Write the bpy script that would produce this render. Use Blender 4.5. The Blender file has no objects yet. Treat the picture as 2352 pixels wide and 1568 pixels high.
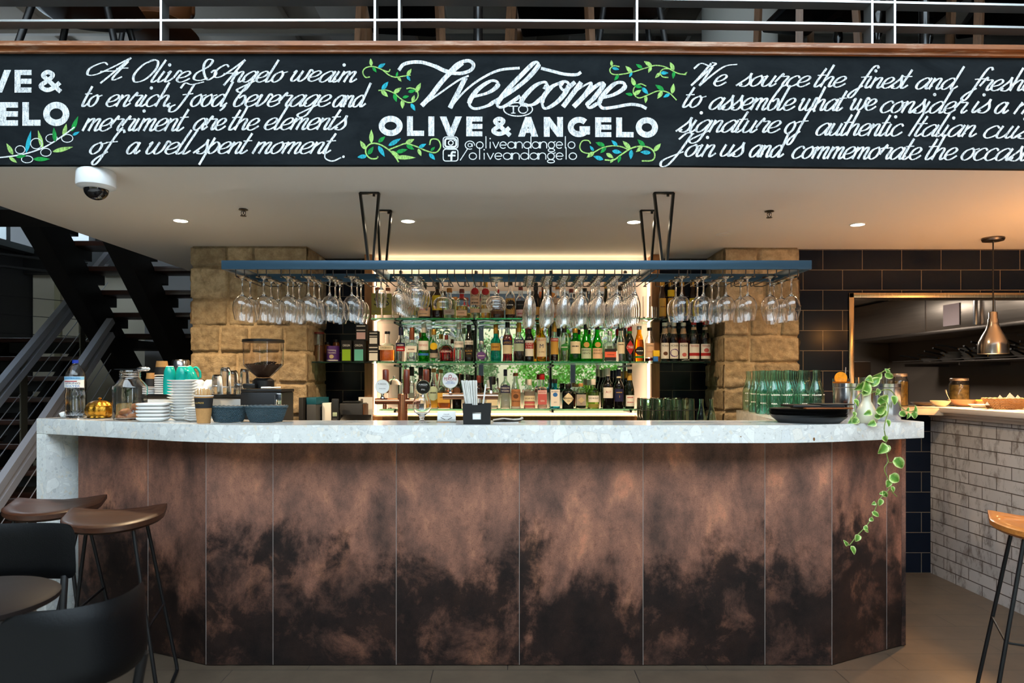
import bpy, bmesh, math, random
from mathutils import Vector, Matrix, noise as mnoise

SC = bpy.context.scene
COL = SC.collection
PI = math.pi
RND = random.Random(7)

# ------------------------------------------------------------------ camera, sky, sun, exposure
F, CX, CY, HC = 1568.0, 1166.0, 872.0, 1.30       # focal length in px, vanishing point, eye height
cam_d = bpy.data.cameras.new('camera')
cam_d.sensor_width = 36.0
cam_d.lens = 24.0
cam_d.shift_x = (1176.0 - CX) / 2352.0
cam_d.shift_y = (CY - 784.0) / 2352.0
cam_d.clip_start = 0.05
cam_d.dof.use_dof = True
cam_d.dof.focus_distance = 3.5
cam_d.dof.aperture_fstop = 4.0
cam = bpy.data.objects.new('camera', cam_d)
cam.location = (0, 0, HC)
cam.rotation_euler = (PI / 2, 0, 0)
COL.objects.link(cam)
SC.camera = cam

world = bpy.data.worlds.new('sky')
SC.world = world
world.use_nodes = True
wn = world.node_tree.nodes['Background']
wn.inputs[0].default_value = (0.72, 0.88, 1.0, 1)
wn.inputs[1].default_value = 8.0


SC.view_settings.view_transform = 'Standard'
SC.view_settings.look = 'None'
SC.view_settings.gamma = 1.0
SC.view_settings.exposure = 0.0
SC.view_settings.use_curve_mapping = False
SC.cycles.max_bounces = 40
SC.cycles.diffuse_bounces = 4
SC.cycles.glossy_bounces = 5
SC.cycles.transmission_bounces = 36
SC.cycles.sample_clamp_indirect = 6.0
SC.cycles.blur_glossy = 0.6
SC.cycles.caustics_reflective = False

# ------------------------------------------------------------------ helpers
def WX(px, D): return (px - CX) / F * D
def WZ(py, D): return HC - (py - CY) / F * D
def WP(px, py, D): return Vector((WX(px, D), D, WZ(py, D)))
def s2l(v):
    v /= 255.0
    return v / 12.92 if v <= 0.04045 else ((v + 0.055) / 1.055) ** 2.4
def rgb(r, g, b): return (s2l(r), s2l(g), s2l(b), 1.0)

def tag(o, label=None, cat=None, group=None, kind=None):
    if label: o['label'] = label
    if cat: o['category'] = cat
    if group: o['group'] = group
    if kind: o['kind'] = kind
    return o

def empty(name, loc, label=None, cat=None, group=None, rz=0.0):
    o = bpy.data.objects.new(name, None)
    o.empty_display_size = 0.05
    o.location = loc
    o.rotation_euler = (0, 0, rz)
    COL.objects.link(o)
    return tag(o, label, cat, group)

def copy_tree(o, parent=None):
    c = o.copy()
    COL.objects.link(c)
    if parent is not None:
        c.parent = parent
    for ch in list(o.children):
        copy_tree(ch, c)
    return c

class MB:
    """collects shapes into one bmesh"""
    def __init__(s):
        s.bm = bmesh.new(); s.mi = 0
    def face(s, vs, smooth=False):
        try:
            f = s.bm.faces.new(vs)
            f.material_index = s.mi; f.smooth = smooth
            return f
        except ValueError:
            return None
    def box(s, x0, x1, y0, y1, z0, z1, b=0.0, M=None):
        co = [(x, y, z) for x in (x0, x1) for y in (y0, y1) for z in (z0, z1)]
        v = [s.bm.verts.new(c) for c in co]
        fs = [s.face([v[i] for i in q]) for q in ((0,1,3,2),(4,6,7,5),(0,4,5,1),(2,3,7,6),(0,2,6,4),(1,5,7,3))]
        if b > 0:
            es = list({e for f in fs for e in f.edges})
            r = bmesh.ops.bevel(s.bm, geom=es, offset=b, segments=2, profile=0.5, affect='EDGES')
            for f in r['faces']: f.material_index = s.mi
            v = list({w for f in r['faces'] for w in f.verts} | {w for w in v if w.is_valid})
        if M is not None:
            for w in v: w.co = M @ w.co
        return s
    def obox(s, p, q, w, h, up=Vector((0, 0, 1)), b=0.0):
        """bar from p to q with section w (sideways) x h (up)"""
        p, q = Vector(p), Vector(q)
        d = (q - p); L = d.length; d.normalize()
        side = d.cross(up)
        if side.length < 1e-5: side = d.cross(Vector((0, 1, 0)))
        side.normalize(); u = side.cross(d)
        M = Matrix((( d.x, side.x, u.x, p.x), (d.y, side.y, u.y, p.y), (d.z, side.z, u.z, p.z), (0, 0, 0, 1)))
        return s.box(0, L, -w/2, w/2, -h/2, h/2, b, M)
    def tube(s, pts, r, seg=8, cap=True, closed=False):
        pts = [Vector(p) for p in pts]
        rs = r if isinstance(r, (list, tuple)) else [r] * len(pts)
        n = len(pts); rings = []
        ref = None
        for i, p in enumerate(pts):
            if closed: t = pts[(i+1) % n] - pts[i-1]
            else: t = pts[min(i+1, n-1)] - pts[max(i-1, 0)]
            if t.length < 1e-9: t = Vector((0, 0, 1))
            t.normalize()
            if ref is None or abs(ref.dot(t)) > 0.98:
                ref = Vector((0, 0, 1)) if abs(t.z) < 0.9 else Vector((1, 0, 0))
            a = t.cross(ref).normalized(); b = t.cross(a); ref = -b if False else ref
            rings.append([s.bm.verts.new(p + (a*math.cos(2*PI*k/seg) + b*math.sin(2*PI*k/seg))*rs[i]) for k in range(seg)])
        m = n if closed else n - 1
        for i in range(m):
            A, B = rings[i], rings[(i+1) % n]
            for k in range(seg):
                s.face([A[k], A[(k+1) % seg], B[(k+1) % seg], B[k]], True)
        if cap and not closed:
            s.face(rings[0]); s.face(rings[-1][::-1])
        return s
    def lathe(s, prof, c=(0, 0, 0), seg=24, sup=None, M=None, ratio=1.0):
        """prof: list of (r, z[, mi]); sup: superellipse exponent per ring or None"""
        rings = []
        for i, p in enumerate(prof):
            r, z = p[0], p[1]
            if r <= 1e-6:
                co = Vector((c[0], c[1], c[2] + z))
                rings.append([s.bm.verts.new(M @ co if M else co)]); continue
            ring = []
            e = sup[i] if sup else 2.0
            for k in range(seg):
                t = 2*PI*(k + 0.5)/seg
                ct, st = math.cos(t), math.sin(t)
                if e != 2.0:
                    q = (abs(ct)**e + abs(st)**e) ** (-1.0/e)
                else: q = 1.0
                yr = ratio if e > 2.4 or ratio == 1.0 else ratio + (1-ratio)*0.8
                co = Vector((c[0] + r*q*ct, c[1] + r*q*st*yr, c[2] + z))
                ring.append(s.bm.verts.new(M @ co if M else co))
            rings.append(ring)
        for i in range(len(rings)-1):
            A, B = rings[i], rings[i+1]
            if len(A) == 1 and len(B) == 1: continue
            for k in range(seg):
                k2 = (k+1) % seg
                if len(A) == 1: s.face([A[0], B[k2], B[k]], True)
                elif len(B) == 1: s.face([A[k], A[k2], B[0]], True)
                else: s.face([A[k], A[k2], B[k2], B[k]], True)
        return s
    def cyl(s, c, r, h, seg=24, r2=None):
        r2 = r if r2 is None else r2
        A = [s.bm.verts.new((c[0]+r*math.cos(2*PI*k/seg), c[1]+r*math.sin(2*PI*k/seg), c[2])) for k in range(seg)]
        B = [s.bm.verts.new((c[0]+r2*math.cos(2*PI*k/seg), c[1]+r2*math.sin(2*PI*k/seg), c[2]+h)) for k in range(seg)]
        for k in range(seg): s.face([A[k], A[(k+1) % seg], B[(k+1) % seg], B[k]], True)
        s.face(A[::-1]); s.face(B)
        return s
    def prism(s, poly, z0, z1, b=0.0):
        A = [s.bm.verts.new((p[0], p[1], z0)) for p in poly]
        B = [s.bm.verts.new((p[0], p[1], z1)) for p in poly]
        n = len(poly); fs = []
        for k in range(n): fs.append(s.face([A[k], A[(k+1) % n], B[(k+1) % n], B[k]]))
        fs.append(s.face(A[::-1])); fs.append(s.face(B))
        if b > 0:
            es = [e for e in fs[-1].edges] + [e for e in fs[-2].edges]
            r = bmesh.ops.bevel(s.bm, geom=es, offset=b, segments=2, profile=0.5, affect='EDGES')
            for f in r['faces']: f.material_index = s.mi
        return s
    def poly3(s, pts, n, t):
        """flat outline pts (3d) thickened by t along n"""
        n = Vector(n)
        A = [s.bm.verts.new(Vector(p)) for p in pts]; B = [s.bm.verts.new(Vector(p) + n*t) for p in pts]
        k = len(pts)
        s.face(A[::-1]); s.face(B)
        for i in range(k): s.face([A[i], A[(i+1) % k], B[(i+1) % k], B[i]])
        return s
    def add_mesh(s, me, fn=None):
        off = len(s.bm.verts)
        vs = [s.bm.verts.new(fn(v.co) if fn else v.co) for v in me.vertices]
        for p in me.polygons: s.face([vs[i] for i in p.vertices])
        return s
    def ball(s, c, rx, ry=None, rz=None, seg=12, M=None):
        ry = ry or rx; rz = rz or rx
        n = max(5, seg//2 + 1)
        prof = [(math.sin(PI*i/n), -math.cos(PI*i/n)) for i in range(n+1)]
        prof[0] = (0, -1); prof[-1] = (0, 1)
        MM = Matrix.Translation(c) @ (M or Matrix.Identity(4)) @ Matrix.Diagonal((rx, ry, rz, 1))
        return s.lathe(prof, seg=seg, M=MM)
    def mesh(s, name, mats, fix=True):
        if fix: bmesh.ops.recalc_face_normals(s.bm, faces=s.bm.faces)
        me = bpy.data.meshes.new(name)
        s.bm.to_mesh(me); s.bm.free()
        me.set_sharp_from_angle(angle=math.radians(40))
        for m in (mats if isinstance(mats, (list, tuple)) else [mats]): me.materials.append(m)
        return me
    def build(s, name, mats, parent=None, loc=None, fix=True):
        o = bpy.data.objects.new(name, s.mesh(name, mats, fix))
        COL.objects.link(o)
        if parent is not None: o.parent = parent
        if loc is not None: o.location = loc
        return o

def place(name, me, parent=None, loc=(0, 0, 0)):
    o = bpy.data.objects.new(name, me)
    COL.objects.link(o)
    o.parent = parent
    o.location = loc
    return o

def catmull(pts, sub=6, closed=False):
    out = []; n = len(pts)
    P = [Vector(p) for p in pts]
    if n < 3: return P
    rng = n if closed else n-1
    for i in range(rng):
        p0 = P[i-1] if (i > 0 or closed) else P[0]*2 - P[1]
        p1 = P[i]; p2 = P[(i+1) % n]
        p3 = P[(i+2) % n] if (i+2 < n or closed) else P[-1]*2 - P[-2]
        for k in range(sub):
            t = k/sub
            out.append(0.5*((2*p1) + (p2-p0)*t + (2*p0-5*p1+4*p2-p3)*t*t + (3*p1-p0-3*p2+p3)*t**3))
    if not closed: out.append(P[-1])
    return out

_txt = {}
def text_mesh(t):
    """flat mesh of a word, unit cap height, centred on x, baseline at y=0"""
    if t in _txt: return _txt[t]
    cu = bpy.data.curves.new('word', 'FONT')
    cu.body = t; cu.size = 1.0; cu.resolution_u = 2
    o = bpy.data.objects.new('word', cu)
    COL.objects.link(o)
    bpy.context.view_layer.update()
    me = bpy.data.meshes.new_from_object(o.evaluated_get(bpy.context.evaluated_depsgraph_get()))
    bpy.data.objects.remove(o); bpy.data.curves.remove(cu)
    xs = [v.co.x for v in me.vertices] or [0]
    mx = (min(xs)+max(xs))/2
    for v in me.vertices: v.co = Vector(((v.co.x-mx)/0.73, v.co.y/0.73, 0))
    w = (max(xs)-min(xs))/0.73
    _txt[t] = (me, w)
    return _txt[t]

# ------------------------------------------------------------------ materials
def nodes(name):
    m = bpy.data.materials.new(name); m.use_nodes = True
    nt = m.node_tree
    return m, nt, nt.nodes['Principled BSDF']
def setp(b, color=None, rough=None, metal=None, spec=None, trans=None, ior=None, emit=None, estr=None, coat=None):
    I = b.inputs
    if color is not None: I['Base Color'].default_value = color
    if rough is not None: I['Roughness'].default_value = rough
    if metal is not None: I['Metallic'].default_value = metal
    if spec is not None: I['Specular IOR Level'].default_value = spec
    if trans is not None: I['Transmission Weight'].default_value = trans
    if ior is not None: I['IOR'].default_value = ior
    if coat is not None: I['Coat Weight'].default_value = coat
    if emit is not None:
        I['Emission Color'].default_value = emit; I['Emission Strength'].default_value = estr
_mc = {}
def M_(name, color, rough=0.5, metal=0.0, spec=0.5, trans=0.0, ior=1.45, emit=None, estr=0.0, coat=None, bump=0.0, bscale=60.0, var=0.0):
    if name in _mc: return _mc[name]
    m, nt, b = nodes(name)
    setp(b, color, rough, metal, spec, trans, ior, emit, estr, coat)
    if bump or var:
        tc = nt.nodes.new('ShaderNodeTexCoord'); nz = nt.nodes.new('ShaderNodeTexNoise')
        nz.inputs['Scale'].default_value = bscale; nz.inputs['Detail'].default_value = 4
        nt.links.new(tc.outputs['Object'], nz.inputs['Vector'])
        if bump:
            bp = nt.nodes.new('ShaderNodeBump'); bp.inputs['Strength'].default_value = bump; bp.inputs['Distance'].default_value = 0.004
            nt.links.new(nz.outputs['Fac'], bp.inputs['Height']); nt.links.new(bp.outputs['Normal'], b.inputs['Normal'])
        if var:
            mr = nt.nodes.new('ShaderNodeMapRange')
            mr.inputs['To Min'].default_value = 1-var; mr.inputs['To Max'].default_value = 1+var
            mr.inputs['From Min'].default_value = 0.3; mr.inputs['From Max'].default_value = 0.7
            mx = nt.nodes.new('ShaderNodeVectorMath'); mx.operation = 'SCALE'
            mx.inputs[0].default_value = color[:3]
            nt.links.new(nz.outputs['Fac'], mr.inputs['Value']); nt.links.new(mr.outputs['Result'], mx.inputs['Scale'])
            nt.links.new(mx.outputs[0], b.inputs['Base Color'])
    _mc[name] = m
    return m

class NT:
    """tiny node-graph builder"""
    def __init__(s, name):
        s.m, s.nt, s.b = nodes(name); s.N = s.nt.nodes
    def n(s, t, **kw):
        x = s.N.new('ShaderNode' + t)
        for k, v in kw.items():
            if hasattr(x, k): setattr(x, k, v)
            else: x.inputs[k.replace('_', ' ')].default_value = v
        return x
    def l(s, a, b): s.nt.links.new(a, b)
    def coord(s, scale=(1, 1, 1), loc=(0, 0, 0), rot=(0, 0, 0)):
        tc = s.n('TexCoord'); mp = s.n('Mapping')
        mp.inputs['Scale'].default_value = scale; mp.inputs['Location'].default_value = loc; mp.inputs['Rotation'].default_value = rot
        s.l(tc.outputs['Object'], mp.inputs['Vector'])
        return mp.outputs['Vector']
    def noise(s, vec, scale, detail=4, rough=0.55, dist=0.0):
        x = s.n('TexNoise'); x.inputs['Scale'].default_value = scale; x.inputs['Detail'].default_value = detail
        x.inputs['Roughness'].default_value = rough; x.inputs['Distortion'].default_value = dist
        s.l(vec, x.inputs['Vector']); return x.outputs['Fac']
    def ramp(s, fac, stops, interp='LINEAR'):
        x = s.n('ValToRGB'); r = x.color_ramp; r.interpolation = interp
        while len(r.elements) < len(stops): r.elements.new(0.5)
        for e, (p, c) in zip(r.elements, stops): e.position = p; e.color = c
        s.l(fac, x.inputs['Fac']); return x.outputs['Color']
    def math(s, op, a, b=0.0, clamp=False):
        x = s.n('Math'); x.operation = op; x.use_clamp = clamp
        for i, v in enumerate((a, b)):
            if hasattr(v, 'node'): s.l(v, x.inputs[i])
            else: x.inputs[i].default_value = v
        return x.outputs[0]
    def mix(s, fac, a, b, blend='MIX'):
        x = s.n('Mix'); x.data_type = 'RGBA'; x.blend_type = blend
        ins = [x.inputs[0], x.inputs[6], x.inputs[7]]
        for i, v in zip(ins, (fac, a, b)):
            if hasattr(v, 'node'): s.l(v, i)
            else: i.default_value = v
        return x.outputs[2]
    def sep(s, vec):
        x = s.n('SeparateXYZ'); s.l(vec, x.inputs[0]); return x.outputs
    def comb(s, x, y, z):
        c = s.n('CombineXYZ')
        for i, v in enumerate((x, y, z)):
            if hasattr(v, 'node'): s.l(v, c.inputs[i])
            else: c.inputs[i].default_value = v
        return c.outputs[0]
    def color(s, c): s.l(c, s.b.inputs['Base Color'])
    def rough(s, v):
        if hasattr(v, 'node'): s.l(v, s.b.inputs['Roughness'])
        else: s.b.inputs['Roughness'].default_value = v
    def bump(s, h, strength=0.3, dist=0.01):
        x = s.n('Bump'); x.inputs['Strength'].default_value = strength; x.inputs['Distance'].default_value = dist
        s.l(h, x.inputs['Height']); s.l(x.outputs['Normal'], s.b.inputs['Normal'])

def mat_terrazzo():
    g = NT('terrazzo'); v = g.coord()
    nz = g.n('TexNoise'); nz.inputs['Scale'].default_value = 7; g.l(v, nz.inputs['Vector'])
    sc = g.n('VectorMath'); sc.operation = 'SCALE'; sc.inputs['Scale'].default_value = 0.05
    d = g.n('VectorMath'); d.operation = 'ADD'
    g.l(nz.outputs['Color'], sc.inputs[0]); g.l(v, d.inputs[0]); g.l(sc.outputs[0], d.inputs[1])
    c = g.mix(g.noise(v, 26, 6, 0.75), rgb(206,208,206), rgb(240,240,237))
    def chips(c, scale, cut, gap, k, stops, line):
        vo = g.n('TexVoronoi'); vo.inputs['Scale'].default_value = scale; g.l(d.outputs[0], vo.inputs['Vector'])
        ve = g.n('TexVoronoi'); ve.feature = 'DISTANCE_TO_EDGE'; ve.inputs['Scale'].default_value = scale; g.l(d.outputs[0], ve.inputs['Vector'])
        h = g.sep(vo.outputs['Color'])
        e = g.math('ADD', ve.outputs['Distance'], g.math('MULTIPLY', h[2], -0.16))
        on = g.math('GREATER_THAN', h[1], cut)
        ch = g.math('MULTIPLY', g.math('GREATER_THAN', e, gap), on)
        c = g.mix(g.math('MULTIPLY', ch, k), c, g.ramp(h[0], stops, 'CONSTANT'))
        ln = g.math('MULTIPLY', g.math('MULTIPLY', g.math('GREATER_THAN', e, gap), g.math('LESS_THAN', e, gap+0.022)), on)
        return g.mix(g.math('MULTIPLY', ln, line), c, rgb(150,146,138))
    c = chips(c, 60, 0.45, 0.05, 0.55, [(0, rgb(246,246,242)), (0.3, rgb(214,214,210)), (0.55, rgb(236,228,214)), (0.75, rgb(190,192,192)), (0.9, rgb(226,214,192))], 0.15)
    c = chips(c, 17, 0.50, 0.02, 0.6, [(0, rgb(246,247,243)), (0.35, rgb(230,231,228)), (0.55, rgb(242,236,226)), (0.75, rgb(216,219,221)), (0.9, rgb(238,240,240))], 0.30)
    sp = g.noise(v, 150, 3, 0.75)
    c = g.mix(g.math('MULTIPLY', g.math('GREATER_THAN', sp, 0.64), 0.4), c, rgb(140,132,122))
    v2 = g.n('TexVoronoi'); v2.inputs['Scale'].default_value = 30; g.l(d.outputs[0], v2.inputs['Vector'])
    h2 = g.sep(v2.outputs['Color'])
    c = g.mix(g.math('MULTIPLY', g.math('LESS_THAN', v2.outputs['Distance'], 0.20), g.math('GREATER_THAN', h2[2], 0.965)), c, rgb(128,92,56))
    g.color(c); g.rough(0.12)
    return g.m
def mat_copper():
    g = NT('copper_patina'); v = g.coord()
    oi = g.n('ObjectInfo')
    rnd = g.math('MULTIPLY', oi.outputs['Random'], 13.0)
    tc = g.n('TexCoord'); s = g.sep(tc.outputs['Object'])
    vec = g.comb(g.math('ADD', s[0], rnd), s[1], g.math('ADD', s[2], rnd))
    vs = g.comb(g.math('MULTIPLY', g.math('ADD', s[0], rnd), 1.0), s[1], g.math('MULTIPLY', s[2], 0.55))
    n1 = g.noise(vs, 2.6, 8, 0.66, 0.25)
    n2 = g.noise(vec, 14, 6, 0.7)
    n3 = g.noise(vec, 190, 5, 0.75)
    n4 = g.noise(vs, 6.5, 5, 0.6, 0.2)
    cop = g.ramp(n4, [(0.30, rgb(92,72,65)), (0.45, rgb(136,101,88)), (0.58, rgb(168,121,102)), (0.72, rgb(216,156,124))])
    # dark patina: low parts, with its own ragged outline
    zz = g.math('ADD', s[2], g.math('MULTIPLY', g.math('SUBTRACT', n1, 0.5), 1.75))
    zz = g.math('ADD', zz, g.math('MULTIPLY', g.math('SUBTRACT', n2, 0.5), 0.42))
    fac = g.n('MapRange'); fac.interpolation_type = 'SMOOTHSTEP'
    fac.inputs['From Min'].default_value = 0.66; fac.inputs['From Max'].default_value = 0.36
    g.l(zz, fac.inputs['Value'])
    dk = g.ramp(n2, [(0.35, rgb(15,15,18)), (0.75, rgb(44,36,35))])
    n6 = g.noise(vec, 5.0, 7, 0.7, 0.3)
    patch = g.ramp(n6, [(0.34, (0.5, 0.5, 0.5, 1)), (0.50, (1, 1, 1, 1))])
    c = g.mix(g.math('MULTIPLY', g.math('MULTIPLY', fac.outputs[0], patch), 0.95), cop, dk)
    c = g.mix(0.42, c, g.ramp(n3, [(0.35, (0.0, 0.0, 0.0, 1)), (0.65, rgb(190,160,140))]), 'OVERLAY')
    n5 = g.noise(vec, 40, 8, 0.8)
    c = g.mix(g.math('MULTIPLY', g.ramp(n5, [(0.52, (0, 0, 0, 1)), (0.66, (1, 1, 1, 1))]), 0.35), c, rgb(40,32,30))
    g.color(c); g.b.inputs['Metallic'].default_value = 0.25
    g.rough(0.5); g.b.inputs['Specular IOR Level'].default_value = 0.3
    return g.m
def mat_brick(name, axes, bw, bh, mortar, c1, c2, cm, loc, rough=0.2, stain=False, bias=0.0, off=0.5, spec=0.3):
    g = NT(name); tc = g.n('TexCoord'); s = g.sep(tc.outputs['Object'])
    vec = g.comb(g.math('ADD', s[axes[0]], loc[0]), g.math('ADD', s[axes[1]], loc[1]), 0.0)
    b = g.n('TexBrick'); g.l(vec, b.inputs['Vector'])
    b.offset = off; b.squash = 1.0
    b.inputs['Color1'].default_value = c1; b.inputs['Color2'].default_value = c2; b.inputs['Mortar'].default_value = cm
    b.inputs['Scale'].default_value = 1.0; b.inputs['Mortar Size'].default_value = mortar; b.inputs['Mortar Smooth'].default_value = 0.1
    b.inputs['Brick Width'].default_value = bw; b.inputs['Row Height'].default_value = bh; b.inputs['Bias'].default_value = bias
    c = b.outputs['Color']
    if stain:
        v3 = g.comb(g.math('MULTIPLY', s[axes[0]], 1.0), g.math('MULTIPLY', s[axes[1]], 0.45), 0.0)
        n1 = g.noise(v3, 13, 6, 0.75, 0.4); n2 = g.noise(tc.outputs['Object'], 5, 3)
        c = g.mix(g.math('MULTIPLY', g.ramp(n1, [(0.50, (0, 0, 0, 1)), (0.66, (1, 1, 1, 1))]), 0.8), c, rgb(78,64,54))
        c = g.mix(g.math('MULTIPLY', n2, 0.3), c, rgb(150,140,130))
    g.color(c); g.rough(rough); g.b.inputs['Specular IOR Level'].default_value = spec
    g.bump(g.math('SUBTRACT', 1.0, b.outputs['Fac']), 0.5, 0.003)
    return g.m
def mat_floor():
    g = NT('floor_stone'); tc = g.n('TexCoord'); s = g.sep(tc.outputs['Object'])
    vec = g.comb(s[0], s[1], 0.0)
    b = g.n('TexBrick'); g.l(vec, b.inputs['Vector']); b.offset = 0.37
    b.inputs['Color1'].default_value = rgb(92,78,64); b.inputs['Color2'].default_value = rgb(82,69,57); b.inputs['Mortar'].default_value = rgb(46,40,36)
    b.inputs['Scale'].default_value = 1.0; b.inputs['Mortar Size'].default_value = 0.0022; b.inputs['Brick Width'].default_value = 0.9; b.inputs['Row Height'].default_value = 0.18
    n = g.noise(tc.outputs['Object'], 7, 6, 0.7)
    c = g.mix(0.5, b.outputs['Color'], g.ramp(n, [(0.3, rgb(66,56,46)), (0.7, rgb(100,86,71))]))
    g.color(g.mix(g.math('MULTIPLY', b.outputs['Fac'], 1.0), c, rgb(46,40,36))); g.rough(0.42)
    g.bump(n, 0.08, 0.004)
    return g.m
def mat_wood(name, ca, cb, scale=(1.2, 14, 14), rough=0.4, worn=None, coat=0.0):
    g = NT(name); v = g.coord(scale)
    n = g.noise(v, 4, 6, 0.65, 1.2)
    c = g.ramp(n, [(0.3, ca), (0.7, cb)])
    if worn:
        n2 = g.noise(g.coord((1.5, 8, 18)), 3, 6, 0.75)
        c = g.mix(g.ramp(n2, [(0.52, (0, 0, 0, 1)), (0.66, (0.75, 0.75, 0.75, 1))]), c, worn)
    g.color(c); g.rough(rough); g.b.inputs['Coat Weight'].default_value = coat
    g.bump(n, 0.08, 0.002)
    return g.m
def mat_stone():
    g = NT('sandstone'); tc = g.n('TexCoord')
    at = g.n('Attribute'); at.attribute_name = 'tone'
    n = g.noise(tc.outputs['Object'], 22, 7, 0.72); n2 = g.noise(tc.outputs['Object'], 5, 4, 0.6)
    n3 = g.noise(tc.outputs['Object'], 90, 5, 0.7)
    c = g.ramp(n, [(0.3, rgb(158,142,122)), (0.55, rgb(204,188,164)), (0.75, rgb(224,212,190))])
    c = g.mix(g.ramp(n2, [(0.5, (0, 0, 0, 1)), (0.72, (0.6, 0.6, 0.6, 1))]), c, rgb(146,128,106))
    tone = g.ramp(at.outputs['Fac'], [(0, rgb(206,200,186)), (0.5, rgb(245,236,220)), (0.85, rgb(255,246,228)), (1, rgb(170,164,148))])
    c = g.mix(1.0, c, tone, 'MULTIPLY')
    g.color(c); g.rough(0.85); g.b.inputs['Specular IOR Level'].default_value = 0.2
    g.bump(g.math('ADD', n, g.math('MULTIPLY', n3, 0.5)), 0.9, 0.012)
    return g.m
def mat_chalkboard():
    g = NT('chalkboard'); tc = g.n('TexCoord')
    n = g.noise(g.coord((1, 1, 2.2)), 3.0, 7, 0.75, 0.6)
    g.color(g.ramp(n, [(0.42, rgb(24,28,31)), (0.75, rgb(38,43,46))])); g.rough(0.85)
    g.b.inputs['Specular IOR Level'].default_value = 0.05
    return g.m
def mat_chalk(name, col, lo=0.4):
    g = NT(name); v = g.coord()
    n = g.noise(v, 420, 3, 0.8)
    n2 = g.noise(g.coord((160, 160, 40), rot=(0, 0.6, 0)), 1.0, 3, 0.7)
    f = g.ramp(g.math('ADD', g.math('MULTIPLY', n, 0.55), g.math('MULTIPLY', n2, 0.45)), [(lo, (0.25, 0.25, 0.25, 1)), (lo+0.13, (1, 1, 1, 1))])
    g.color(g.mix(f, rgb(44,50,54), col)); g.rough(0.95); g.b.inputs['Specular IOR Level'].default_value = 0.0
    return g.m
def mat_brushed(name, col, rough=0.3, sc=(2, 2, 160)):
    g = NT(name); n = g.noise(g.coord(sc), 2.0, 4, 0.7)
    g.color(g.ramp(n, [(0.3, tuple(x*0.8 for x in col[:3])+(1,)), (0.7, col)]))
    g.b.inputs['Metallic'].default_value = 1.0
    g.rough(g.math('ADD', g.math('MULTIPLY', n, 0.15), rough-0.07))
    return g.m
def mat_leaf():
    g = NT('variegated_leaf'); at = g.n('Attribute'); at.attribute_name = 'rim'
    n = g.noise(g.coord(), 90, 4, 0.7)
    f = g.math('ADD', at.outputs['Fac'], g.math('MULTIPLY', g.math('SUBTRACT', n, 0.5), 0.9))
    g.color(g.ramp(f, [(0.30, rgb(84,132,44)), (0.58, rgb(140,176,80)), (0.84, rgb(214,226,156))])); g.rough(0.35)
    return g.m

terrazzo = mat_terrazzo(); copper_pat = mat_copper(); stone = mat_stone(); floor_m = mat_floor()
board_m = mat_chalkboard()
chalk_w = mat_chalk('chalk_white', rgb(236,238,240), 0.40)
chalk_thin = mat_chalk('chalk_line', rgb(226,230,232), 0.36)
chalk_lg = mat_chalk('chalk_lime', rgb(170,214,120)); chalk_g = mat_chalk('chalk_green', rgb(40,158,72)); chalk_b = mat_chalk('chalk_cyan', rgb(50,178,198))
tile_navy = mat_brick('navy_tile', (0, 2), 0.2655, 0.136, 0.0019, rgb(22,28,40), rgb(18,24,36), rgb(128,114,98), (0.0, 0.0), rough=0.16, spec=0.12)
white_brick = mat_brick('whitewashed_brick', (1, 2), 0.24, 0.074, 0.003, rgb(196,194,194), rgb(178,176,176), rgb(52,46,44), (0.1, 0.01), rough=0.6, stain=True)
plaster = M_('ceiling_paint', rgb(226,220,212), 0.9, spec=0.2)
dark_paint = M_('dark_paint', rgb(20,20,22), 0.6)
blk = M_('black_metal', rgb(16,16,18), 0.42, spec=0.5)
blk_gloss = M_('black_gloss', rgb(14,14,16), 0.15)
rack_steel = M_('dark_blue_steel', rgb(56,86,108), 0.36, metal=0.4)
hang_steel = M_('blackened_steel', rgb(44,41,38), 0.3, metal=0.7)
steel = mat_brushed('brushed_steel', rgb(200,200,202), 0.28)
steel_v = mat_brushed('polished_steel', rgb(214,214,218), 0.18, (160, 160, 2))
chrome = M_('chrome', rgb(225,225,228), 0.08, metal=1.0)
steel_dk = mat_brushed('dull_steel', rgb(120,112,106), 0.35)
brass = M_('antique_brass', rgb(170,124,44), 0.32, metal=1.0, bump=0.6, bscale=120)
copper_pipe = mat_brushed('copper_pipe', rgb(196,134,104), 0.25)
glass = M_('clear_glass', (1, 1, 1, 1), 0.0, trans=1.0, ior=1.45)
teal_glass2 = M_('teal_tumbler_glass', rgb(222,245,240), 0.0, trans=1.0, ior=1.45)
teal_glass = M_('teal_glass', rgb(222,247,241), 0.0, trans=1.0, ior=1.45)
green_edge = M_('shelf_glass', rgb(130,215,180), 0.02, trans=1.0, ior=1.45)
smoke_glass = M_('grey_plastic', rgb(246,242,240), 0.02, trans=1.0, ior=1.3)
mirror_m = M_('mirror', (0.86, 0.9, 0.88, 1), 0.0, metal=1.0)
white_cer = M_('white_ceramic', rgb(240,240,238), 0.18)
teal_cer = M_('teal_ceramic', rgb(22,168,158), 0.15)
cream_cer = M_('cream_ceramic', rgb(214,208,184), 0.2)
paper_w = M_('white_paper', rgb(236,236,234), 0.8)
kraft = M_('kraft_card', rgb(176,130,78), 0.8, var=0.08, bscale=200)
navy_card = M_('black_card', rgb(28,28,30), 0.7)
wood_trim = mat_wood('rail_wood', rgb(112,62,30), rgb(170,102,52), worn=rgb(206,172,146))
wood_seat = mat_wood('walnut', rgb(44,23,14), rgb(78,45,27), (2, 16, 16), 0.4, coat=0.05)
wood_orange = mat_wood('oiled_oak', rgb(170,98,40), rgb(206,132,62), (2, 16, 16), 0.35, coat=0.2)
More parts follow.
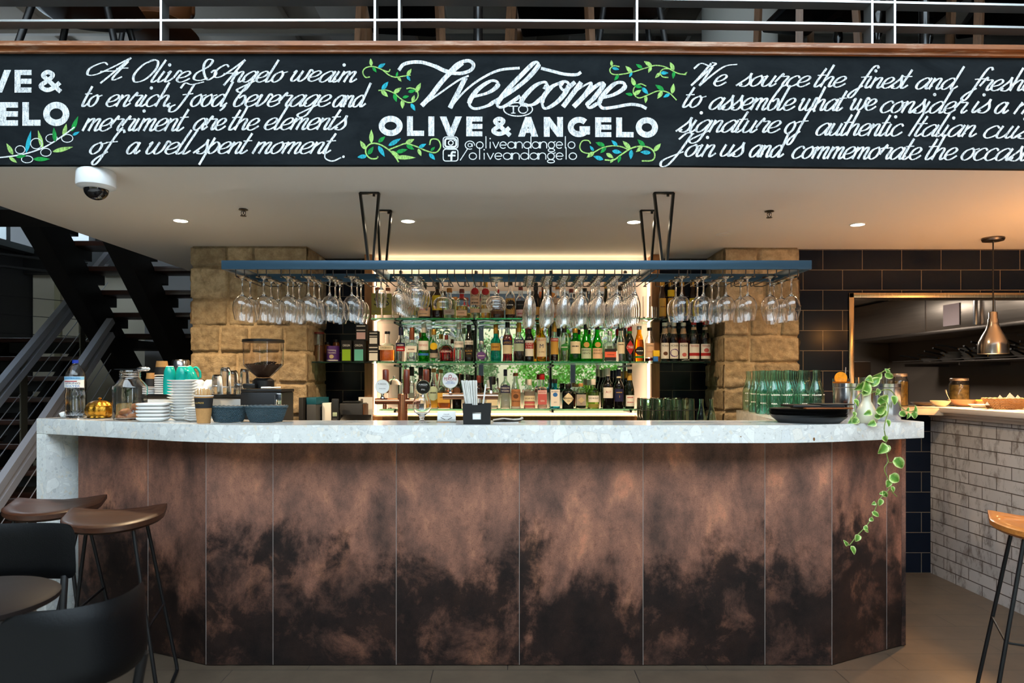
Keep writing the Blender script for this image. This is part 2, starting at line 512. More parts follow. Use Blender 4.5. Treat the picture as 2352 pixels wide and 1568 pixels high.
wood_frame = mat_wood('niche_wood', rgb(140,92,52), rgb(176,122,74), (10, 10, 1.2), 0.5)
tread_wood = mat_wood('tread_wood', rgb(38,18,11), rgb(60,29,17), (1.5, 12, 12), 0.35)
leather = M_('black_leather', rgb(6,7,9), 0.45, spec=0.2, bump=0.15, bscale=260)
black_fab = M_('black_plastic', rgb(13,13,14), 0.5)
beans = M_('coffee_beans', rgb(58,34,24), 0.4, bump=0.8, bscale=220, var=0.4)
wicker_b = M_('dark_wicker', rgb(44,66,76), 0.55)
wicker_n = M_('brown_wicker', rgb(120,92,60), 0.6)
leaf_m = mat_leaf()
stem_m = M_('stem_green', rgb(120,140,66), 0.5)
# ------------------------------------------------------------------ levels
ZB, TB = 1.104, 0.077            # bar top, slab thickness
ZC = 2.18                        # underside of the mezzanine
YB = 2.80                        # chalkboard plane
def struct(o): return tag(o, kind='structure')
def sbox(name, m, *a, **k): return struct(MB().box(*a, **k).build(name, m))

# ------------------------------------------------------------------ floor, ceiling, walls
sbox('floor', floor_m, -7, 6.5, 0.6, 9.5, -0.12, 0)
sbox('floor_bounce', M_('bounce_floor_pale', rgb(214,208,198), 0.7, var=0.08, bscale=4), -7, 6.5, -4.6, 0.6, -0.12, 0)  # unseen floor made pale to bounce light up to the ceiling
outside_pave = M_('pale_paving', rgb(120,116,106), 0.8, var=0.1, bscale=3)
sbox('ground_outside', outside_pave, -16, 16, -22, -4.6, -0.16, -0.04)
sbox('ceiling', plaster, -2.57, 6.4, YB + 0.03, 9.3, ZC, ZC + 0.42)
grey_wall = M_('grey_wall', rgb(120,116,110), 0.8)
dark_wall = M_('charcoal_wall', rgb(44,44,46), 0.7)
mezz_ceil = M_('mezzanine_ceiling_paint', rgb(222,212,202), 0.85)
m = MB(); m.box(-7.0, 6.5, 0.9, 9.5, 4.95, 5.15); m.box(-7.0, 6.5, -4.6, -4.1, 4.95, 5.15); m.box(-7.0, -4.2, -4.1, 0.9, 4.95, 5.15); m.box(4.6, 6.5, -4.1, 0.9, 4.95, 5.15)
for x in (-2.8, -1.4, 0.0, 1.4, 2.8): m.box(x-.05, x+.05, -4.1, 0.9, 4.95, 5.10)
for i in range(10):                                        # shallow troughs of the upper ceiling
    x = -5.6 + i*1.25
    m.box(x, x+0.9, 5.2, 9.2, 4.86, 4.95, 0.02)
struct(m.build('ceiling_upper', mezz_ceil))
m = MB()
for i in range(5):
    y = 5.7 + i*0.62
    m.box(-5.5, 6.3, y, y+0.05, 4.82, 4.87)
struct(m.build('trim_1', M_('ceiling_batten', rgb(206,200,194), 0.6)))
sbox('wall_back', dark_wall, -7, 6.5, 9.3, 9.5, 0, 5.1)
sbox('wall_right', dark_wall, 6.3, 6.5, -4.6, 9.5, 0, 5.1)
# left wall with a high window band
m = MB(); m.box(-6.2, -6.0, -4.6, 9.4, 0, 2.93); m.box(-6.2, -6.0, -4.6, 7.3, 2.93, 5.1); m.box(-6.2, -6.0, 9.14, 9.4, 2.93, 5.1); m.box(-6.2, -6.0, 7.3, 9.14, 4.4, 5.1)
struct(m.build('wall_left', dark_wall))
m = MB()
for y in (7.3, 8.10, 9.06): m.box(-6.03, -5.95, y, y+0.07, 2.91, 4.4)
m.box(-6.05, -5.86, 7.3, 9.14, 2.86, 2.935); m.box(-6.03, -5.95, 7.3, 9.14, 4.34, 4.4)
struct(m.build('window_1', M_('window_frame_grey', rgb(110,116,118), 0.4, metal=0.4)))
sbox('pillar_pale', M_('pale_pillar', rgb(214,218,224), 0.9), -5.95, -5.62, 9.16, 9.3, 2.2, 4.95)
sbox('wall_neighbour', M_('pale_render', rgb(220,226,228), 0.9), -15.2, -15.0, 0, 20, -0.1, 6.0)
# facade behind the viewer: low open front that lets the daylight in
m = MB()
for x in (-6.1, -4.4, -2.5, -0.6, 1.3, 3.2, 5.1, 6.3): m.box(x, x+0.10, -4.4, -4.28, 0, 4.95)
m.box(-6.1, 6.4, -4.4, -4.28, 0, 0.25); m.box(-6.1, 6.4, -4.4, -4.28, 2.50, 4.7); m.box(-6.1, 6.4, -4.4, -4.28, 4.6, 4.95)  # solid upper band added to shut out the sky above
struct(m.build('window_2', M_('facade_frame_and_sky_block', rgb(34,36,38), 0.4)))

# ------------------------------------------------------------------ right tiled wall with the kitchen hatch, and the kitchen shell
YT = 4.60
hx0, hz0, hz1 = WX(1956, YT), 1.06, WZ(680, YT)
m = MB(); m.box(WX(1826, YT), hx0, YT, YT+0.14, 0, ZC); m.box(hx0, 6.3, YT, YT+0.14, hz1, ZC); m.box(hx0, 2.86, YT, YT+0.14, 0, hz0)
w = struct(m.build('wall_right_tiled', tile_navy)); 
m = MB(); m.box(hx0-0.022, hx0+0.012, YT-0.012, YT+0.15, hz0, hz1+0.022, 0.003); m.box(hx0-0.022, 6.2, YT-0.012, YT+0.15, hz1-0.012, hz1+0.022, 0.003)
struct(m.build('trim_2', mat_brushed('hatch_frame_steel', rgb(190,170,140), 0.25, (160, 2, 2))))
sbox('wall_kitchen_back', M_('kitchen_panel', rgb(112,102,94), 0.5), 2.0, 4.9, 8.6, 8.7, 0, ZC)
sbox('wall_kitchen_side', M_('kitchen_side_panel', rgb(128,116,106), 0.5, var=0.06, bscale=2), 4.80, 4.9, YT+0.14, 8.6, 0, ZC)

# ------------------------------------------------------------------ recess between the stone pillars
YN = 4.92
sbox('wall_back_tiled', tile_navy, -1.36, 1.50, YN+0.03, YN+0.13, 0, ZC)
nx0, nx1 = WX(862, 4.9), WX(1490, 4.9)
nz0, nz1 = WZ(952, 4.9), 2.13
niche_paint = M_('niche_panel', rgb(232,214,206), 0.55)
sbox('wall_niche_panel', niche_paint, nx0-0.02, nx1+0.02, YN, YN+0.03, nz0-0.03, ZC)
m = MB(); m.box(nx0-0.055, nx0, 4.79, YN, 0.93, ZC, 0.003); m.box(nx1, nx1+0.055, 4.79, YN, 0.93, ZC, 0.003); m.box(nx0, nx1, 4.80, YN, 0.93, nz0-0.006, 0.003)
struct(m.build('trim_3', wood_frame))
led = M_('led_strip', (1, 1, 1, 1), emit=(1.0, 0.76, 0.48, 1), estr=7.0)
led2 = M_('led_strip_bright', (1, 1, 1, 1), emit=(1.0, 0.76, 0.46, 1), estr=3.0)
o = empty('led_light_strip', (0, YN-0.02, 1.5), 'warm light strip glowing round the edges of the bottle niche', 'light strip')
zc0 = 1.5
MB().box(nx0+0.001, nx0+0.012, -0.04, -0.01, nz0-zc0, nz1-zc0).build('side_strip', led, o)
MB().box(nx1-0.012, nx1-0.001, -0.04, -0.01, nz0-zc0, nz1-zc0).build('side_strip', led, o)
MB().box(nx0+0.012, nx1-0.012, -0.05, -0.01, nz0-zc0+0.001, nz0-zc0+0.012).build('base_strip', led, o)
MB().box(nx0+0.012, nx1-0.012, -0.06, -0.01, 2.085-zc0, 2.13-zc0).build('top_strip', led2, o)
# mirror and the posts that carry the glass shelves
mx0, mx1 = WX(918, 4.9), WX(1437, 4.9)
mir = MB().box(mx0, mx1, YN-0.012, YN-0.001, WZ(901, 4.9), WZ(668, 4.9)).build('wall_mirror', mirror_m)
tag(mir, 'large frameless mirror behind the lit bottle shelves reflecting greenery', 'mirror')
for i, px in enumerate((918, 1092, 1265, 1437)):
    x = WX(px, 4.85)
    t = empty('shelf_upright', (x, 4.86, 1.03), ['slim black upright at left edge of the mirror', 'slim black upright left of the mirror middle', 'slim black upright right of the mirror middle', 'slim black upright at right edge of the mirror'][i], 'shelf post', 'uprights carrying the glass shelves')
    MB().box(-0.007, 0.007, 0.01, 0.045, 0.045, 1.05).build('post', blk, t)
    MB().box(0.008, 0.016, 0.02, 0.046, 0.045, 1.05).build('channel', chrome, t)
    for z in (1.0998, 1.412, 1.705):
        MB().box(-0.007, 0.007, -0.22, 0.02, z-1.03-0.022, z-1.03-0.008).build('bracket', blk, t)
ZS = {'t': 1.713, 'm': 1.423, 'b': 1.104}
def shelf(name, px0, px1, z, label, D0=4.56, D1=4.89):
    o = MB().box(WX(px0, D0), WX(px1, D0), D0, D1, z-0.010, z, 0.001).build(name, green_edge)
    tag(o, label, 'shelf', 'glass shelves behind the bar')
shelf('glass_shelf', 852, 1496, ZS['t'], 'top glass shelf across the lit niche, under the spirit bottles')
shelf('glass_shelf', 866, 1487, ZS['m'], 'middle glass shelf across the lit niche, behind the small purple labelled bottle')
shelf('glass_shelf', 871, 1464, ZS['b'], 'lowest glass shelf across the lit niche, above the base light')
shelf('glass_shelf', 716, 864, ZS['m'], 'dark glass shelf holding tea boxes beside left stone pillar', 4.55, 4.93)
shelf('glass_shelf', 1489, 1632, ZS['m'], 'dark glass shelf holding syrup bottles beside right stone pillar', 4.55, 4.93)
shelf('glass_shelf', 1498, 1632, ZS['t'], 'upper dark glass shelf above the syrup bottles', 4.55, 4.93)

# ------------------------------------------------------------------ stone pillars
def stone_pillar(name, x0, x1, y0, y1, seed):
    rnd = random.Random(seed)
    V, Fc, T = [], [], []
    courses = []; z = 0.0
    while z < ZC - 0.06:
        h = rnd.choice((0.15, 0.175, 0.2, 0.215)); z2 = min(z+h, ZC)
        if ZC - z2 < 0.07: z2 = ZC
        courses.append((z, z2)); z = z2
    def facegrid(p0, u, n, L, sd, shared):
        for ci, (za, zb) in enumerate(courses):
            x = 0.0; first = True
            cuts = [0.0]
            while cuts[-1] < L - 0.16:
                cuts.append(cuts[-1] + rnd.uniform(0.13, 0.30) * (0.7 if L < 0.45 else 1))
            if L - cuts[-1] < 0.10 and len(cuts) > 1: cuts[-1] = L
            else: cuts.append(L)
            for a, b in zip(cuts, cuts[1:]):
                tone = rnd.random(); out = rnd.uniform(0.008, 0.020); sx = rnd.uniform(-.01, .01)
                nu = max(6, int((b-a)/0.011)); nv = max(6, int((zb-za)/0.011)); off = len(V)
                ja = 0.0 if a == 0 else 0.005; jb = 0.0 if b == L else 0.005
                for j in range(nv+1):
                    for i in range(nu+1):
                        s, t = i/nu, j/nv
                        uu = a + ja + (b-a-ja-jb)*s; zz = za + 0.005 + (zb-za-0.010)*t
                        w = mnoise.noise(Vector((uu*7+sd, zz*7, tone*9)))*0.005
                        edge = min(1.0, min(t, 1-t)*(zb-za)/0.009)
                        ex = 1.0
                        if a != 0: ex = min(ex, s*(b-a)/0.010)
                        if b != L: ex = min(ex, (1-s)*(b-a)/0.010)
                        e = min(edge, ex); e = 1-(1-e)**2
                        d = shared*e*(out + w + 0.011*mnoise.noise(Vector((uu*30+sd, zz*30, 3.1))) + sx*(s-.5)) - 0.010*(1-e)
                        jig = 0.006*mnoise.noise(Vector((uu*12, zz*12, sd)))
                        p = Vector(p0) + Vector(u)*(uu + (jig if (a != 0 or s > 0) and (b != L or s < 1) else 0)) + Vector(n)*d
                        corner = 0.010*mnoise.noise(Vector((zz*16, sd, 1.0)))
                        V.append((p.x, p.y, zz + jig*(1 if 0 < za+0.001 and zb < ZC-0.001 else 0))); T.append(tone)
                for j in range(nv):
                    for i in range(nu):
                        k = off + j*(nu+1) + i
                        Fc.append((k, k+1, k+nu+2, k+nu+1))
    facegrid((x0, y0, 0), (1, 0, 0), (0, -1, 0), x1-x0, seed*1.3, 1.0)
    facegrid((x1, y0, 0), (0, 1, 0), (1, 0, 0), y1-y0, seed*2.1, 0.6)
    facegrid((x0, y1, 0), (0, -1, 0), (-1, 0, 0), y1-y0, seed*3.7, 0.6)
    off = len(V)                                   # mortar core
    i = 0.003
    for x in (x0+i, x1-i):
        for y in (y0+i, y1-i):
            for z in (0, ZC): V.append((x, y, z)); T.append(0.62)
    for q in ((0,1,3,2),(4,6,7,5),(0,4,5,1),(2,3,7,6),(0,2,6,4),(1,5,7,3)): Fc.append(tuple(off+k for k in q))
    me = bpy.data.meshes.new(name); me.from_pydata(V, [], Fc)
    at = me.attributes.new('tone', 'FLOAT', 'POINT'); at.data.foreach_set('value', T)
    me.materials.append(stone)
    for p in me.polygons: p.use_smooth = True
    o = bpy.data.objects.new(name, me); COL.objects.link(o)
    return struct(o)
stone_pillar('pillar_left', -2.08, -1.325, 4.50, 4.98, 3)
stone_pillar('pillar_right', 1.445, 1.935, 4.55, 4.98, 8)

# ------------------------------------------------------------------ white brick half wall with its moulded ledge
sbox('wall_right_brick', white_brick, 2.85, 3.05, 1.2, YT, 0, 1.05)
m = MB()
m.box(2.79, 3.50, 1.2, YT+0.02, 1.088, 1.122, 0.006); m.box(2.81, 3.46, 1.2, YT+0.01, 1.072, 1.09, 0.004); m.box(2.835, 3.4, 1.2, YT, 1.05, 1.075, 0.004)
struct(m.build('trim_4', M_('ledge_paint', rgb(214,204,196), 0.4)))
m = MB(); m.prism([(hx0, YT-0.05), (2.62, YT-0.06), (2.80, YT-0.20), (3.52, YT-0.20), (3.52, YT+0.36), (hx0, YT+0.36)], 1.07, 1.118, 0.004)
struct(m.build('trim_5', M_('hatch_stone', rgb(190,172,152), 0.35, var=0.12, bscale=20)))

# ------------------------------------------------------------------ chalkboard
XB0, XB1 = -2.57, 5.2
def px_board(px, py, D=YB-0.004): return Vector((WX(px, D), D, WZ(py, D)))
def bend(px):                       # the board edge sags a little towards the right
    return 0.0 if px < 1400 else (px-1400)/952.0*9.5
m = MB()
pts = [(-280, 0), (400, 0), (1400, 0), (1900, 0), (2352, 0), (3900, 0)]
top = [px_board(p, 122.5 + bend(p), YB) for p, _ in pts]; bot = [px_board(p, 378.5 + bend(p), YB) for p, _ in pts]
vt = [m.bm.verts.new(v) for v in top]; vb = [m.bm.verts.new(v) for v in bot]
vt2 = [m.bm.verts.new(v + Vector((0, 0.024, 0))) for v in top]; vb2 = [m.bm.verts.new(v + Vector((0, 0.024, 0))) for v in bot]
for i in range(len(pts)-1):
    m.face([vb[i], vb[i+1], vt[i+1], vt[i]]); m.face([vb2[i+1], vb2[i], vt2[i], vt2[i+1]])
    m.face([vt[i], vt[i+1], vt2[i+1], vt2[i]]); m.face([vb[i+1], vb[i], vb2[i], vb2[i+1]])
m.face([vb[0], vt[0], vt2[0], vb2[0]]); m.face([vt[-1], vb[-1], vb2[-1], vt2[-1]])
board = m.build('chalkboard', board_m)
tag(board, 'long black chalkboard fascia lettered in white chalk above the bar', 'chalkboard')

class Chalk:
    """ribbons lying on the board, points in picture scale of the board plane"""
    def __init__(s, lift=0.0015): s.m = MB(); s.y = YB - lift; s.k = 0
    def P(s, x, y): return Vector((WX(x, YB), s.y, WZ(y + bend(x), YB)))
    def ribbon(s, pts, w, closed=False):
        n = len(pts)
        if n < 2: return
        s.k += 1; y0 = s.y - (s.k % 60)*0.000014
        L, R = [], []
        for i in range(n):
            a = pts[max(i-1, 0)] if not closed else pts[i-1]; b = pts[min(i+1, n-1)] if not closed else pts[(i+1) % n]
            d = Vector((b[0]-a[0], b[1]-a[1]))
            if d.length < 1e-6: d = Vector((1, 0))
            d.normalize(); nn = Vector((-d.y, d.x))
            ww = w(d, i/(n-1)) if callable(w) else w
            for S_, g in ((L, .5), (R, -.5)):
                v = s.P(pts[i][0]+nn.x*ww*g, pts[i][1]+nn.y*ww*g); v.y = y0 - i*0.000005
                S_.append(s.m.bm.verts.new(v))
        for i in range(n if closed else n-1):
            j = (i+1) % n
            s.m.face([L[i], L[j], R[j], R[i]])
    def poly(s, pts):
        s.y -= 0.000012
        s.m.face([s.m.bm.verts.new(s.P(*p)) for p in pts])
    def disc(s, x, y, r): s.poly([(x+r*math.cos(2*PI*k/12), y+r*math.sin(2*PI*k/12)) for k in range(12)])

# one-line italic hand (x-height 100, baseline 0)
HAND = {
'a': "78,80 50,100 12,65 8,20 30,0 55,20 78,75;82,100 74,30 84,2 112,32", 'b': "40,205 20,120 10,40 28,0 58,14 68,60 50,95 24,70",
'c': "70,80 45,100 12,70 8,25 30,0 55,8 82,35", 'd': "78,80 50,100 12,65 8,20 30,0 55,20 78,75;84,205 76,30 86,2 114,30",
'e': "8,35 48,50 66,80 45,100 14,75 8,25 32,0 58,8 84,35", 'f': "95,180 75,206 52,180 36,60 22,-60 2,-92 -16,-70 0,-30 50,20;5,98 80,106",
'g': "78,80 50,100 12,65 8,20 30,0 55,20 78,75;82,100 72,-10 60,-72 28,-92 2,-70 34,-38 105,20",
'h': "16,205 8,0;10,55 40,95 60,85 58,30 68,2 96,30", 'i': "14,100 8,25 22,0 48,30;22,158 28,163", 'l': "18,205 8,30 22,0 48,30",
'm': "12,100 8,0;9,55 34,95 50,86 48,0;49,55 74,95 90,86 86,25 97,0 124,30", 'n': "12,100 8,0;9,55 38,95 58,86 55,25 66,0 94,30",
'o': "50,100 14,72 8,25 34,0 62,25 66,72 46,100 62,86 92,96", 'p': "14,135 2,-95;10,55 38,98 66,75 62,25 36,0 12,25",
'r': "0,40 24,118 30,92 68,92 58,30 68,2 92,28", 's': "-14,4 36,80 42,118 46,90 64,36 46,0 12,4 20,22",
't': "22,172 8,30 22,0 50,30;-10,106 48,110", 'u': "12,100 8,25 28,0 56,30 66,100;66,100 60,25 72,0 98,30",
'v': "4,80 16,100 14,30 26,2 56,40 66,105 90,90", 'w': "2,80 14,100 10,25 28,0 50,30 58,100;58,100 56,25 76,0 100,35 104,108 128,92",
'A': "62,140 30,160 -12,110 0,50 40,50 90,110 150,205;150,205 118,60 96,-30;50,78 130,84", 'O': "80,206 25,165 4,70 36,2 90,25 118,110 104,185 66,206 44,180",
'F': "-10,150 8,192 60,180 140,202;78,182 60,60 30,-30 -10,-42 -18,-5 10,15;28,96 102,106", 'W': "-14,150 16,198 90,172 116,196 84,206;84,198 50,60 30,0;30,0 88,130 108,170;108,170 86,0;86,0 140,110 190,176 262,192",
'I': "30,202 14,0", 'J': "6,140 40,192 90,186;78,190 52,30 20,-70 -22,-80 -26,-30 80,40",
'&': "110,20 66,0 20,12 18,62 74,118 80,168 46,178 36,138 64,66 116,4 150,50 128,86 112,66", ',': "14,14 8,-12 -8,-34", '.': "10,6 14,8",
}
ADV = {'a': 92, 'b': 78, 'c': 70, 'd': 94, 'e': 72, 'f': 62, 'g': 92, 'h': 80, 'i': 38, 'l': 38, 'm': 108, 'n': 78, 'o': 78, 'p': 76, 'r': 78, 's': 66, 't': 44,
       'u': 84, 'v': 78, 'w': 116, 'A': 128, 'O': 128, 'F': 112, 'W': 170, 'I': 44, 'J': 92, '&': 150, ',': 36, '.': 30}
SLANT = 0.42
def script_word(ck, word, x0, x1, base, xh, wmax, wmin, base2=None):
    strokes = []; pen = 0.0
    for ch in word:
        for st in HAND[ch].split(';'):
            pts = [tuple(float(q) for q in p.split(',')) for p in st.split()]
            strokes.append([(pen + x + SLANT*y, y) for x, y in pts])
        pen += ADV[ch]
    xs = [p[0] for s_ in strokes for p in s_]
    a, b = min(xs), max(xs); kx = (x1-x0)/(b-a); ky = xh/100.0
    b2 = base if base2 is None else base2
    def wd(d, t):
        down = max(0.0, abs(d.y) - 0.25*abs(d.x))
        return wmin + (wmax-wmin)*down
    for st in strokes:
        q = [(x0 + (x-a)*kx, base + (b2-base)*((x-a)/(b-a)) - y*ky) for x, y in st]
        if len(q) == 2 and math.hypot(q[1][0]-q[0][0], q[1][1]-q[0][1]) < 6:
            ck.disc(q[0][0], q[0][1], wmax*0.62); continue
        ck.ribbon([tuple(v[:2]) for v in catmull([(p[0], p[1], 0) for p in q], 7)], wd)

ck = Chalk()
LEFT = [("At",202,302,184,25),("Olive",309,437,189,25),("&",446,496,185,27),("Angelo",494,662,189,25),("we",670,737,187,24),("aim",735,820,189,25),
 ("to",192,236,245,27),("enrich.",246,392,245,27),("Food,",390,536,245,28),("beverage",540,760,245,27),("and",766,852,246,27),
 ("merriment",190,434,301,29),("are",446,519,299,27),("the",529,595,299,27),("elements",609,797,298,27),
 ("of",208,287,354,27),("a",293,323,354,27),("well",338,455,354,27),("spent",444,580,353,27),("moment",580,772,353,27)]
RIGHT = [("We",1587,1693,197,26),("source",1690,1860,198,25),("the",1873,1942,200,25),("finest",1948,2095,202,25),("and",2104,2214,205,26),("freshest",2208,2420,208,26),
 ("to",1571,1622,247,27),("assemble",1630,1826,252,28),("what",1836,1945,254,27),("we",1955,2012,253,26),("consider",2023,2222,259,27),("is",2234,2275,259,26),("a",2285,2316,261,26),("m",2328,2384,262,27),
 ("signature",1552,1792,303,28),("of",1803,1870,307,28),("authentic",1875,2074,311,28),("Italian",2086,2243,313,27),("cuisine",2260,2450,317,28),
 ("Join",1518,1644,359,28),("us",1656,1709,359,27),("and",1722,1812,361,28),("commemorate",1820,2115,364,28),("the",2128,2197,367,28),("occasion",2208,2420,368,28)]
for wd_, a, b, ba, xh in LEFT: script_word(ck, wd_, a, b, ba, xh, 6.2, 2.4)
ck.ribbon([tuple(v[:2]) for v in catmull([(762,318,0),(748,350,0),(748,364,0),(764,370,0),(784,362,0)], 6)], 3.0); ck.disc(789, 360, 3.0)
tag(ck.m.build('script_lettering', chalk_w, board, fix=False), 'slanted white chalk handwriting'); ck = Chalk()
for wd_, a, b, ba, xh in RIGHT: script_word(ck, wd_, a, b, ba-bend(a), xh, 6.2, 2.4, ba-bend(a))
tag(ck.m.build('script_lettering', chalk_w, board, fix=False), 'slanted white chalk handwriting')

# big brush word
ck = Chalk()
def Z2(s): return [(780 + float(p.split(',')[0])/2.94, float(p.split(',')[1])/2.94) for p in s.split()]
def brush(s, wa, wb=None, pw=1.0):
    pts = [tuple(v[:2]) for v in catmull([(p[0], p[1], 0) for p in Z2(s)], 8)]
    wb = wa if wb is None else wb
    def wd(d, t):
        k = max(0.0, abs(d.y) - 0.30*abs(d.x)) if (d.x*d.y < 0) else 0.0
        return (wb + (wa-wb)*min(1, k*1.7))
    ck.ribbon(pts, wd)
TK, TN = 11.0, 4.2
brush("400,475 440,432 540,420 640,447 730,488 820,496 885,475 905,440 880,414 840,415 790,438 745,482", 8, 8)
brush("830,425 740,500 680,565 615,650 555,715", TK, 9); brush("555,715 680,628 800,545 872,512", TN, TN)
brush("850,525 810,605 745,730", TK, 12); brush("745,730 850,612 960,530 1080,475 1216,460", TN, 6)
brush("900,655 1000,628 1060,588 1066,556 1020,548 940,600 885,670 880,715 920,735 1000,715 1040,690", TK, 6)
brush("1040,690 1150,625 1260,540 1335,455 1338,425 1310,428 1240,495 1140,600 1068,695 1082,725 1130,710 1220,650", TK, 6)
brush("1385,605 1400,572 1380,555 1320,580 1250,650 1225,700 1248,712 1310,705 1368,660", TK, 6)
brush("1500,555 1430,590 1372,665 1375,725 1410,728 1480,680 1535,610 1545,565 1515,552 1490,580 1520,610 1590,555", TK, 6)
brush("1632,556 1570,640 1508,722", TK, 12); brush("1508,722 1600,615 1690,560 1705,575", TN, TN); brush("1705,572 1650,650 1580,722", TK, 12)
brush("1580,722 1690,615 1765,562 1780,578 1720,660 1675,705 1690,728 1740,700", TK, 6)
brush("1752,665 1850,640 1920,595 1915,560 1860,565 1790,630 1755,690 1775,730 1850,725 1960,705 2030,712 2072,732", TK, 7)
brush("1360,462 1430,480 1520,502 1600,505 1630,488", 7, 7)
brush("645,448 700,475 745,490", 9, 9)
# TO in an oval
ell = lambda cx, cy, rx, ry, n=40: [(cx+rx*math.cos(2*PI*k/n), cy+ry*math.sin(2*PI*k/n)) for k in range(n)]
ck.ribbon(ell(1190, 251.5, 33, 15.5), 2.6, True); ck.ribbon(ell(1201.5, 251.5, 10.5, 9), 2.4, True)
ck.ribbon([(1168, 244), (1190, 244)], 2.4); ck.ribbon([(1179, 244), (1179, 260)], 3.2); ck.ribbon([(1174, 260), (1184, 260)], 2)
# sans capitals
def sans(word, x0, x1, top, bot, bot2=None):
    """spec per letter: (char, xa, xb)"""
    pass
def cap(ch, xa, xb, t, b, w):
    W_, H_ = xb-xa, b-t; cx = (xa+xb)/2
    def ln(p, q, ww=w): ck.ribbon([p, q], ww)
    if ch in 'ELI':
        ln((xa+w/2, t), (xa+w/2, b))
        if ch == 'L': ln((xa, b-w*0.45), (xb, b-w*0.45), w*0.9)
        if ch == 'E':
            for yy in (t+w*0.42, (t+b)/2, b-w*0.42): ln((xa, yy), (xb, yy), w*0.84)
    elif ch == 'O': ck.ribbon(ell(cx, (t+b)/2, W_/2-w/2, H_/2-w*0.45, 36), w, True)
    elif ch in 'VA':
        f = (lambda y: y) if ch == 'V' else (lambda y: t+b-y)
        for s_ in (-1, 1):
            e_ = W_/2
            ck.poly([(cx+s_*e_, f(t)), (cx+s_*(e_-w*1.12), f(t)), (cx-s_*w*0.52, f(b)), (cx+s_*w*0.52, f(b))])
        if ch == 'A': ln((xa+W_*0.26, t+H_*0.70), (xb-W_*0.26, t+H_*0.70), w*0.75)
    elif ch == 'N': ln((xa+w/2, t), (xa+w/2, b)); ln((xb-w/2, t), (xb-w/2, b)); ln((xa+w*0.6, t+w*.3), (xb-w*0.6, b-w*.3))
    elif ch == 'G':
        ck.ribbon([(cx+(W_/2-w/2)*math.cos(a), (t+b)/2+(H_/2-w*0.45)*math.sin(a)) for a in [-0.75-(2*PI-1.15)*k/30 for k in range(31)]], w)
        ln((cx+1, t+H_*0.58), (xb-1, t+H_*0.58), w*0.8); ln((xb-w*0.5, t+H_*0.55), (xb-w*0.5, b-H_*0.12), w*0.85)
    elif ch == '&':
        P = [(xb-1, b-2), (xa+W_*0.42, t+H_*0.44), (xa+W_*0.22, t+H_*0.24), (xa+W_*0.42, t+w*0.35), (xa+W_*0.64, t+H_*0.22), (xa+W_*0.45, t+H_*0.45), (xa+w*0.45, t+H_*0.70), (xa+W_*0.36, b-w*0.45), (xa+W_*0.66, b-H_*0.2), (xb-w*0.2, t+H_*0.56)]
        ck.ribbon([tuple(v[:2]) for v in catmull([(p[0], p[1], 0) for p in P], 6)], w*0.72)
for ch, a, b in (('O',870,925),('L',935,974),('I',984,999),('V',1010,1061),('E',1071,1108),('&',1127,1173),('A',1190,1236),('N',1249,1293),('G',1304,1356),('E',1367,1404),('L',1415,1455),('O',1460,1511)):
    k = (a-870)/640.0; cap(ch, a, b, 267+k*3.5-bend(a), 312+k*4-bend(a), 13.5)
tag(ck.m.build('headline_lettering', chalk_w, board, fix=False), 'bold white chalk headline lettering'); ck = Chalk()
for ch, a, b in (('O',-165,-112),('L',-103,-66),('I',-56,-40),('V',-30,26),('E',34,73),('&',88,141)): cap(ch, a, b, 161, 213, 14)
for ch, a, b in (('A',-188,-134),('N',-124,-74),('G',-62,-10),('E',0,42),('L',52,94),('O',100,160)): cap(ch, a, b, 235, 289, 15)
o = ck.m.build('headline_lettering', chalk_w, board, fix=False); tag(o, 'bold white chalk headline lettering')

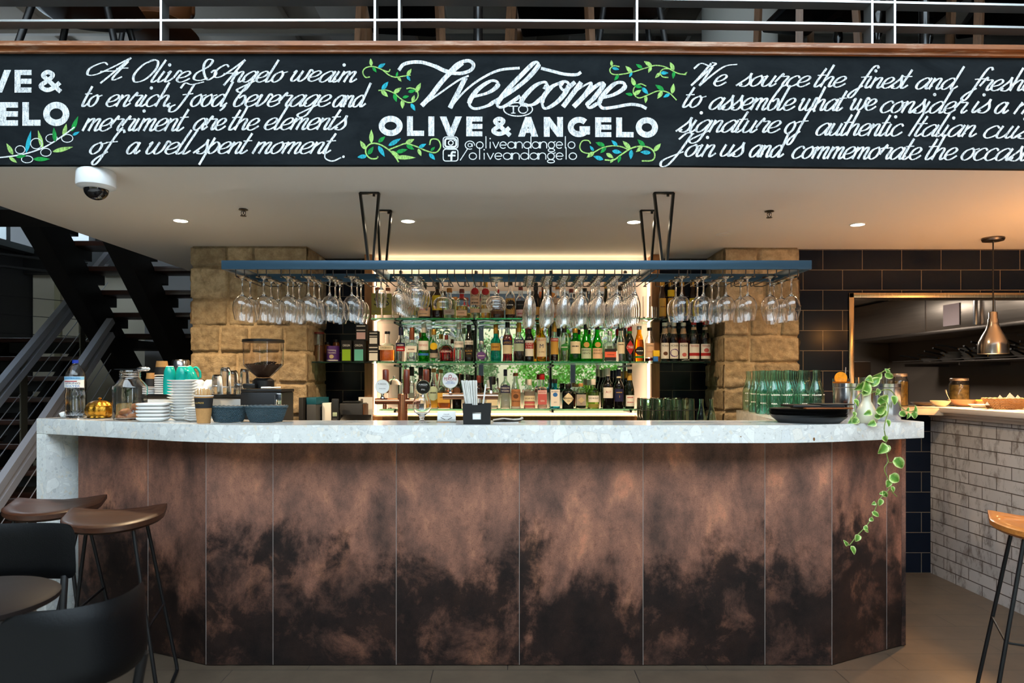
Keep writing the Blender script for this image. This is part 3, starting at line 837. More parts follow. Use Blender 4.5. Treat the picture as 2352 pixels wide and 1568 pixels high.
# thin rounded lines: handles, badges, olives
ck = Chalk(0.0017)
def thin(word, x0, x1, base, h):
    n = len(word); pen = 0; items = []
    wid = {'o': 1.0, 'l': 0.45, 'i': 0.45, 'v': 0.85, 'e': 0.95, 'a': 1.05, 'n': 0.9, 'd': 1.05, 'g': 1.0, '@': 1.5, '/': 1.0}
    for c in word: items.append((c, pen)); pen += wid[c] + 0.14
    k = (x1-x0)/pen; r = k*0.47; xh = h
    for c, p in items:
        x = x0 + p*k; w_ = wid[c]*k; cx = x + w_/2; ry = xh/2; cy = base-ry
        L = lambda *pp: ck.ribbon(list(pp), 2.0)
        arc = lambda a0, a1, rx=w_*0.48, yy=cy, rr=ry, xx=None: ck.ribbon([((xx or cx)+rx*math.cos(a0+(a1-a0)*t/18), yy+rr*math.sin(a0+(a1-a0)*t/18)) for t in range(19)], 2.0)
        if c == 'o': arc(0, 2*PI)
        elif c == 'l': L((cx, base), (cx, base-h*1.85))
        elif c == 'i': L((cx, base), (cx, base-h)); ck.disc(cx, base-h*1.5, 1.6)
        elif c == 'v': L((x, base-h), (cx, base)); L((cx, base), (x+w_, base-h))
        elif c == 'e': L((x+1, cy), (x+w_-1, cy)); arc(0, -PI*1.75)
        elif c == 'a': arc(0, 2*PI); L((x+w_, base-h), (x+w_, base))
        elif c == 'd': arc(0, 2*PI); L((x+w_, base-h*1.85), (x+w_, base))
        elif c == 'n': L((x, base-h), (x, base)); arc(PI, 2*PI, w_*0.48, base-h*0.55, h*0.45); L((x+w_*0.98, base-h*.55), (x+w_*.98, base))
        elif c == 'g': arc(0, 2*PI, w_*0.44); ck.ribbon(ell(cx, base+h*0.28, w_*0.46, h*0.24, 20), 2.0, True); L((cx+w_*.3, base-h*.9), (cx+w_*.6, base-h*1.05))
        elif c == '@': ck.ribbon(ell(cx, cy, w_*0.18, h*0.26, 20), 1.8, True); arc(PI*0.35, PI*2.05, w_*0.44, cy, h*0.62); L((cx+w_*.2, cy-h*.25), (cx+w_*.24, cy+h*.25))
        elif c == '/': L((x, base+2), (x+w_, base-h*1.7))
thin("@oliveandangelo", 1067, 1323, 341, 15); thin("/oliveandangelo", 1057, 1327, 366.5, 15)
def rrect(x0, y0, x1, y1, r, w):
    P = []
    for cx, cy, a0 in ((x1-r, y0+r, -PI/2), (x1-r, y1-r, 0), (x0+r, y1-r, PI/2), (x0+r, y0+r, PI)):
        P += [(cx+r*math.cos(a0+PI/2*k/5), cy+r*math.sin(a0+PI/2*k/5)) for k in range(6)]
    ck.ribbon(P, w, True)
rrect(1018, 315, 1052, 341, 6, 2.2); rrect(1022.5, 319, 1048, 337.5, 5, 4); ck.ribbon(ell(1035.5, 328.5, 5.5, 5.2, 20), 2.4, True); ck.disc(1043.5, 323, 1.6)
rrect(1018, 343, 1052, 370, 6, 2.2)
ck.ribbon([tuple(v[:2]) for v in catmull([(1047,350,0),(1039,350,0),(1037,357,0),(1037,370,0)], 5)], 4.5); ck.ribbon([(1029,357.5),(1046,357.5)], 4)
tag(ck.m.build('line_lettering', chalk_thin, board, fix=False), 'thin white chalk handles and badges'); ck = Chalk(0.0017)
olives = [(47,344,11,9),(84,330,13,12),(119,318,13,9.5),(155,318,13,9),(106,350,12,9),(63,366,13,8)]
for ox, oy, rx, ry in olives: ck.ribbon(ell(ox, oy, rx, ry, 24), 1.8, True)
ck.ribbon([tuple(v[:2]) for v in catmull([(-40,364,0),(10,361,0),(60,353,0),(105,337,0),(145,312,0),(172,292,0)], 6)], 3.0)
o = ck.m.build('olive_drawing', chalk_thin, board, fix=False); tag(o, 'thin white chalk olive outlines on a stem')

# olive sprays: stems and leaves
cl, cg, cb = Chalk(0.0013), Chalk(0.0019), Chalk(0.0021)
def spray():
    global cl, cg, cb
    for c_, n_, m_, lb in ((cl, 'vine_drawing', chalk_lg, 'lime chalk vine stems and leaves'), (cg, 'leaf_drawing', chalk_g, 'mid green chalk leaves'), (cb, 'leaf_drawing', chalk_b, 'cyan chalk leaves')):
        tag(c_.m.build(n_, m_, board, fix=False), lb)
    cl, cg, cb = Chalk(0.0013), Chalk(0.0019), Chalk(0.0021)
def leaf(x, y, ang, L, c, fat=0.22):
    d = (math.cos(ang), math.sin(ang)); n_ = (-d[1], d[0]); P = []
    for k in range(9):
        t = k/8; w = math.sin(PI*t**0.8)*min(L*fat, 5.0)
        P.append((x+d[0]*L*t+n_[0]*w, y+d[1]*L*t+n_[1]*w))
    for k in range(7, 0, -1):
        t = k/8; w = math.sin(PI*t**0.8)*min(L*fat, 5.0)
        P.append((x+d[0]*L*t-n_[0]*w, y+d[1]*L*t-n_[1]*w))
    {'l': cl, 'g': cg, 'b': cb}[c].poly(P)
def vine(s, w=2.6): cl.ribbon([tuple(v[:2]) for v in catmull([(p[0], p[1], 0) for p in Z2(s)], 6)], w)
def lv(s):
    for q in s.split():
        x, y, x2, y2, c = q.split(','); a = Z2(x+','+y)[0]; b = Z2(x2+','+y2)[0]
        leaf(a[0], a[1], math.atan2(b[1]-a[1], b[0]-a[0]), math.hypot(b[0]-a[0], b[1]-a[1]), c)
vine("205,520 175,522 157,490 175,460 225,450 285,470 330,505 375,522 430,515 480,508"); vine("295,475 330,485 342,468")
lv("215,447,210,395,l 260,458,310,430,b 222,452,250,490,g 385,520,392,485,g 392,518,418,552,l 455,512,485,465,l 455,512,478,548,b")
spray()
vine("262,612 310,608 365,628 410,665 460,692 505,685 530,650 520,610 480,595 452,600")
lv("285,608,330,552,b 280,610,328,655,l 365,630,418,592,l 368,632,385,690,g 425,672,425,735,l 425,660,470,650,g 462,622,515,612,g 515,625,548,560,l 490,690,505,642,l 482,700,512,750,b")
spray()
vine("260,1055 250,1070 210,1070 180,1040 180,1000 215,970 270,975 330,1010 370,1050 400,1095",3.2); vine("330,1012 400,985 450,970 520,990 590,1020 650,1030 682,990 665,945 620,942 608,980",3.0)
lv("215,968,215,875,l 175,1010,140,950,l 262,962,308,922,g 330,985,415,935,b 262,985,305,1060,b 192,1045,230,990,g 185,1055,120,1062,b 345,1020,410,1065,l 370,1062,515,1065,l 380,1030,460,1010,g 445,968,505,940,l 450,980,505,1010,g 535,998,585,972,b 530,1005,552,1055,l 615,1020,645,992,g 605,1035,645,1080,b")
spray()
vine("1890,450 1850,445 1825,470 1840,500 1900,502 1980,485 2060,460 2130,440 2200,450 2280,490 2340,500"); vine("2220,520 2180,515 2165,485 2190,462 2240,462")
lv("1838,450,1835,405,l 1840,460,1888,470,b 1885,505,1855,545,g 1975,490,1930,445,l 1975,488,1955,522,b 2045,460,2000,432,g 2110,445,2055,412,l 2105,445,2085,490,l 2165,490,2220,490,b 2165,488,2130,525,l 2258,470,2230,415,l 2258,478,2250,530,g 2330,498,2348,480,l")
spray()
vine("2070,580 2030,565 1990,590 1985,630 2020,660 2080,640 2150,612 2220,622 2275,672"); 
lv("1995,580,1970,520,l 1990,575,2045,590,g 1980,640,1930,632,g 1985,640,2038,605,l 2040,590,2085,635,b 2070,645,2065,695,l 2190,608,2130,570,g 2180,612,2145,665,l 2245,630,2255,560,l 2230,630,2185,655,b")
spray()
vine("1695,970 1680,950 1640,952 1622,990 1640,1025 1700,1035 1770,1000 1840,985 1900,990 1950,1010"); vine("1790,1080 1850,1080 1900,1045 1970,1000 2040,985 2100,1000 2128,1040 2110,1080 2040,1085",3.2)
lv("1715,1020,1690,985,b 1720,1025,1668,1065,l 1790,985,1728,962,g 1800,995,1760,1035,g 1875,985,1835,948,b 1840,1020,1905,1030,b 1780,1078,1712,1055,b 1800,1035,1850,1068,l 1850,1072,1825,1102,l 1895,1050,1880,1100,g 1965,1005,1910,950,l 1970,1010,1965,1075,b 2060,985,2010,940,g 2045,990,2000,1025,l 2100,1030,2030,1025,b 2120,1020,2170,965,l")
spray()
for x, y, x2, y2, c in ((62,1060,118,1100,'l'),(90,1045,45,968,'l'),(178,1035,212,882,'b'),(290,1005,258,880,'l'),(375,960,365,862,'g'),(430,925,450,835,'l'),(485,890,530,785,'g'),(490,915,540,890,'b'),(355,1025,495,992,'l'),(225,1075,340,1075,'g'),(110,1060,180,1052,'g')):
    leaf(x/2.94, y/2.94, math.atan2(y2-y, x2-x), math.hypot(x2-x, y2-y)/2.94, c, 0.17)
spray()

# ------------------------------------------------------------------ mezzanine edge: timber trims, railing
def strip(name, pa, pb, y0, y1, m, b=0.004):
    """horizontal board along the mezzanine edge between picture heights pa (top) and pb (bottom)"""
    mb = MB()
    seg = [-290, 1400, 1900, 2352, 3900]
    for a, c in zip(seg, seg[1:]):
        p = [px_board(a, (pa+pb)/2 + bend(a), y0), px_board(c, (pa+pb)/2 + bend(c), y0)]
        h = (pb-pa)/F*y0
        mb.obox(p[0] + Vector((0, (y1-y0)/2, 0)), p[1] + Vector((0, (y1-y0)/2, 0)), y1-y0, h)
    return mb.build(name, m)
struct(strip('trim_6', 93.5, 104, 2.765, 3.0, wood_trim))
struct(strip('trim_7', 105.2, 119.5, 2.785, 2.83, wood_trim))
sbox('floor_mezzanine', dark_paint, -2.57, 6.4, YB+0.02, 9.3, 2.61, 2.64)
rail = empty('balcony_railing', (0, 2.86, 2.66), 'flat steel balcony railing above the chalkboard', 'railing')
def railbar(py, y0, d, h):
    mb = MB(); seg = [-290, 1000, 1500, 1900, 2352, 3600]; sag = [2, 0, 3, 8, 17, 40]
    for i in range(5):
        a, c = seg[i], seg[i+1]
        A = Vector((WX(a, y0), y0 + d/2, WZ(py+sag[i], y0))) - Vector((0, 2.86, 2.66)); B = Vector((WX(c, y0), y0 + d/2, WZ(py+sag[i+1], y0))) - Vector((0, 2.86, 2.66))
        mb.obox(A, B, d, h)
    return mb
rail_steel = M_('rail_steel', rgb(186,188,188), 0.3, metal=0.85)
railbar(45.5, 2.84, 0.058, 0.009).build('rail', rail_steel, rail)
railbar(-6, 2.84, 0.058, 0.009).build('rail', rail_steel, rail)
railbar(-190, 2.84, 0.06, 0.02).build('handrail', rail_steel, rail)
for px in (-180, 370, 861, 917, 1463, 2003, 2055, 2560):
    x = WX(px, 2.84)
    MB().box(x-0.0045, x+0.0045, -0.022, 0.039, 0.02, 0.62).build('post', rail_steel, rail)
# ------------------------------------------------------------------ the bar: copper front and terrazzo top
P0, P1, P2, P3, P4 = Vector((-2.195, 3.489)), Vector((-1.372, 3.105)), Vector((1.475, 3.105)), Vector((1.823, 3.283)), Vector((1.925, 3.335))
bar = empty('bar_counter', (0, 3.2, 0), 'bar front clad in tall dark copper patina panels under the white counter', 'bar')
def panel(a, b, t=0.02):
    d = (b-a).normalized(); n = Vector((-d.y, d.x)); g = 0.0014
    A, B = a + d*g, b - d*g
    mb = MB(); mb.prism([A, B, B+n*t, A+n*t], 0.004, ZB-TB-0.001, 0.0012)
    o = mb.build('front_panel', copper_pat, bar); o.location = (0, -3.2, 0)
def on(pa, pb, px, flat=True):
    """point of segment pa-pb whose picture column is px"""
    k = (px-CX)/F; den = (pb.x-pa.x) - k*(pb.y-pa.y)
    return pa + (pb-pa)*((k*pa.y - pa.x)/den)
chain = [P0, on(P0, P1, 340), P1] + [Vector((WX(px, 3.105), 3.105)) for px in (627, 910, 1193, 1477, 1757)] + [P2, on(P2, P3, 2033) if False else P3, P4]
for a, b in zip(chain, chain[1:]): panel(a, b)
seam_m = M_('seam_strip', rgb(150, 140, 134), .45, metal=.3)
for p in chain[1:-1]:
    MB().box(p.x-.0012, p.x+.0012, p.y-3.2-.0003, p.y-3.2+.01, .004, ZB-TB-.001).build('seam_strip', seam_m, bar)
mb = MB()
off = lambda p, dy: Vector((p.x, p.y+dy))
mb.prism([P0+Vector((.03,.03)), off(P1, .03), off(P2, .03), P4+Vector((-.03,.02)), Vector((1.87, 4.40)), Vector((1.52, 4.40)), Vector((1.34, 3.30)), Vector((-1.2, 3.27)), P0+Vector((.14, .25))], 0.0, ZB-TB-0.002)
o = mb.build('carcass', dark_paint, bar); o.location = (0, -3.2, 0)
MB().prism([P4, P4+Vector((0.02, 0)), Vector((1.90, 4.40)), Vector((1.88, 4.40))], 0.004, ZB-TB-0.002).build('end_panel', copper_pat, bar).location = (0, -3.2, 0)

C1 = Vector((-1.29, 2.95)); wd = Vector((-0.904, 0.428)); wn_ = Vector((0.428, 0.904))
C0 = C1 + wd*1.2247
top = empty('countertop', (0, 3.2, ZB), 'white terrazzo bar counter with a slab end standing on the floor', 'countertop')
def arc_corner(a, b, c, r, n=6):
    d1, d2 = (a-b).normalized(), (c-b).normalized()
    return [tuple(v[:2]) for v in [((1-t)**2)*(b+d1*r) + 2*t*(1-t)*b + t*t*(b+d2*r) for t in [k/n for k in range(n+1)]]]
C2, C3 = Vector((1.30, 2.95)), Vector((1.955, 3.205))
poly = [tuple(C0)] + arc_corner(C0, C1, C2, 0.25) + arc_corner(C1, C2, C3, 0.22) + [tuple(C3), (1.945, 3.36), (1.915, 4.50), (1.487, 4.44), (1.30, 3.30), (-1.166, 3.30), tuple(C0 + wn_*0.37)]
mb = MB(); mb.prism(poly, -TB, 0, 0.003)
mb.build('slab', terrazzo, top).location = (0, -3.2, 0)
e0, e1 = C0, C0 - wd*0.077
mb = MB(); mb.prism([tuple(e0), tuple(e1), tuple(e1+wn_*0.37), tuple(e0+wn_*0.37)], -ZB, -TB-0.0005, 0.002)
mb.build('end_slab', terrazzo, top).location = (0, -3.2, 0)

# lower work benches behind the bar
bench = MB(); bench.box(-1.30, 1.40, 4.30, 4.78, 0.90, 0.94, 0.003); bench.box(-1.29, 1.39, 4.34, 4.76, 0, 0.8985)
tag(bench.build('back_bench', M_('bench_dark', rgb(58, 46, 40), 0.4)), 'dark back bench under the bottle niche', 'bench')
MB_ = MB(); MB_.prism([(-2.16, 4.02), (-1.02, 3.52), (-0.86, 3.90), (-1.32, 4.28), (-2.1, 4.42)], 0.0, 0.955, 0.002)
tag(MB_.build('work_bench', M_('bench_steel', rgb(96, 92, 90), 0.4, metal=0.5)), 'low work bench behind the left bend of the bar counter', 'bench')
MB_ = MB(); MB_.box(-0.80, 0.0, 3.42, 3.86, 0.86, 0.90, 0.003); MB_.box(-0.78, -0.02, 3.45, 3.84, 0, 0.86)
tag(MB_.build('tap_bench', M_('bench_steel', rgb(96, 92, 90), 0.4, metal=0.5)), 'low steel bench under the beer taps behind the counter', 'bench')

# ------------------------------------------------------------------ hanging glass rack
DF, DR = 3.194, 3.62
zr1 = WZ(597.5, DF); zr0 = WZ(618, DF)
rx0, rx1 = WX(508, DF), WX(1865, DF)
rack = empty('glass_rack', (0, DF, zr0), 'long dark blue steel rack hanging from the ceiling full of upturned glasses', 'glass rack')
def R(mb, name, m):
    o = mb.build(name, m, rack); o.location = (0, -DF, -zr0); return o
R(MB().box(rx0, rx1, DF, DF+0.022, zr0, zr1, 0.002), 'front_bar', rack_steel)
R(MB().box(rx0+0.02, rx1-0.02, DR-0.022, DR, zr0, zr1, 0.002), 'back_bar', rack_steel)
for xa, xb in ((rx0, rx0+0.022), (rx1-0.022, rx1), (WX(852, DF), WX(852, DF)+0.02), (WX(1508, DF)-0.02, WX(1508, DF))):
    R(MB().box(xa, xb, DF+0.022, DR-0.022, zr0, zr1, 0.002), 'cross_bar', rack_steel)
COLS = [557, 607, 660, 708, 758, 809] + [875, 915, 956, 996.5, 1037, 1077.5, 1118, 1177, 1218, 1259, 1298, 1337, 1378, 1418, 1458, 1500] + [1566, 1617, 1666, 1718, 1768, 1817]
zrod = WZ(634, DF)
for px in COLS:
    hw = 0.0205 if (px < 850 or px > 1520) else 0.0165
    x = WX(px, DF+0.04)
    for sgn in (-1, 1):
        xx = x + sgn*hw; xo = xx + sgn*0.022
        pts = [(xx, DF+0.011, zr0+0.004), (xx, DF+0.013, zrod+0.010), (xx, DF+0.020, zrod), (xx, DR-0.075, zrod), (xo, DR-0.030, zrod+0.006), (xo, DR-0.012, zrod+0.012), (xo, DR-0.011, zr0+0.004)]
        R(MB().tube(pts, 0.0026, 6), 'rod', blk)

def hanger(px0, px1, pxb0, pxb1, D, label):
    o = empty('rack_hanger', (WX((px0+px1)/2, D), D, zr1), label, 'hanger', 'steel straps carrying the glass rack')
    xm = WX((px0+px1)/2, D)
    a0, a1 = WX(px0, D)-xm, WX(px1, D)-xm
    b0, b1 = WX(pxb0, D)-xm, WX(pxb1, D)-xm
    H = ZC - zr1
    mb = MB()
    mb.box(a0, a1, -0.011, 0.011, H-0.008, H-0.0005, 0.001)
    for p, q in ((a0, b0), (a1, b1)):
        pts = [Vector((p*0.97 + 0*q, 0, H-0.004)), Vector((p+(q-p)*0.62, 0, H*0.40)), Vector((q, 0, 0.001))]
        for u, v in zip(pts, pts[1:]): mb.obox(u, v, 0.022, 0.0115, up=Vector((1, 0, 0)))
    mb.build('strap', hang_steel, o)
    MB().cyl((a0*0+0.02, 0, H-0.02), 0.006, 0.013, 10).build('bolt', hang_steel, o)
hanger(827, 871, 846, 858, DF+0.011, 'front left steel strap holding the glass rack')
hanger(868, 899, 874, 886, DR-0.08, 'rear left steel strap holding the glass rack')
hanger(1502, 1547, 1520, 1532, DF+0.011, 'front right steel strap holding the glass rack')
hanger(1471, 1506, 1484, 1494, DR-0.08, 'rear right steel strap holding the glass rack')

# stemware (hung upside down: z=0 is the foot resting on the rods, bowl below)
def glass_mesh(name, H, foot, stem_l, prof, t=0.0013, seg=28, stem=0.0038):
    """prof: outer bowl profile from stem joint down to rim, (r, drop)"""
    outer = [(0, 0.0022), (foot*0.5, 0.002), (foot, 0.0006), (foot, -0.0006), (foot*0.45, -0.0028), (stem*1.9, -0.007), (stem, -0.016), (stem, -stem_l+0.012)]
    outer += [(stem*1.35, -stem_l+0.004)] + [(r, -stem_l-d) for r, d in prof]
    inner = [(max(r-t, 0.0), -stem_l-d) for r, d in prof][::-1]
    inner = [p for p in inner if p[0] > 0.004]
    inner.append((0, inner[-1][1] + 0.004))
    mb = MB(); mb.lathe(outer + inner, seg=seg)
    return mb.mesh(name, glass)
big = glass_mesh('wine_glass', .2, .036, .083, [(0.010, 0.004), (0.027, 0.016), (0.039, 0.034), (0.0435, 0.054), (0.0425, 0.078), (0.037, 0.104), (0.0325, 0.122)])
flute = glass_mesh('flute_glass', .2, .030, .068, [(0.008, 0.008), (0.018, 0.030), (0.0265, 0.058), (0.0295, 0.085), (0.0285, 0.115), (0.0245, 0.140), (0.021, 0.152)])
tulip = glass_mesh('small_wine_glass', .15, .028, .048, [(0.010, 0.005), (0.022, 0.014), (0.0275, 0.030), (0.0275, 0.050), (0.0245, 0.074), (0.021, 0.094)])
tulip2 = glass_mesh('medium_wine_glass', .17, .030, .055, [(0.010, 0.005), (0.024, 0.018), (0.0315, 0.038), (0.0325, 0.058), (0.029, 0.084), (0.0245, 0.108)])
brandy = glass_mesh('stemmed_beer_glass', .13, .032, .016, [(0.014, 0.006), (0.032, 0.022), (0.044, 0.046), (0.047, 0.066), (0.041, 0.092), (0.033, 0.110), (0.033, 0.122)], stem=0.008)
coupe = glass_mesh('coupe_glass', .14, .034, .078, [(0.010, 0.004), (0.030, 0.014), (0.043, 0.028), (0.047, 0.042), (0.046, 0.052), (0.043, 0.062), (0.041, 0.066)])
ORD = ['front', 'second', 'third', 'fourth', 'fifth', 'sixth', 'seventh']
def hang(name, me, px, n, pitch, label, cat, grp, d0=0.055, jit=0.003):
    x = WX(px, DF+d0)
    for k in range(n):
        o = bpy.data.objects.new(name, me); COL.objects.link(o)
        o.location = (x + RND.uniform(-jit, jit), DF + d0 + k*pitch, zrod + 0.0037)
        o.rotation_euler = (RND.uniform(-.012, .012), RND.uniform(-.012, .012), RND.uniform(0, 6))
        lab = label if n == 1 else label.replace('*', ('rearmost' if k == n-1 else ORD[k]))
        tag(o, lab.replace('*', 'only').replace('  ', ' '), cat, grp)
NUM = ['first', 'second', 'third', 'fourth', 'fifth', 'sixth', 'seventh']
for i, (px, n) in enumerate(zip(COLS[:6], (2, 3, 3, 3, 3, 3))):
    hang('wine_glass', big, px, n, 0.098, '* large wine glass in %s rack row from left end' % NUM[i], 'wine glass', 'large wine glasses at the left of the rack')
hang('small_wine_glass', tulip, 875.5, 1, 0.07, 'single small wine glass hanging right of the big left wine glasses', 'wine glass', 'small stemmed glasses in the rack', 0.07)
hang('medium_wine_glass', tulip2, 915, 6, 0.062, '* small tapered wine glass in the row before the beer goblets', 'wine glass', 'small stemmed glasses in the rack', 0.06)
hang('stemmed_beer_glass', brandy, 956, 3, 0.096, '* round stemmed beer goblet in its rack row', 'beer glass', 'round goblets in the rack', 0.06)
hang('coupe_glass', coupe, 1017, 1, 0.1, 'lone shallow coupe glass hanging left of the rack middle', 'coupe glass', 'coupes in the rack', 0.12)
hang('coupe_glass', coupe, 1139, 2, 0.1, '* shallow coupe glass hanging beside the champagne flutes', 'coupe glass', 'coupes in the rack', 0.08)
for i, px in enumerate(COLS[14:21]):
    hang('flute_glass', flute, px, 6, 0.062, '* champagne flute in %s flute row counted from left' % NUM[i], 'flute glass', 'champagne flutes in the rack', 0.045)
for i, (px, n, lab) in enumerate(zip(COLS[22:], (2, 2, 3, 2, 1, 3), ('first', 'second', 'third', 'fourth', 'fifth', 'last'))):
    hang('wine_glass', big, px, n, 0.105, '* large wine glass in %s rack row right of the flutes' % lab, 'wine glass', 'large wine glasses at the right of the rack')

# ------------------------------------------------------------------ ceiling fittings
def ceil_xy(px, py):
    D = (ZC-HC)*F/(CY-py); return WX(px, D), D
warm = (1.0, 0.72, 0.42)
lamp_em = M_('downlight_lens', (1, 1, 1, 1), emit=(1.0, 0.85, 0.62, 1), estr=30.0)
fit_white = M_('fitting_white', rgb(226,222,216), 0.5)
def downlight(px, py, label, on_=True, power=110.0, spot=142):
    x, y = ceil_xy(px, py)
    o = empty('downlight', (x, y, ZC), label, 'downlight', 'round recessed ceiling lights')
    mb = MB(); mb.lathe([(0.036, -0.004), (0.043, -0.004), (0.045, -0.0005), (0.036, -0.0005), (0.036, -0.004)], seg=28); mb.build('trim_ring', fit_white, o)
    mb = MB(); mb.cyl((0, 0, -0.003), 0.0355, 0.0022, 28); mb.build('lens', lamp_em if on_ else fit_white, o)
    if on_:
        l = bpy.data.lights.new('downlight_beam', 'SPOT'); l.energy = power; l.color = warm; l.spot_size = math.radians(spot); l.spot_blend = 0.85; l.shadow_soft_size = 0.035
        lo = bpy.data.objects.new('downlight_beam', l); COL.objects.link(lo); lo.parent = o; lo.location = (0, 0, -0.012)
downlight(415, 506, 'lit round downlight in ceiling near the left stone pillar')
downlight(937, 507, 'lit round downlight just right of the left rack straps')
downlight(1456, 509, 'lit round downlight just left of the right rack straps')
downlight(1970, 515, 'lit round downlight in the warm ceiling near the tiled wall', power=45.0)
downlight(1662, 538, 'unlit white round ceiling fitting near the right stone pillar', False)
def sprinkler(px, py, label):
    x, y = ceil_xy(px, py)
    o = empty('sprinkler_head', (x, y, ZC), label, 'sprinkler', 'fire sprinklers in the ceiling')
    MB().lathe([(0, -0.001), (0.022, -0.001), (0.024, -0.005), (0.010, -0.009), (0, -0.009)], seg=20).build('rose', M_('dark_chrome', rgb(90,86,80), 0.3, metal=0.9), o)
    mb = MB()
    for s_ in (-1, 1): mb.tube([(0.004*s_, 0, -0.008), (0.011*s_, 0, -0.016), (0.010*s_, 0, -0.026), (0.002*s_, 0, -0.034)], 0.0025, 6)
    mb.cyl((0, 0, -0.026), 0.003, 0.02, 8); mb.build('yoke', M_('dark_chrome', rgb(90,86,80), 0.3, metal=0.9), o)
    MB().cyl((0, 0, -0.037), 0.015, 0.003, 16).build('deflector', M_('dark_chrome', rgb(90,86,80), 0.3, metal=0.9), o)
sprinkler(559, 480, 'small sprinkler head in ceiling left of the rack'); sprinkler(1767, 484, 'small sprinkler head in ceiling right of the rack')
x, y = ceil_xy(221, 392)
o = empty('security_camera', (x, y, ZC), 'white dome security camera under the ceiling at upper left', 'security camera')
MB().lathe([(0, -0.001), (0.068, -0.001), (0.074, -0.008), (0.076, -0.060), (0.074, -0.068), (0.060, -0.076), (0.050, -0.080), (0, -0.080)], seg=40).build('housing', M_('camera_white', rgb(232,234,236), 0.35), o)
MB().lathe([(0.048, -0.079)] + [(0.048*math.cos(a), -0.079-0.044*math.sin(a)) for a in [PI/2*k/8 for k in range(1, 8)]] + [(0, -0.123)], seg=32).build('dome', M_('smoked_dome', rgb(16,16,18), 0.05, coat=0.5), o)
# pendant heat lamp over the pass
x, y = ceil_xy(2281, 546)
o = empty('pendant_lamp', (x, y, ZC), 'brushed metal bottle shaped pendant lamp over the kitchen pass', 'pendant lamp')
MB().lathe([(0, -0.0005), (0.060, -0.0005), (0.063, -0.008), (0.058, -0.020), (0, -0.021)], seg=32).build('ceiling_rose', steel_dk, o)
zt, zb_ = WZ(716, y)-ZC, WZ(812, y)-ZC
MB().tube([(0, 0, -0.02), (0, 0, zt)], 0.0042, 8).build('cord', blk, o)
h = zt-zb_; rr = 30.5*y/F
pr = [(0.26, 0), (0.29, .02), (0.29, .16), (0.34, .18), (0.36, .28), (0.48, .42), (0.75, .58), (0.93, .70), (0.99, .80), (1.0, 1.0), (0.97, 1.0), (0.95, .80), (0.70, .60), (0.3, .4), (0.05, .38)]
MB().lathe([(0, zt)] + [(r*rr, zt-q*h) for r, q in pr], seg=36).build('shade', M_('lamp_steel', rgb(190,180,170), 0.24, metal=1.0), o)
MB().ball((0, 0, zb_+0.035), 0.030, seg=16).build('bulb', M_('heat_bulb', (1, 1, 1, 1), emit=(1.0, 0.62, 0.3, 1), estr=40.0), o)
l = bpy.data.lights.new('heat_lamp_beam', 'SPOT'); l.energy = 95; l.color = (1.0, 0.50, 0.17); l.spot_size = math.radians(130); l.spot_blend = 0.5; l.shadow_soft_size = 0.03
lo = bpy.data.objects.new('heat_lamp_beam', l); COL.objects.link(lo); lo.parent = o; lo.location = (0, 0, zb_-0.005)
# its twin further along the pass
for k, lb in ((1, 'middle pendant lamp over the pass, nearer than the bottle shaped one in view'), (2, 'nearest pendant lamp over the pass, closest to the camera end')):
    t = copy_tree(o); t.location = (x+0.12*k, y-0.95*k, ZC); t['label'] = lb; t['group'] = 'pendant lamps over the pass'
    l = bpy.data.lights.new('ceiling_fill_glow', 'POINT'); l.energy = 8; l.color = (1.0, 0.42, 0.10); l.shadow_soft_size = 0.03  # added point light above the shade, tints the ceiling orange
    lo = bpy.data.objects.new('ceiling_fill_glow', l); COL.objects.link(lo); lo.parent = t; lo.location = (-.08, 0, zt+.02)
o['group'] = 'pendant lamps over the pass'
# ------------------------------------------------------------------ bottles
PROF = {
'wine':   [(0.92,0),(1,.02),(1,.60),(.94,.655),(.62,.72),(.22,.775),(.04,.81),(0,.97),(0,1)],
'burg':   [(0.92,0),(1,.02),(1,.44),(.88,.53),(.52,.65),(.18,.76),(.03,.84),(0,1)],
'spirit': [(0.92,0),(1,.02),(1,.60),(.96,.65),(.72,.70),(.25,.745),(.06,.78),(0,.9),(0,1)],
'tall':   [(0.92,0),(1,.02),(1,.56),(.90,.64),(.55,.73),(.20,.80),(.05,.86),(0,1)],
'squat':  [(0.94,0),(1,.025),(1,.50),(.95,.55),(.62,.60),(.15,.635),(0,.67),(0,1)],
'square': [(0.94,0),(1,.02),(1,.60),(.97,.64),(.55,.68),(.1,.71),(0,.74),(0,1)],
'low':    [(0.94,0),(1,.03),(1,.62),(.95,.68),(.6,.73),(.12,.76),(0,.79),(0,1)],
'round':  [(0.80,0),(.96,.05),(1,.18),(1,.42),(.90,.54),(.60,.64),(.2,.71),(.05,.75),(0,.9),(0,1)],
'waist':  [(0.95,0),(1,.03),(.88,.12),(.86,.30),(1,.50),(1,.58),(.80,.68),(.35,.77),(.08,.84),(0,1)],
'cone':   [(0.92,0),(1,.02),(1,.30),(.97,.45),(.84,.58),(.60,.68),(.42,.74),(.20,.80),(.05,.84),(0,1)],
'demi':   [(0.90,0),(.98,.03),(1,.20),(.99,.52),(.90,.60),(.55,.70),(.3,.76),(.12,.82),(0,.86),(0,1)],
'jug':    [(0.94,0),(1,.02),(1,.66),(.97,.72),(.85,.78),(.5,.83),(.16,.86),(0,.88),(0,1)],
'syrup':  [(0.94,0),(1,.02),(1,.56),(.92,.62),(.66,.70),(.34,.77),(.18,.81),(.05,.84),(0,1)],
}
def col(name, c, **k): return M_('paint_%s' % name, rgb(*c), **k)
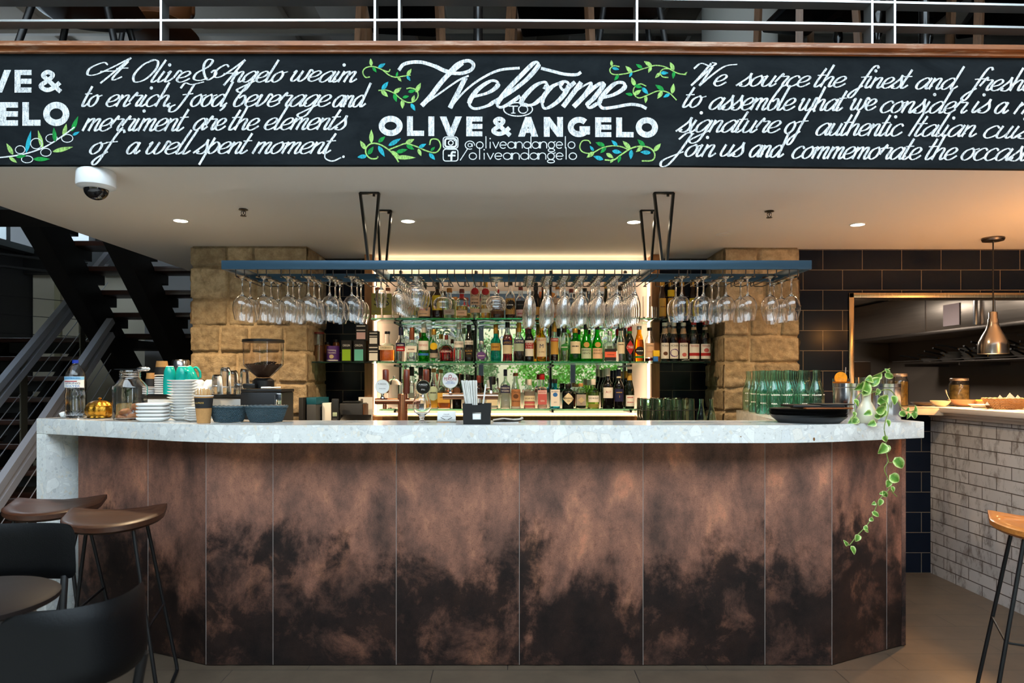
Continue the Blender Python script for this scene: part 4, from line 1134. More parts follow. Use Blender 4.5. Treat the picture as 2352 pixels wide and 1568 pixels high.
PAP = {n: M_('label_' + n, rgb(*c), 0.6) for n, c in dict(white=(236,232,226), cream=(226,212,180), olive=(142,134,62), pale=(196,178,140), yellow=(226,186,30), gold=(196,152,66),
  red=(176,30,34), navy=(24,28,72), black=(20,20,22), tan=(198,152,84), copper=(178,122,82), pink=(226,186,184), teal=(108,196,184), lime=(150,196,40), purple=(96,64,132),
  green=(40,128,52), orange=(220,96,66), grey=(160,150,140), lightgreen=(176,196,170), blue=(40,110,190), violet=(76,36,118), brown=(96,60,36), rose=(196,96,96), peach=(224,184,150)).items()}
INK = {n: M_('ink_' + n, rgb(*c), 0.6) for n, c in dict(black=(26,24,24), red=(168,28,36), white=(236,234,230), gold=(190,150,70), navy=(30,40,90), green=(40,110,50), brown=(110,60,36), grey=(110,106,104), purple=(90,60,130), blue=(60,110,180), rose=(190,90,90)).items()}
CAP = {n: M_('cap_' + n, rgb(*c), 0.35, metal=mt) for n, c, mt in (('black',(18,18,20),0),('red',(178,26,30),0),('gold',(196,150,64),.6),('cork',(184,132,78),0),('white',(226,218,208),0),('copper',(150,84,56),.3),('silver',(200,200,204),.8),('wine',(110,40,32),0),('navy',(26,28,64),0),('oak',(168,108,40),0),('green',(120,150,60),0))}
GL = {n: M_('bottle_' + n, c, 0.0, trans=1.0, ior=1.45) for n, c in dict(green=rgb(60,190,70), bgreen=rgb(30,214,60), dgreen=rgb(70,120,40), teal=rgb(60,214,206), blue=rgb(90,196,226), yellow=rgb(250,196,60), lightgreen=rgb(206,226,160), amberg=rgb(196,150,30)).items()}
DK = {n: M_('bottle_dark_' + n, c, 0.08, coat=0.4) for n, c in dict(black=rgb(14,13,14), brown=rgb(38,18,10), green=rgb(16,24,14), red=rgb(62,12,12)).items()}
LQ = {n: M_('liquid_' + n, c, 0.0, trans=1.0, ior=1.36) for n, c in dict(amber=rgb(226,140,40), bourbon=rgb(206,110,34), dark=rgb(90,30,10), red=rgb(190,20,16), gold=rgb(250,196,80), clear=rgb(250,250,250), wine=rgb(70,10,10), pink=rgb(246,206,200), paleg=rgb(222,236,170), rum=rgb(120,56,20)).items()}

def ring_xy(R, e, ratio, t):
    ct, st = math.cos(t), math.sin(t)
    q = (abs(ct)**e + abs(st)**e) ** (-1.0/e) if e != 2.0 else 1.0
    return R*q*ct, R*q*st*ratio

def add_label(mats, mb, R, e, ratio, z0, z1, paper, span=1.1, shape='rect', lift=0.0007):
    def idx(m):
        if m not in mats: mats.append(m)
        return mats.index(m)
    mb.mi = idx(paper)
    def pt(u, z, l=lift):
        if e > 2.4:
            return Vector((u, -R*ratio-l, z))
        return Vector(((R+l)*math.sin(u/R), -(R+l)*math.cos(u/R)*ratio, z))
    W = (R*0.90 if e > 2.4 else R*span)
    if shape == 'rect':
        n = 12; prev = None
        for i in range(n+1):
            u = -W + 2*W*i/n
            a, b = mb.bm.verts.new(pt(u, z0)), mb.bm.verts.new(pt(u, z1))
            if prev: mb.face([prev[0], a, b, prev[1]])
            prev = (a, b)
    else:
        zc, hz = (z0+z1)/2, (z1-z0)/2
        hw = min(W, hz*1.15) if shape in ('disc', 'diamond') else W
        rings = []
        for k in range(4):
            f = k/3
            if shape == 'diamond': P = [(f*x, f*y) for x, y in [(1,0),(.75,.25),(.5,.5),(.25,.75),(0,1),(-.25,.75),(-.5,.5),(-.75,.25),(-1,0),(-.75,-.25),(-.5,-.5),(-.25,-.75),(0,-1),(.25,-.75),(.5,-.5),(.75,-.25)]]
            else: P = [(f*math.cos(2*PI*j/16), f*math.sin(2*PI*j/16)) for j in range(16)]
            rings.append([mb.bm.verts.new(pt(x*hw, zc+y*hz)) for x, y in P])
        for A, B in zip(rings[0:], rings[1:]):
            for j in range(16): mb.face([A[j], B[j], B[(j+1) % 16], A[(j+1) % 16]])
    return pt, idx, W

def bottle_parts(root, H, R, shape='spirit', gl=None, dark=None, liq=None, level=0.5, capc='black', cap=0.1, capr=None, labels=(), nr=0.0145, e=2.0, ratio=1.0, neckband=None, capstyle='cyl'):
    nr = min(nr, R*0.72)
    P = PROF[shape]
    ztop = H*(1 - cap*0.55)
    sup = None
    out = [(nr + (R-nr)*a, z*ztop) for a, z in P]
    es = [max(2.0, e - (e-2.0)*max(0, min(1, (1-a)*1.6))) for a, z in P]
    seg = 28 if e > 2.4 else 24
    mb = MB()
    def zc(r): return r
    if dark:
        mb.lathe([(0, 0)] + out + [(0, out[-1][1])], seg=seg, sup=[2.0] + es + [2.0], ratio=ratio)
        mb.build('glass', DK[dark], root)
    else:
        t = 0.0022
        inn = [(max(r-t, 0.004), max(z, 0.006) if i == 0 else z) for i, (r, z) in enumerate(out)]
        inn[0] = (inn[0][0], 0.006); inn[1] = (inn[1][0], max(inn[1][1], 0.009))
        mb.lathe([(0, 0)] + out + inn[::-1] + [(0, 0.006)], seg=seg, sup=[2.0] + es + es[::-1] + [2.0], ratio=ratio)
        mb.build('glass', gl or glass, root)
        if liq:
            zl = level*H; lp = []; le = []
            for i, (r, z) in enumerate(inn):
                if z < zl: lp.append((r-0.0004, max(z, 0.0065))); le.append(es[i])
                else:
                    r0, z0 = inn[i-1]
                    if i == 0: r0, z0 = r, 0.0
                    f = (zl-z0)/max(z-z0, 1e-6); lp.append((r0+(r-r0)*f-0.0004, zl)); le.append(es[i]); break
            mb = MB(); mb.lathe([(0, lp[0][1])] + lp + [(0, zl)], seg=seg, sup=[2.0] + le + [2.0], ratio=ratio)
            mb.build('liquid', LQ[liq], root)
    ch = H*cap; cr = capr or (nr + 0.0018)
    mb = MB(); mb.lathe([(cr*0.96, H-ch), (cr, H-ch+0.002), (cr, H-0.002), (cr*0.93, H), (0, H)] , seg=18)
    mb.lathe([(cr*0.96, H-ch), (0, H-ch)], seg=18)
    mb.build('cap', CAP[capc], root)
    if neckband:
        z0, z1, c = neckband; mb = MB()
        def rad(z):
            for (ra, za), (rb, zb2) in zip(out, out[1:]):
                if za <= z <= zb2: return ra + (rb-ra)*(z-za)/max(zb2-za, 1e-6)
            return nr
        mb.lathe([(rad(z0*H)+.0006, z0*H), (rad((z0+z1)/2*H)+.0006, (z0+z1)/2*H), (rad(z1*H)+.0006, z1*H)], seg=18)
        mb.build('neck_band', PAP[c], root)
    if labels:
        mats = []; mb = MB()
        for i, L in enumerate(labels):
            z0, z1, c = L[0], L[1], L[2]; shp = L[3] if len(L) > 3 else 'rect'; texts = L[4] if len(L) > 4 else ()
            lift = 0.0007 + 0.0005*i
            pt, idx, W = add_label(mats, mb, R, e, ratio, z0*H, z1*H, PAP[c], shape=shp, lift=lift)
            for tx, tc, tz, th in texts:
                if tx[0] == '~':                    # print too small to read: a broken line
                    mb.mi = idx(INK[tc]); u0 = -W*.62; rr = random.Random(len(tx)*7+int(tz*100))
                    while u0 < W*.5:
                        u1 = min(u0 + W*rr.uniform(.10, .30), W*.62); zb = tz*H
                        q = [mb.bm.verts.new(pt(u_, z_, lift+0.0005)) for u_, z_ in ((u0, zb), (u1, zb), (u1, zb+th*H*.6), (u0, zb+th*H*.6))]; mb.face(q); u0 = u1 + W*.06
                    continue
                me, w = text_mesh(tx); hh = th*H
                s = min(hh, W*1.55/max(w, 0.1)) if len(tx) > 2 else hh
                mb.mi = idx(INK[tc]); zb = tz*H
                mb.add_mesh(me, lambda v: pt(v.x*s, zb + v.y*(hh if len(tx) > 2 else s), lift+0.0005))
        mb.build('label', mats, root, fix=False)

def bottle(px0, px1, pyt, shelfk, D, label, grp, cat='bottle', name='bottle', **k):
    z = ZS[shelfk] if isinstance(shelfk, str) else shelfk
    Dm = D
    yb = CY - (z-HC)*F/Dm
    H = (yb - pyt)/F*Dm; R = (px1-px0)/2/F*Dm
    k.pop('rz', None)
    o = empty(name, (WX((px0+px1)/2, Dm), Dm, z + 0.0004), label, cat, grp)
    bottle_parts(o, H, R, **k)
    return o

GT, GM, GB = 'spirits on the top glass shelf', 'bottles on the middle glass shelf', 'bottles on the lowest glass shelf'
D0 = 4.66
B = bottle
gin = dict(shape='jug', labels=[(.12, .80, 'olive', 'rect', [('SEEDLIP', 'grey', .20, .06), ('S', 'black', .42, .26)])], capc='copper', cap=.10)
B(854.5, 878.5, 660, 't', D0, 'clear bottle with olive label at left end of top shelf', GT, e=5, **gin)
B(879, 903, 661, 't', D0, 'second clear olive-labelled bottle from left on top shelf', GT, e=5, **gin)
B(903.5, 927, 661, 't', D0+.02, 'clear bottle with beige label and amber emblem on top shelf', GT, e=5, shape='jug', labels=[(.12, .74, 'pale', 'rect', [('SEEDLIP', 'grey', .20, .06), ('S', 'brown', .42, .26)])], capc='copper', cap=.10)
B(934, 958, 662, 't', D0+.02, 'olive-labelled clear bottle beside the dark wine bottle on top shelf', GT, e=5, **gin)
B(959.5, 990, 644, 't', D0, 'dark wine bottle with beige label and neck tag on top shelf', GT, shape='burg', dark='black', capc='black', cap=.2, labels=[(.06, .30, 'peach', 'rect', [('~', 'rose', .22, .05), ('~~', 'grey', .12, .03)]), (.36, .56, 'pale', 'diamond')])
B(992.5, 1017, 640, 't', D0+.02, 'tall dark wine bottle with yellow label on top shelf', GT, shape='wine', dark='brown', capc='black', cap=.26, labels=[(.22, .58, 'yellow', 'rect', [('~', 'brown', .42, .03)])])
B(1019, 1046, 662, 't', D0, 'textured clear tequila bottle with pale wooden stopper', GT, shape='low', e=4, liq='paleg', level=.62, capc='oak', cap=.14, capr=.019, labels=[(.13, .30, 'grey', 'rect', [('~', 'brown', .20, .04)])])
B(1047.5, 1074, 664, 't', D0, 'amber tequila bottle with dark red stopper and red neck', GT, shape='low', e=4, liq='gold', level=.42, capc='wine', cap=.13, capr=.018, neckband=(.66, .84, 'red'), labels=[(.10, .28, 'peach', 'rect', [('~~', 'brown', .18, .04)])])
rum = lambda c: [(.36, .72, c, 'rect', [('BACARDI', 'black', .58, .065), ('~', 'brown', .50, .03), ('~~', 'black', .40, .05)]), (.62, .80, 'red', 'disc'), (.16, .27, c)]
B(1079.5, 1103, 645, 't', D0, 'clear rum bottle with white label and red dot on top shelf', GT, shape='spirit', liq='paleg', level=.3, capc='silver', cap=.15, labels=rum('peach'))
B(1104.5, 1126, 646, 't', D0, 'gold rum bottle with red dot label half behind the coupe glass', GT, shape='spirit', liq='gold', level=.5, capc='gold', cap=.16, labels=rum('cream'))
B(1127, 1158.5, 665, 't', D0, 'squat dark brown rum bottle below the second coupe glass', GT, shape='squat', liq='dark', level=.52, capc='red', cap=.12, nr=.011, labels=[(.16, .40, 'brown', 'rect', [('~', 'gold', .26, .04)])])
B(1160.5, 1183.5, 646, 't', D0, 'tan-labelled spiced rum bottle with big black round emblem', GT, shape='spirit', liq='rum', level=.3, capc='black', cap=.11, labels=[(.12, .54, 'tan'), (.24, .50, 'black', 'disc', [('~', 'white', .35, .05)])])
B(1184.5, 1207, 659, 't', D0, 'dark whisky bottle with pink label left of the first flutes', GT, shape='spirit', liq='rum', level=.56, capc='wine', cap=.1, labels=[(.08, .28, 'pink', 'rect', [('~', 'rose', .14, .07)]), (.30, .55, 'black', 'rect', [('~~', 'grey', .42, .05)])])
B(1221, 1240, 650, 't', D0+.03, 'black wine bottle partly behind the first row of flutes', GT, shape='wine', dark='black', capc='black', cap=.2, labels=[(.12, .34, 'tan')])
B(1241, 1257, 651, 't', D0+.03, 'dark green bottle with gold label between first and second flute rows', GT, shape='burg', dark='green', capc='copper', cap=.2, labels=[(.14, .4, 'gold')])
B(1270, 1292, 652, 't', D0, 'amber whisky bottle with cork stopper behind the third flute row', GT, shape='spirit', liq='bourbon', level=.35, capc='oak', cap=.16, labels=[(.18, .58, 'peach', 'rect', [('~', 'brown', .40, .06)])])
B(1302, 1322, 664, 't', D0, 'amber whisky bottle with dark cap behind the fourth flute row', GT, shape='low', liq='amber', level=.4, capc='wine', cap=.12, labels=[(.18, .4, 'cream')])
B(1333, 1353, 662, 't', D0, 'dark amber bottle with black cap behind the fifth flute row', GT, shape='spirit', liq='dark', level=.45, capc='black', cap=.12, labels=[(.2, .4, 'brown')])
B(1381, 1405, 645, 't', D0+.03, 'tall green sparkling wine bottle with gold neck on top shelf', GT, shape='burg', dark='green', capc='gold', cap=.2, labels=[(.14, .34, 'pale')])
B(1412, 1436, 659, 't', D0, 'amber spirit bottle with black stopper near right end of top shelf', GT, shape='low', liq='bourbon', level=.5, capc='black', cap=.12, labels=[(.2, .4, 'pale')])

# middle shelf
B(871.5, 908, 761, 'm', D0, 'wide bourbon bottle with black cork at left of middle shelf', GM, shape='squat', e=3.2, liq='bourbon', level=.38, capc='black', cap=.085, nr=.016, capr=.0185, labels=[(.385, .51, 'cream', 'rect', [('LONGBRANCH', 'black', .42, .06)])])
B(909.5, 932, 751, 'm', D0, 'clear vodka bottle with red and black label on middle shelf', GM, shape='spirit', capc='navy', cap=.24, liq='clear', level=.4, labels=[(.30, .44, 'red', 'rect', [('~', 'white', .34, .05)]), (.44, .54, 'navy', 'rect', [('~~', 'white', .46, .05)])])
B(933, 960, 752, 'm', D0, 'square clear bottle with long copper cap on middle shelf', GM, shape='square', e=6, capc='copper', cap=.36, capr=.0165, labels=[(.27, .45, 'white', 'rect', [('~', 'brown', .34, .05)])])
B(960.5, 986, 743, 'm', D0, 'green aniseed bottle with white and red label on middle shelf', GM, shape='spirit', gl=GL['green'], capc='white', cap=.24, labels=[(.30, .54, 'white', 'rect', [('PERNOD', 'red', .40, .06)]), (.16, .22, 'blue', 'rect')])
B(987, 1006.5, 756, 'm', D0, 'clear bottle with yellow cap and black framed label', GM, shape='spirit', capc='gold', cap=.17, labels=[(.10, .40, 'black'), (.36, .58, 'yellow', 'disc'), (.12, .26, 'grey')])
B(1008.5, 1042, 769, 'm', D0, 'rounded dark red liqueur bottle with short neck on middle shelf', GM, shape='round', liq='red', level=.62, capc='wine', cap=.18, nr=.011, labels=[(.34, .35, 'red', 'rect', [('SOLERNO', 'white', .34, .07)])])
lic = lambda paper, ink: [(.36, .52, paper, 'rect', [('MOLINARI', ink, .43, .06)])]
B(1042.5, 1066, 741, 'm', D0, 'clear anise liqueur bottle with white label on middle shelf', GM, shape='demi', liq='clear', level=.3, capc='white', cap=.16, labels=lic('white', 'black'))
B(1066.5, 1088, 746, 'm', D0, 'black anise liqueur bottle with white band left of the upright', GM, shape='demi', dark='black', capc='black', cap=.1, labels=[(.46, .57, 'white', 'rect', [('MOLINARI', 'black', .48, .06)]), (.12, .38, 'black', 'rect', [('BLACK', 'gold', .27, .05), ('COFFEE', 'gold', .20, .03)])])
B(1093.5, 1118.5, 783, 'm', D0, 'small square clear bottle with purple label on middle shelf', GM, shape='square', e=5, capc='silver', cap=.16, labels=[(.10, .48, 'purple', 'disc', [('~', 'white', .26, .06)])])
B(1127, 1150.5, 746, 'm', D0, 'slender teal bottle with gold label on middle shelf', GM, shape='spirit', gl=GL['teal'], capc='gold', cap=.24, labels=[(.30, .50, 'gold', 'rect', [('~', 'brown', .38, .05)])])
B(1154, 1177.5, 740, 'm', D0, 'orange-red aperitif bottle with slanted blue label on middle shelf', GM, shape='waist', liq='red', level=.68, capc='black', cap=.14, labels=[(.20, .42, 'cream'), (.42, .54, 'navy', 'rect', [('APEROL', 'gold', .45, .06)])])
B(1180, 1204, 741, 'm', D0, 'clear-shouldered bitter bottle with gold cap and dark red liquid', GM, shape='spirit', liq='wine', level=.3, capc='gold', cap=.24, labels=[(.27, .46, 'lightgreen'), (.47, .57, 'navy', 'rect', [('CAMPARI', 'white', .49, .06)])])
B(1205.5, 1226, 741, 'm', D0, 'dark vermouth bottle with red cap and white red label', GM, shape='wine', dark='black', capc='red', cap=.16, labels=[(.14, .54, 'white'), (.33, .48, 'red', 'rect', [('PUNT', 'white', .42, .05), ('E MES', 'white', .35, .05)])])
B(1232, 1255, 736, 'm', D0, 'golden aperitif wine bottle with long cream label on middle shelf', GM, shape='wine', gl=GL['yellow'], capc='gold', cap=.24, labels=[(.12, .58, 'cream', 'rect', [('LILLET', 'red', .50, .055), ('BLANC', 'brown', .22, .03), ('M', 'navy', .33, .10)])])
B(1264, 1283, 738, 'm', D0, 'gold-capped bitter bottle with yellow label right of the upright', GM, shape='spirit', liq='dark', level=.22, capc='gold', cap=.26, labels=[(.18, .50, 'gold'), (.50, .58, 'red', 'rect', [('AVERNA', 'white', .52, .05)])])
B(1284.5, 1307.5, 742, 'm', D0, 'clear lime spirit bottle with green label and black cap', GM, shape='jug', capc='black', cap=.24, liq='paleg', level=.3, labels=[(.28, .46, 'green', 'disc', [('~', 'white', .36, .04)])])
B(1308.5, 1333.5, 754, 'm', D0, 'green whisky bottle with cream label on middle shelf', GM, shape='spirit', gl=GL['green'], capc='gold', cap=.14, labels=[(.24, .60, 'cream', 'rect', [('~', 'black', .44, .06)])], nr=.017)
br = lambda c, n1, n2: [(.08, .36, c, 'rect', [(n1, 'black', .28, .05), (n2, 'black', .20, .05)]), (.38, .52, 'tan', 'disc')]
B(1333.5, 1358.5, 745, 'm', D0, 'bright green herbal bottle with pale green label, left of its pair', GM, shape='burg', gl=GL['bgreen'], capc='black', cap=.14, labels=br('lightgreen', 'BRANCA', 'MENTA'))
B(1359.5, 1384, 745, 'm', D0, 'bright green herbal bottle with peach label, right of its pair', GM, shape='burg', gl=GL['bgreen'], capc='black', cap=.14, labels=br('peach', 'FERNET', 'BRANCA'))
B(1386, 1415, 761, 'm', D0, 'square clear bottle with black band and orange label', GM, shape='square', e=6, capc='silver', cap=.13, labels=[(.04, .42, 'black'), (.14, .32, 'orange', 'rect', [('~', 'brown', .21, .04)])])
B(1416.5, 1435, 748, 'm', D0, 'clear white rum bottle with cream label left of the red diamond bottle', GM, shape='spirit', liq='clear', level=.3, capc='black', cap=.14, labels=[(.22, .54, 'cream', 'rect', [('~', 'black', .46, .04)])])
B(1436.5, 1456, 743, 'm', D0, 'dark artichoke liqueur bottle with red diamond label', GM, shape='wine', dark='green', capc='red', cap=.2, neckband=(.74, .80, 'green'), labels=[(.18, .56, 'red', 'diamond', [('CYNAR', 'white', .34, .08)])])
B(1456.5, 1479.5, 749, 'm', D0, 'yellow lemon liqueur bottle with black oval label', GM, shape='cone', gl=GL['yellow'], capc='silver', cap=.1, liq='gold', level=.62, labels=[(.10, .16, 'green'), (.18, .42, 'black', 'disc', [('~', 'white', .29, .04)])])
B(1481.5, 1502.5, 752, 'm', D0, 'clear bottle with pinkish white label at right end of middle shelf', GM, shape='wine', liq='wine', level=.1, capc='black', cap=.1, labels=[(.12, .54, 'peach', 'rect', [('COINTREAU', 'black', .44, .04), ('Curacao', 'rose', .27, .05)])])
# syrups
GS = 'syrup bottles on the right dark shelf'
sy = dict(shape='syrup', nr=.0155)
B(1517, 1536.5, 741, 'm', 4.70, 'brown syrup bottle with white label, leftmost of the syrups', GS, liq='rum', level=.6, capc='white', cap=.09, neckband=(.72, .85, 'peach'), labels=[(.08, .48, 'white', 'rect', [('MONIN', 'black', .38, .06)]), (.16, .26, 'brown', 'disc')], **sy)
B(1527, 1546, 738, 'm', 4.83, 'syrup bottle standing behind the two leftmost syrups', GS, liq='rum', level=.6, capc='white', cap=.09, neckband=(.72, .85, 'peach'), **sy)
B(1537, 1558, 741, 'm', 4.70, 'lavender syrup bottle with ringed white label', GS, liq='dark', level=.62, capc='white', cap=.09, neckband=(.72, .85, 'peach'), labels=[(.08, .48, 'white', 'rect', [('MONIN', 'black', .38, .06)]), (.12, .33, 'purple', 'disc'), (.145, .305, 'white', 'disc')], **sy)
B(1559, 1580, 741, 'm', 4.70, 'red rose syrup bottle with white flower label', GS, liq='red', level=.62, capc='white', cap=.09, neckband=(.72, .85, 'peach'), labels=[(.08, .48, 'white', 'rect', [('MONIN', 'black', .38, .06)]), (.13, .23, 'rose', 'disc')], **sy)
B(1581, 1606, 734, 'm', 4.70, 'caramel syrup bottle with red band label, second from right', GS, liq='rum', level=.5, capc='red', cap=.12, neckband=(.76, .82, 'peach'), labels=[(.07, .42, 'white', 'rect', [('TEISSEIRE', 'red', .35, .05)]), (.14, .21, 'red')], **sy)
B(1607.5, 1631.5, 734, 'm', 4.70, 'dark berry syrup bottle with red band, beside right stone pillar', GS, liq='dark', level=.68, capc='red', cap=.12, neckband=(.76, .82, 'peach'), labels=[(.07, .42, 'white', 'rect', [('TEISSEIRE', 'red', .35, .05)]), (.14, .21, 'red'), (.22, .32, 'rose', 'disc')], **sy)
GR = 'liqueur bottles on the upper right dark shelf'
for px0, px1, c, lb in ((1513, 1530, 'gold', 'dark liqueur bottle with amber label, leftmost on upper right shelf'), (1532, 1549, 'gold', 'dark liqueur bottle with yellow sticky note on upper right shelf'), (1558, 1575, 'brown', 'dark bottle behind the first big wine glasses on upper right shelf'), (1582, 1600, 'yellow', 'dark bottle with bright yellow label on upper right shelf')):
    B(px0, px1, 640, 't', 4.72, lb, GR, shape='wine', dark='brown', capc='gold', cap=.2, labels=[(.08, .52, c, 'rect', [('~', 'brown', .3, .04)])] + ([(.56, .72, 'yellow')] if '1532' == str(px0) else []))

# lowest shelf
B(936, 955, 842, 'b', D0, 'clear bottle with dark cap behind the tall tap handle', GB, shape='spirit', liq='clear', level=.6, capc='black', cap=.22)
B(955.5, 977, 843, 'b', D0, 'dark whisky bottle with cream label behind the taps', GB, shape='wine', dark='brown', capc='black', cap=.2, labels=[(.12, .48, 'cream', 'rect', [('~', 'black', .3, .06)])])
B(984.5, 1008, 846, 'b', D0, 'honey whisky bottle with cork and oval pale label', GB, shape='demi', liq='gold', level=.42, capc='cork', cap=.10, capr=.0165, labels=[(.20, .56, 'lightgreen', 'disc', [('~', 'black', .38, .05)])])
B(1005, 1036, 868, 'b', D0-.03, 'amber almond liqueur bottle with square shoulders on lowest shelf', GB, shape='low', e=5, liq='bourbon', level=.55, capc='black', cap=.12, labels=[(.20, .52, 'gold', 'rect', [('~', 'brown', .36, .04)])])
B(1039, 1060.5, 858, 'b', D0, 'black liqueur bottle below the red lettered tap badge', GB, shape='spirit', dark='black', capc='black', cap=.16, labels=[(.4, .6, 'brown', 'disc')])
B(1066, 1084, 860, 'b', D0, 'dark bottle with yellow neck band behind the paper straws', GB, shape='wine', dark='black', capc='black', cap=.18, neckband=(.74, .82, 'yellow'))
B(1092, 1108, 862, 'b', D0, 'dark red capped bottle just right of the paper straws', GB, shape='wine', dark='brown', capc='wine', cap=.22)
B(1117, 1144, 864, 'b', D0, 'broad clear bottle with black pourer on lowest shelf', GB, shape='square', e=4, liq='clear', level=.3, capc='black', cap=.26, labels=[(.10, .32, 'cream')])
B(1149, 1172.5, 848, 'b', D0, 'clear vodka bottle with navy label on lowest shelf', GB, shape='spirit', liq='clear', level=.4, capc='navy', cap=.17, nr=.011, labels=[(.40, .58, 'navy', 'rect', [('WYBOROWA', 'white', .50, .05), ('WODKA', 'white', .43, .045)])])
B(1173.5, 1196, 856, 'b', D0, 'vodka bottle with copper brown label and red cap', GB, shape='burg', liq='clear', level=.3, capc='copper', cap=.09, labels=[(.06, .54, 'copper', 'rect', [("Tito's", 'black', .43, .07), ('Handmade', 'black', .19, .05)]), (.28, .41, 'brown', 'disc')])
B(1202.5, 1229.5, 871, 'b', D0, 'pale pink gin bottle with cream and red bands', GB, shape='low', liq='pink', level=.6, capc='pink' if False else 'white', cap=.2, labels=[(.26, .44, 'cream', 'rect', [('ARCHIE ROSE', 'black', .33, .05)]), (.04, .24, 'rose'), (.12, .17, 'peach')])
B(1234, 1256.5, 858, 'b', D0, 'pink gin bottle with tall red cap on lowest shelf', GB, shape='square', e=4, liq='pink', level=.62, capc='red', cap=.17, nr=.016, labels=[(.12, .53, 'rose', 'rect', [('GIN', 'white', .20, .05)]), (.42, .52, 'pink', 'rect', [('BEEFEATER', 'red', .45, .045)])])
B(1263, 1286, 870, 'b', D0, 'bright blue gin bottle with white arched label', GB, shape='low', e=4, gl=GL['blue'], capc='black', cap=.15, labels=[(.08, .64, 'white', 'rect', [('BOMBAY', 'navy', .55, .05), ('GIN', 'navy', .2, .04)]), (.40, .54, 'blue', 'disc')])
B(1291, 1318, 881, 'b', D0, 'squat black gin bottle with white diamond label', GB, shape='squat' if False else 'jug', dark='black', capc='black', cap=.17, nr=.018, labels=[(.16, .64, 'cream', 'diamond', [("HENDRICK'S", 'black', .39, .06), ('GIN', 'black', .29, .05)])])
B(1322, 1346, 880, 'b', D0, 'small brown apothecary gin bottle with engraved pale label', GB, shape='jug', e=4, liq='dark', level=.62, capc='cork', cap=.13, labels=[(.12, .56, 'grey', 'rect', [('47', 'brown', .17, .06)]), (.22, .46, 'pale', 'diamond')])
B(1349, 1376, 870, 'b', D0, 'pale green gin bottle with white label on lowest shelf', GB, shape='low', gl=GL['lightgreen'], capc='white', cap=.2, labels=[(.22, .44, 'white', 'rect', [('ARCHIE ROSE', 'black', .33, .05)]), (.04, .16, 'olive')])
B(1384, 1408, 845, 'b', D0, 'dark wine bottle with square white label on lowest shelf', GB, shape='wine', dark='black', capc='white', cap=.2, labels=[(.26, .52, 'white', 'rect', [('A17', 'red', .38, .06)])])
B(1410.5, 1432, 848, 'b', D0, 'dark wine bottle with navy label on lowest shelf', GB, shape='wine', dark='black', capc='navy', cap=.18, neckband=(.78, .83, 'cream'), labels=[(.18, .50, 'navy', 'rect', [('~', 'gold', .40, .04), ('I', 'gold', .28, .06)])])
B(1436, 1457, 848, 'b', D0, 'amber green wine bottle with white label at right end', GB, shape='burg', dark='green', capc='black', cap=.08, neckband=(.72, .90, 'gold'), labels=[(.06, .34, 'white', 'rect', [('~', 'rose', .27, .05), ('~~', 'rose', .15, .04)])])
# second rank seen between the front ones
for px, py, k, c, cp, lb in ((1398, 848, 'b', 'black', 'white', 'dark wine bottle standing behind the square white label one'), (1422, 850, 'b', 'black', 'navy', 'dark wine bottle standing behind the navy label one'), (1446, 852, 'b', 'green', 'gold', 'gold necked wine bottle behind the rightmost one on lowest shelf')):
    B(px-10.5-8, px+10.5-8, py, k, 4.82, lb, GB, shape='wine', dark=c, capc=cp, cap=.2)
o = B(1349-9, 1376-9, 872, 'b', 4.82, 'pale green gin bottle half hidden behind its white labelled twin', GB, shape='low', gl=GL['lightgreen'], capc='white', cap=.2)
B(1312, 1336, 882, 'b', 4.82, 'corked brown gin bottle behind the engraved label one', GB, shape='jug', e=4, liq='dark', level=.6, capc='cork', cap=.13)

# tea boxes, jars and tins on the left dark shelf
def carton(px0, px1, py0, py1, D, depth, z, label, face, bands, grp='cartons on the left dark shelf', body=navy_card):
    w = (px1-px0)/F*D; h = (py1-py0)/F*D
    o = empty('carton', (WX((px0+px1)/2, D), D + depth/2, z), label, 'box', grp)
    MB().box(-w/2, w/2, -depth/2, depth/2, 0, h, 0.0012).build('box', body, o)
    mats = []; mb = MB()
    def idx(m):
        if m not in mats: mats.append(m)
        return mats.index(m)
    for bi, (z0, z1, c, txt, tc) in enumerate(bands):
        mb.mi = idx(PAP[c]); y = -depth/2 - 0.0006 - bi*.0003
        q = [mb.bm.verts.new(v) for v in ((-w*.42, y, z0*h), (w*.42, y, z0*h), (w*.42, y, z1*h), (-w*.42, y, z1*h))]; mb.face(q)
        if txt:
            me, tw = text_mesh(txt); s = w*.72/tw; mb.mi = idx(INK[tc]); hh = min((z1-z0)*h*.6, s*1.4)
            mb.add_mesh(me, lambda v: Vector((v.x*s, y-0.0005, (z0+z1)/2*h - hh/2 + v.y*hh)))
    mb.build('label', mats, o, fix=False)
    return o
zm = ZS['m'] + .0004
carton(784, 807, 779, 828, 4.66, .07, zm, 'black tea carton with lime green front panel', 'lime', [(.05, .58, 'lime', None, None), (.68, .86, 'black', 'ORIGIN', 'white')])
carton(812, 836, 779, 828, 4.66, .07, zm, 'black tea carton with mint green front panel', 'teal', [(.05, .58, 'teal', None, None), (.68, .86, 'black', 'ORIGIN', 'white')])
hz = (828-779)/F*4.66
carton(817, 841, 741, 778, 4.67, .07, zm+hz+.0006, 'black carton with white labels stacked on the mint tea carton', 'white', [(.08, .5, 'pink', None, None), (.60, .92, 'white', None, None), (.66, .86, 'black', None, None)])
hb = (828-789)/F*4.62
carton(846, 869, 789, 828, 4.62, .07, zm, 'lower black carton of two, beside the bourbon bottle', 'white', [(.06, .5, 'white', None, None), (.58, .86, 'white', None, None), (.64, .80, 'black', None, None)], body=navy_card)
carton(847, 868, 757, 788.5, 4.625, .07, zm+hb+.0006, 'upper black carton of two, beside the bourbon bottle', 'white', [(.06, .5, 'white', None, None), (.58, .86, 'white', None, None), (.64, .80, 'black', None, None)])
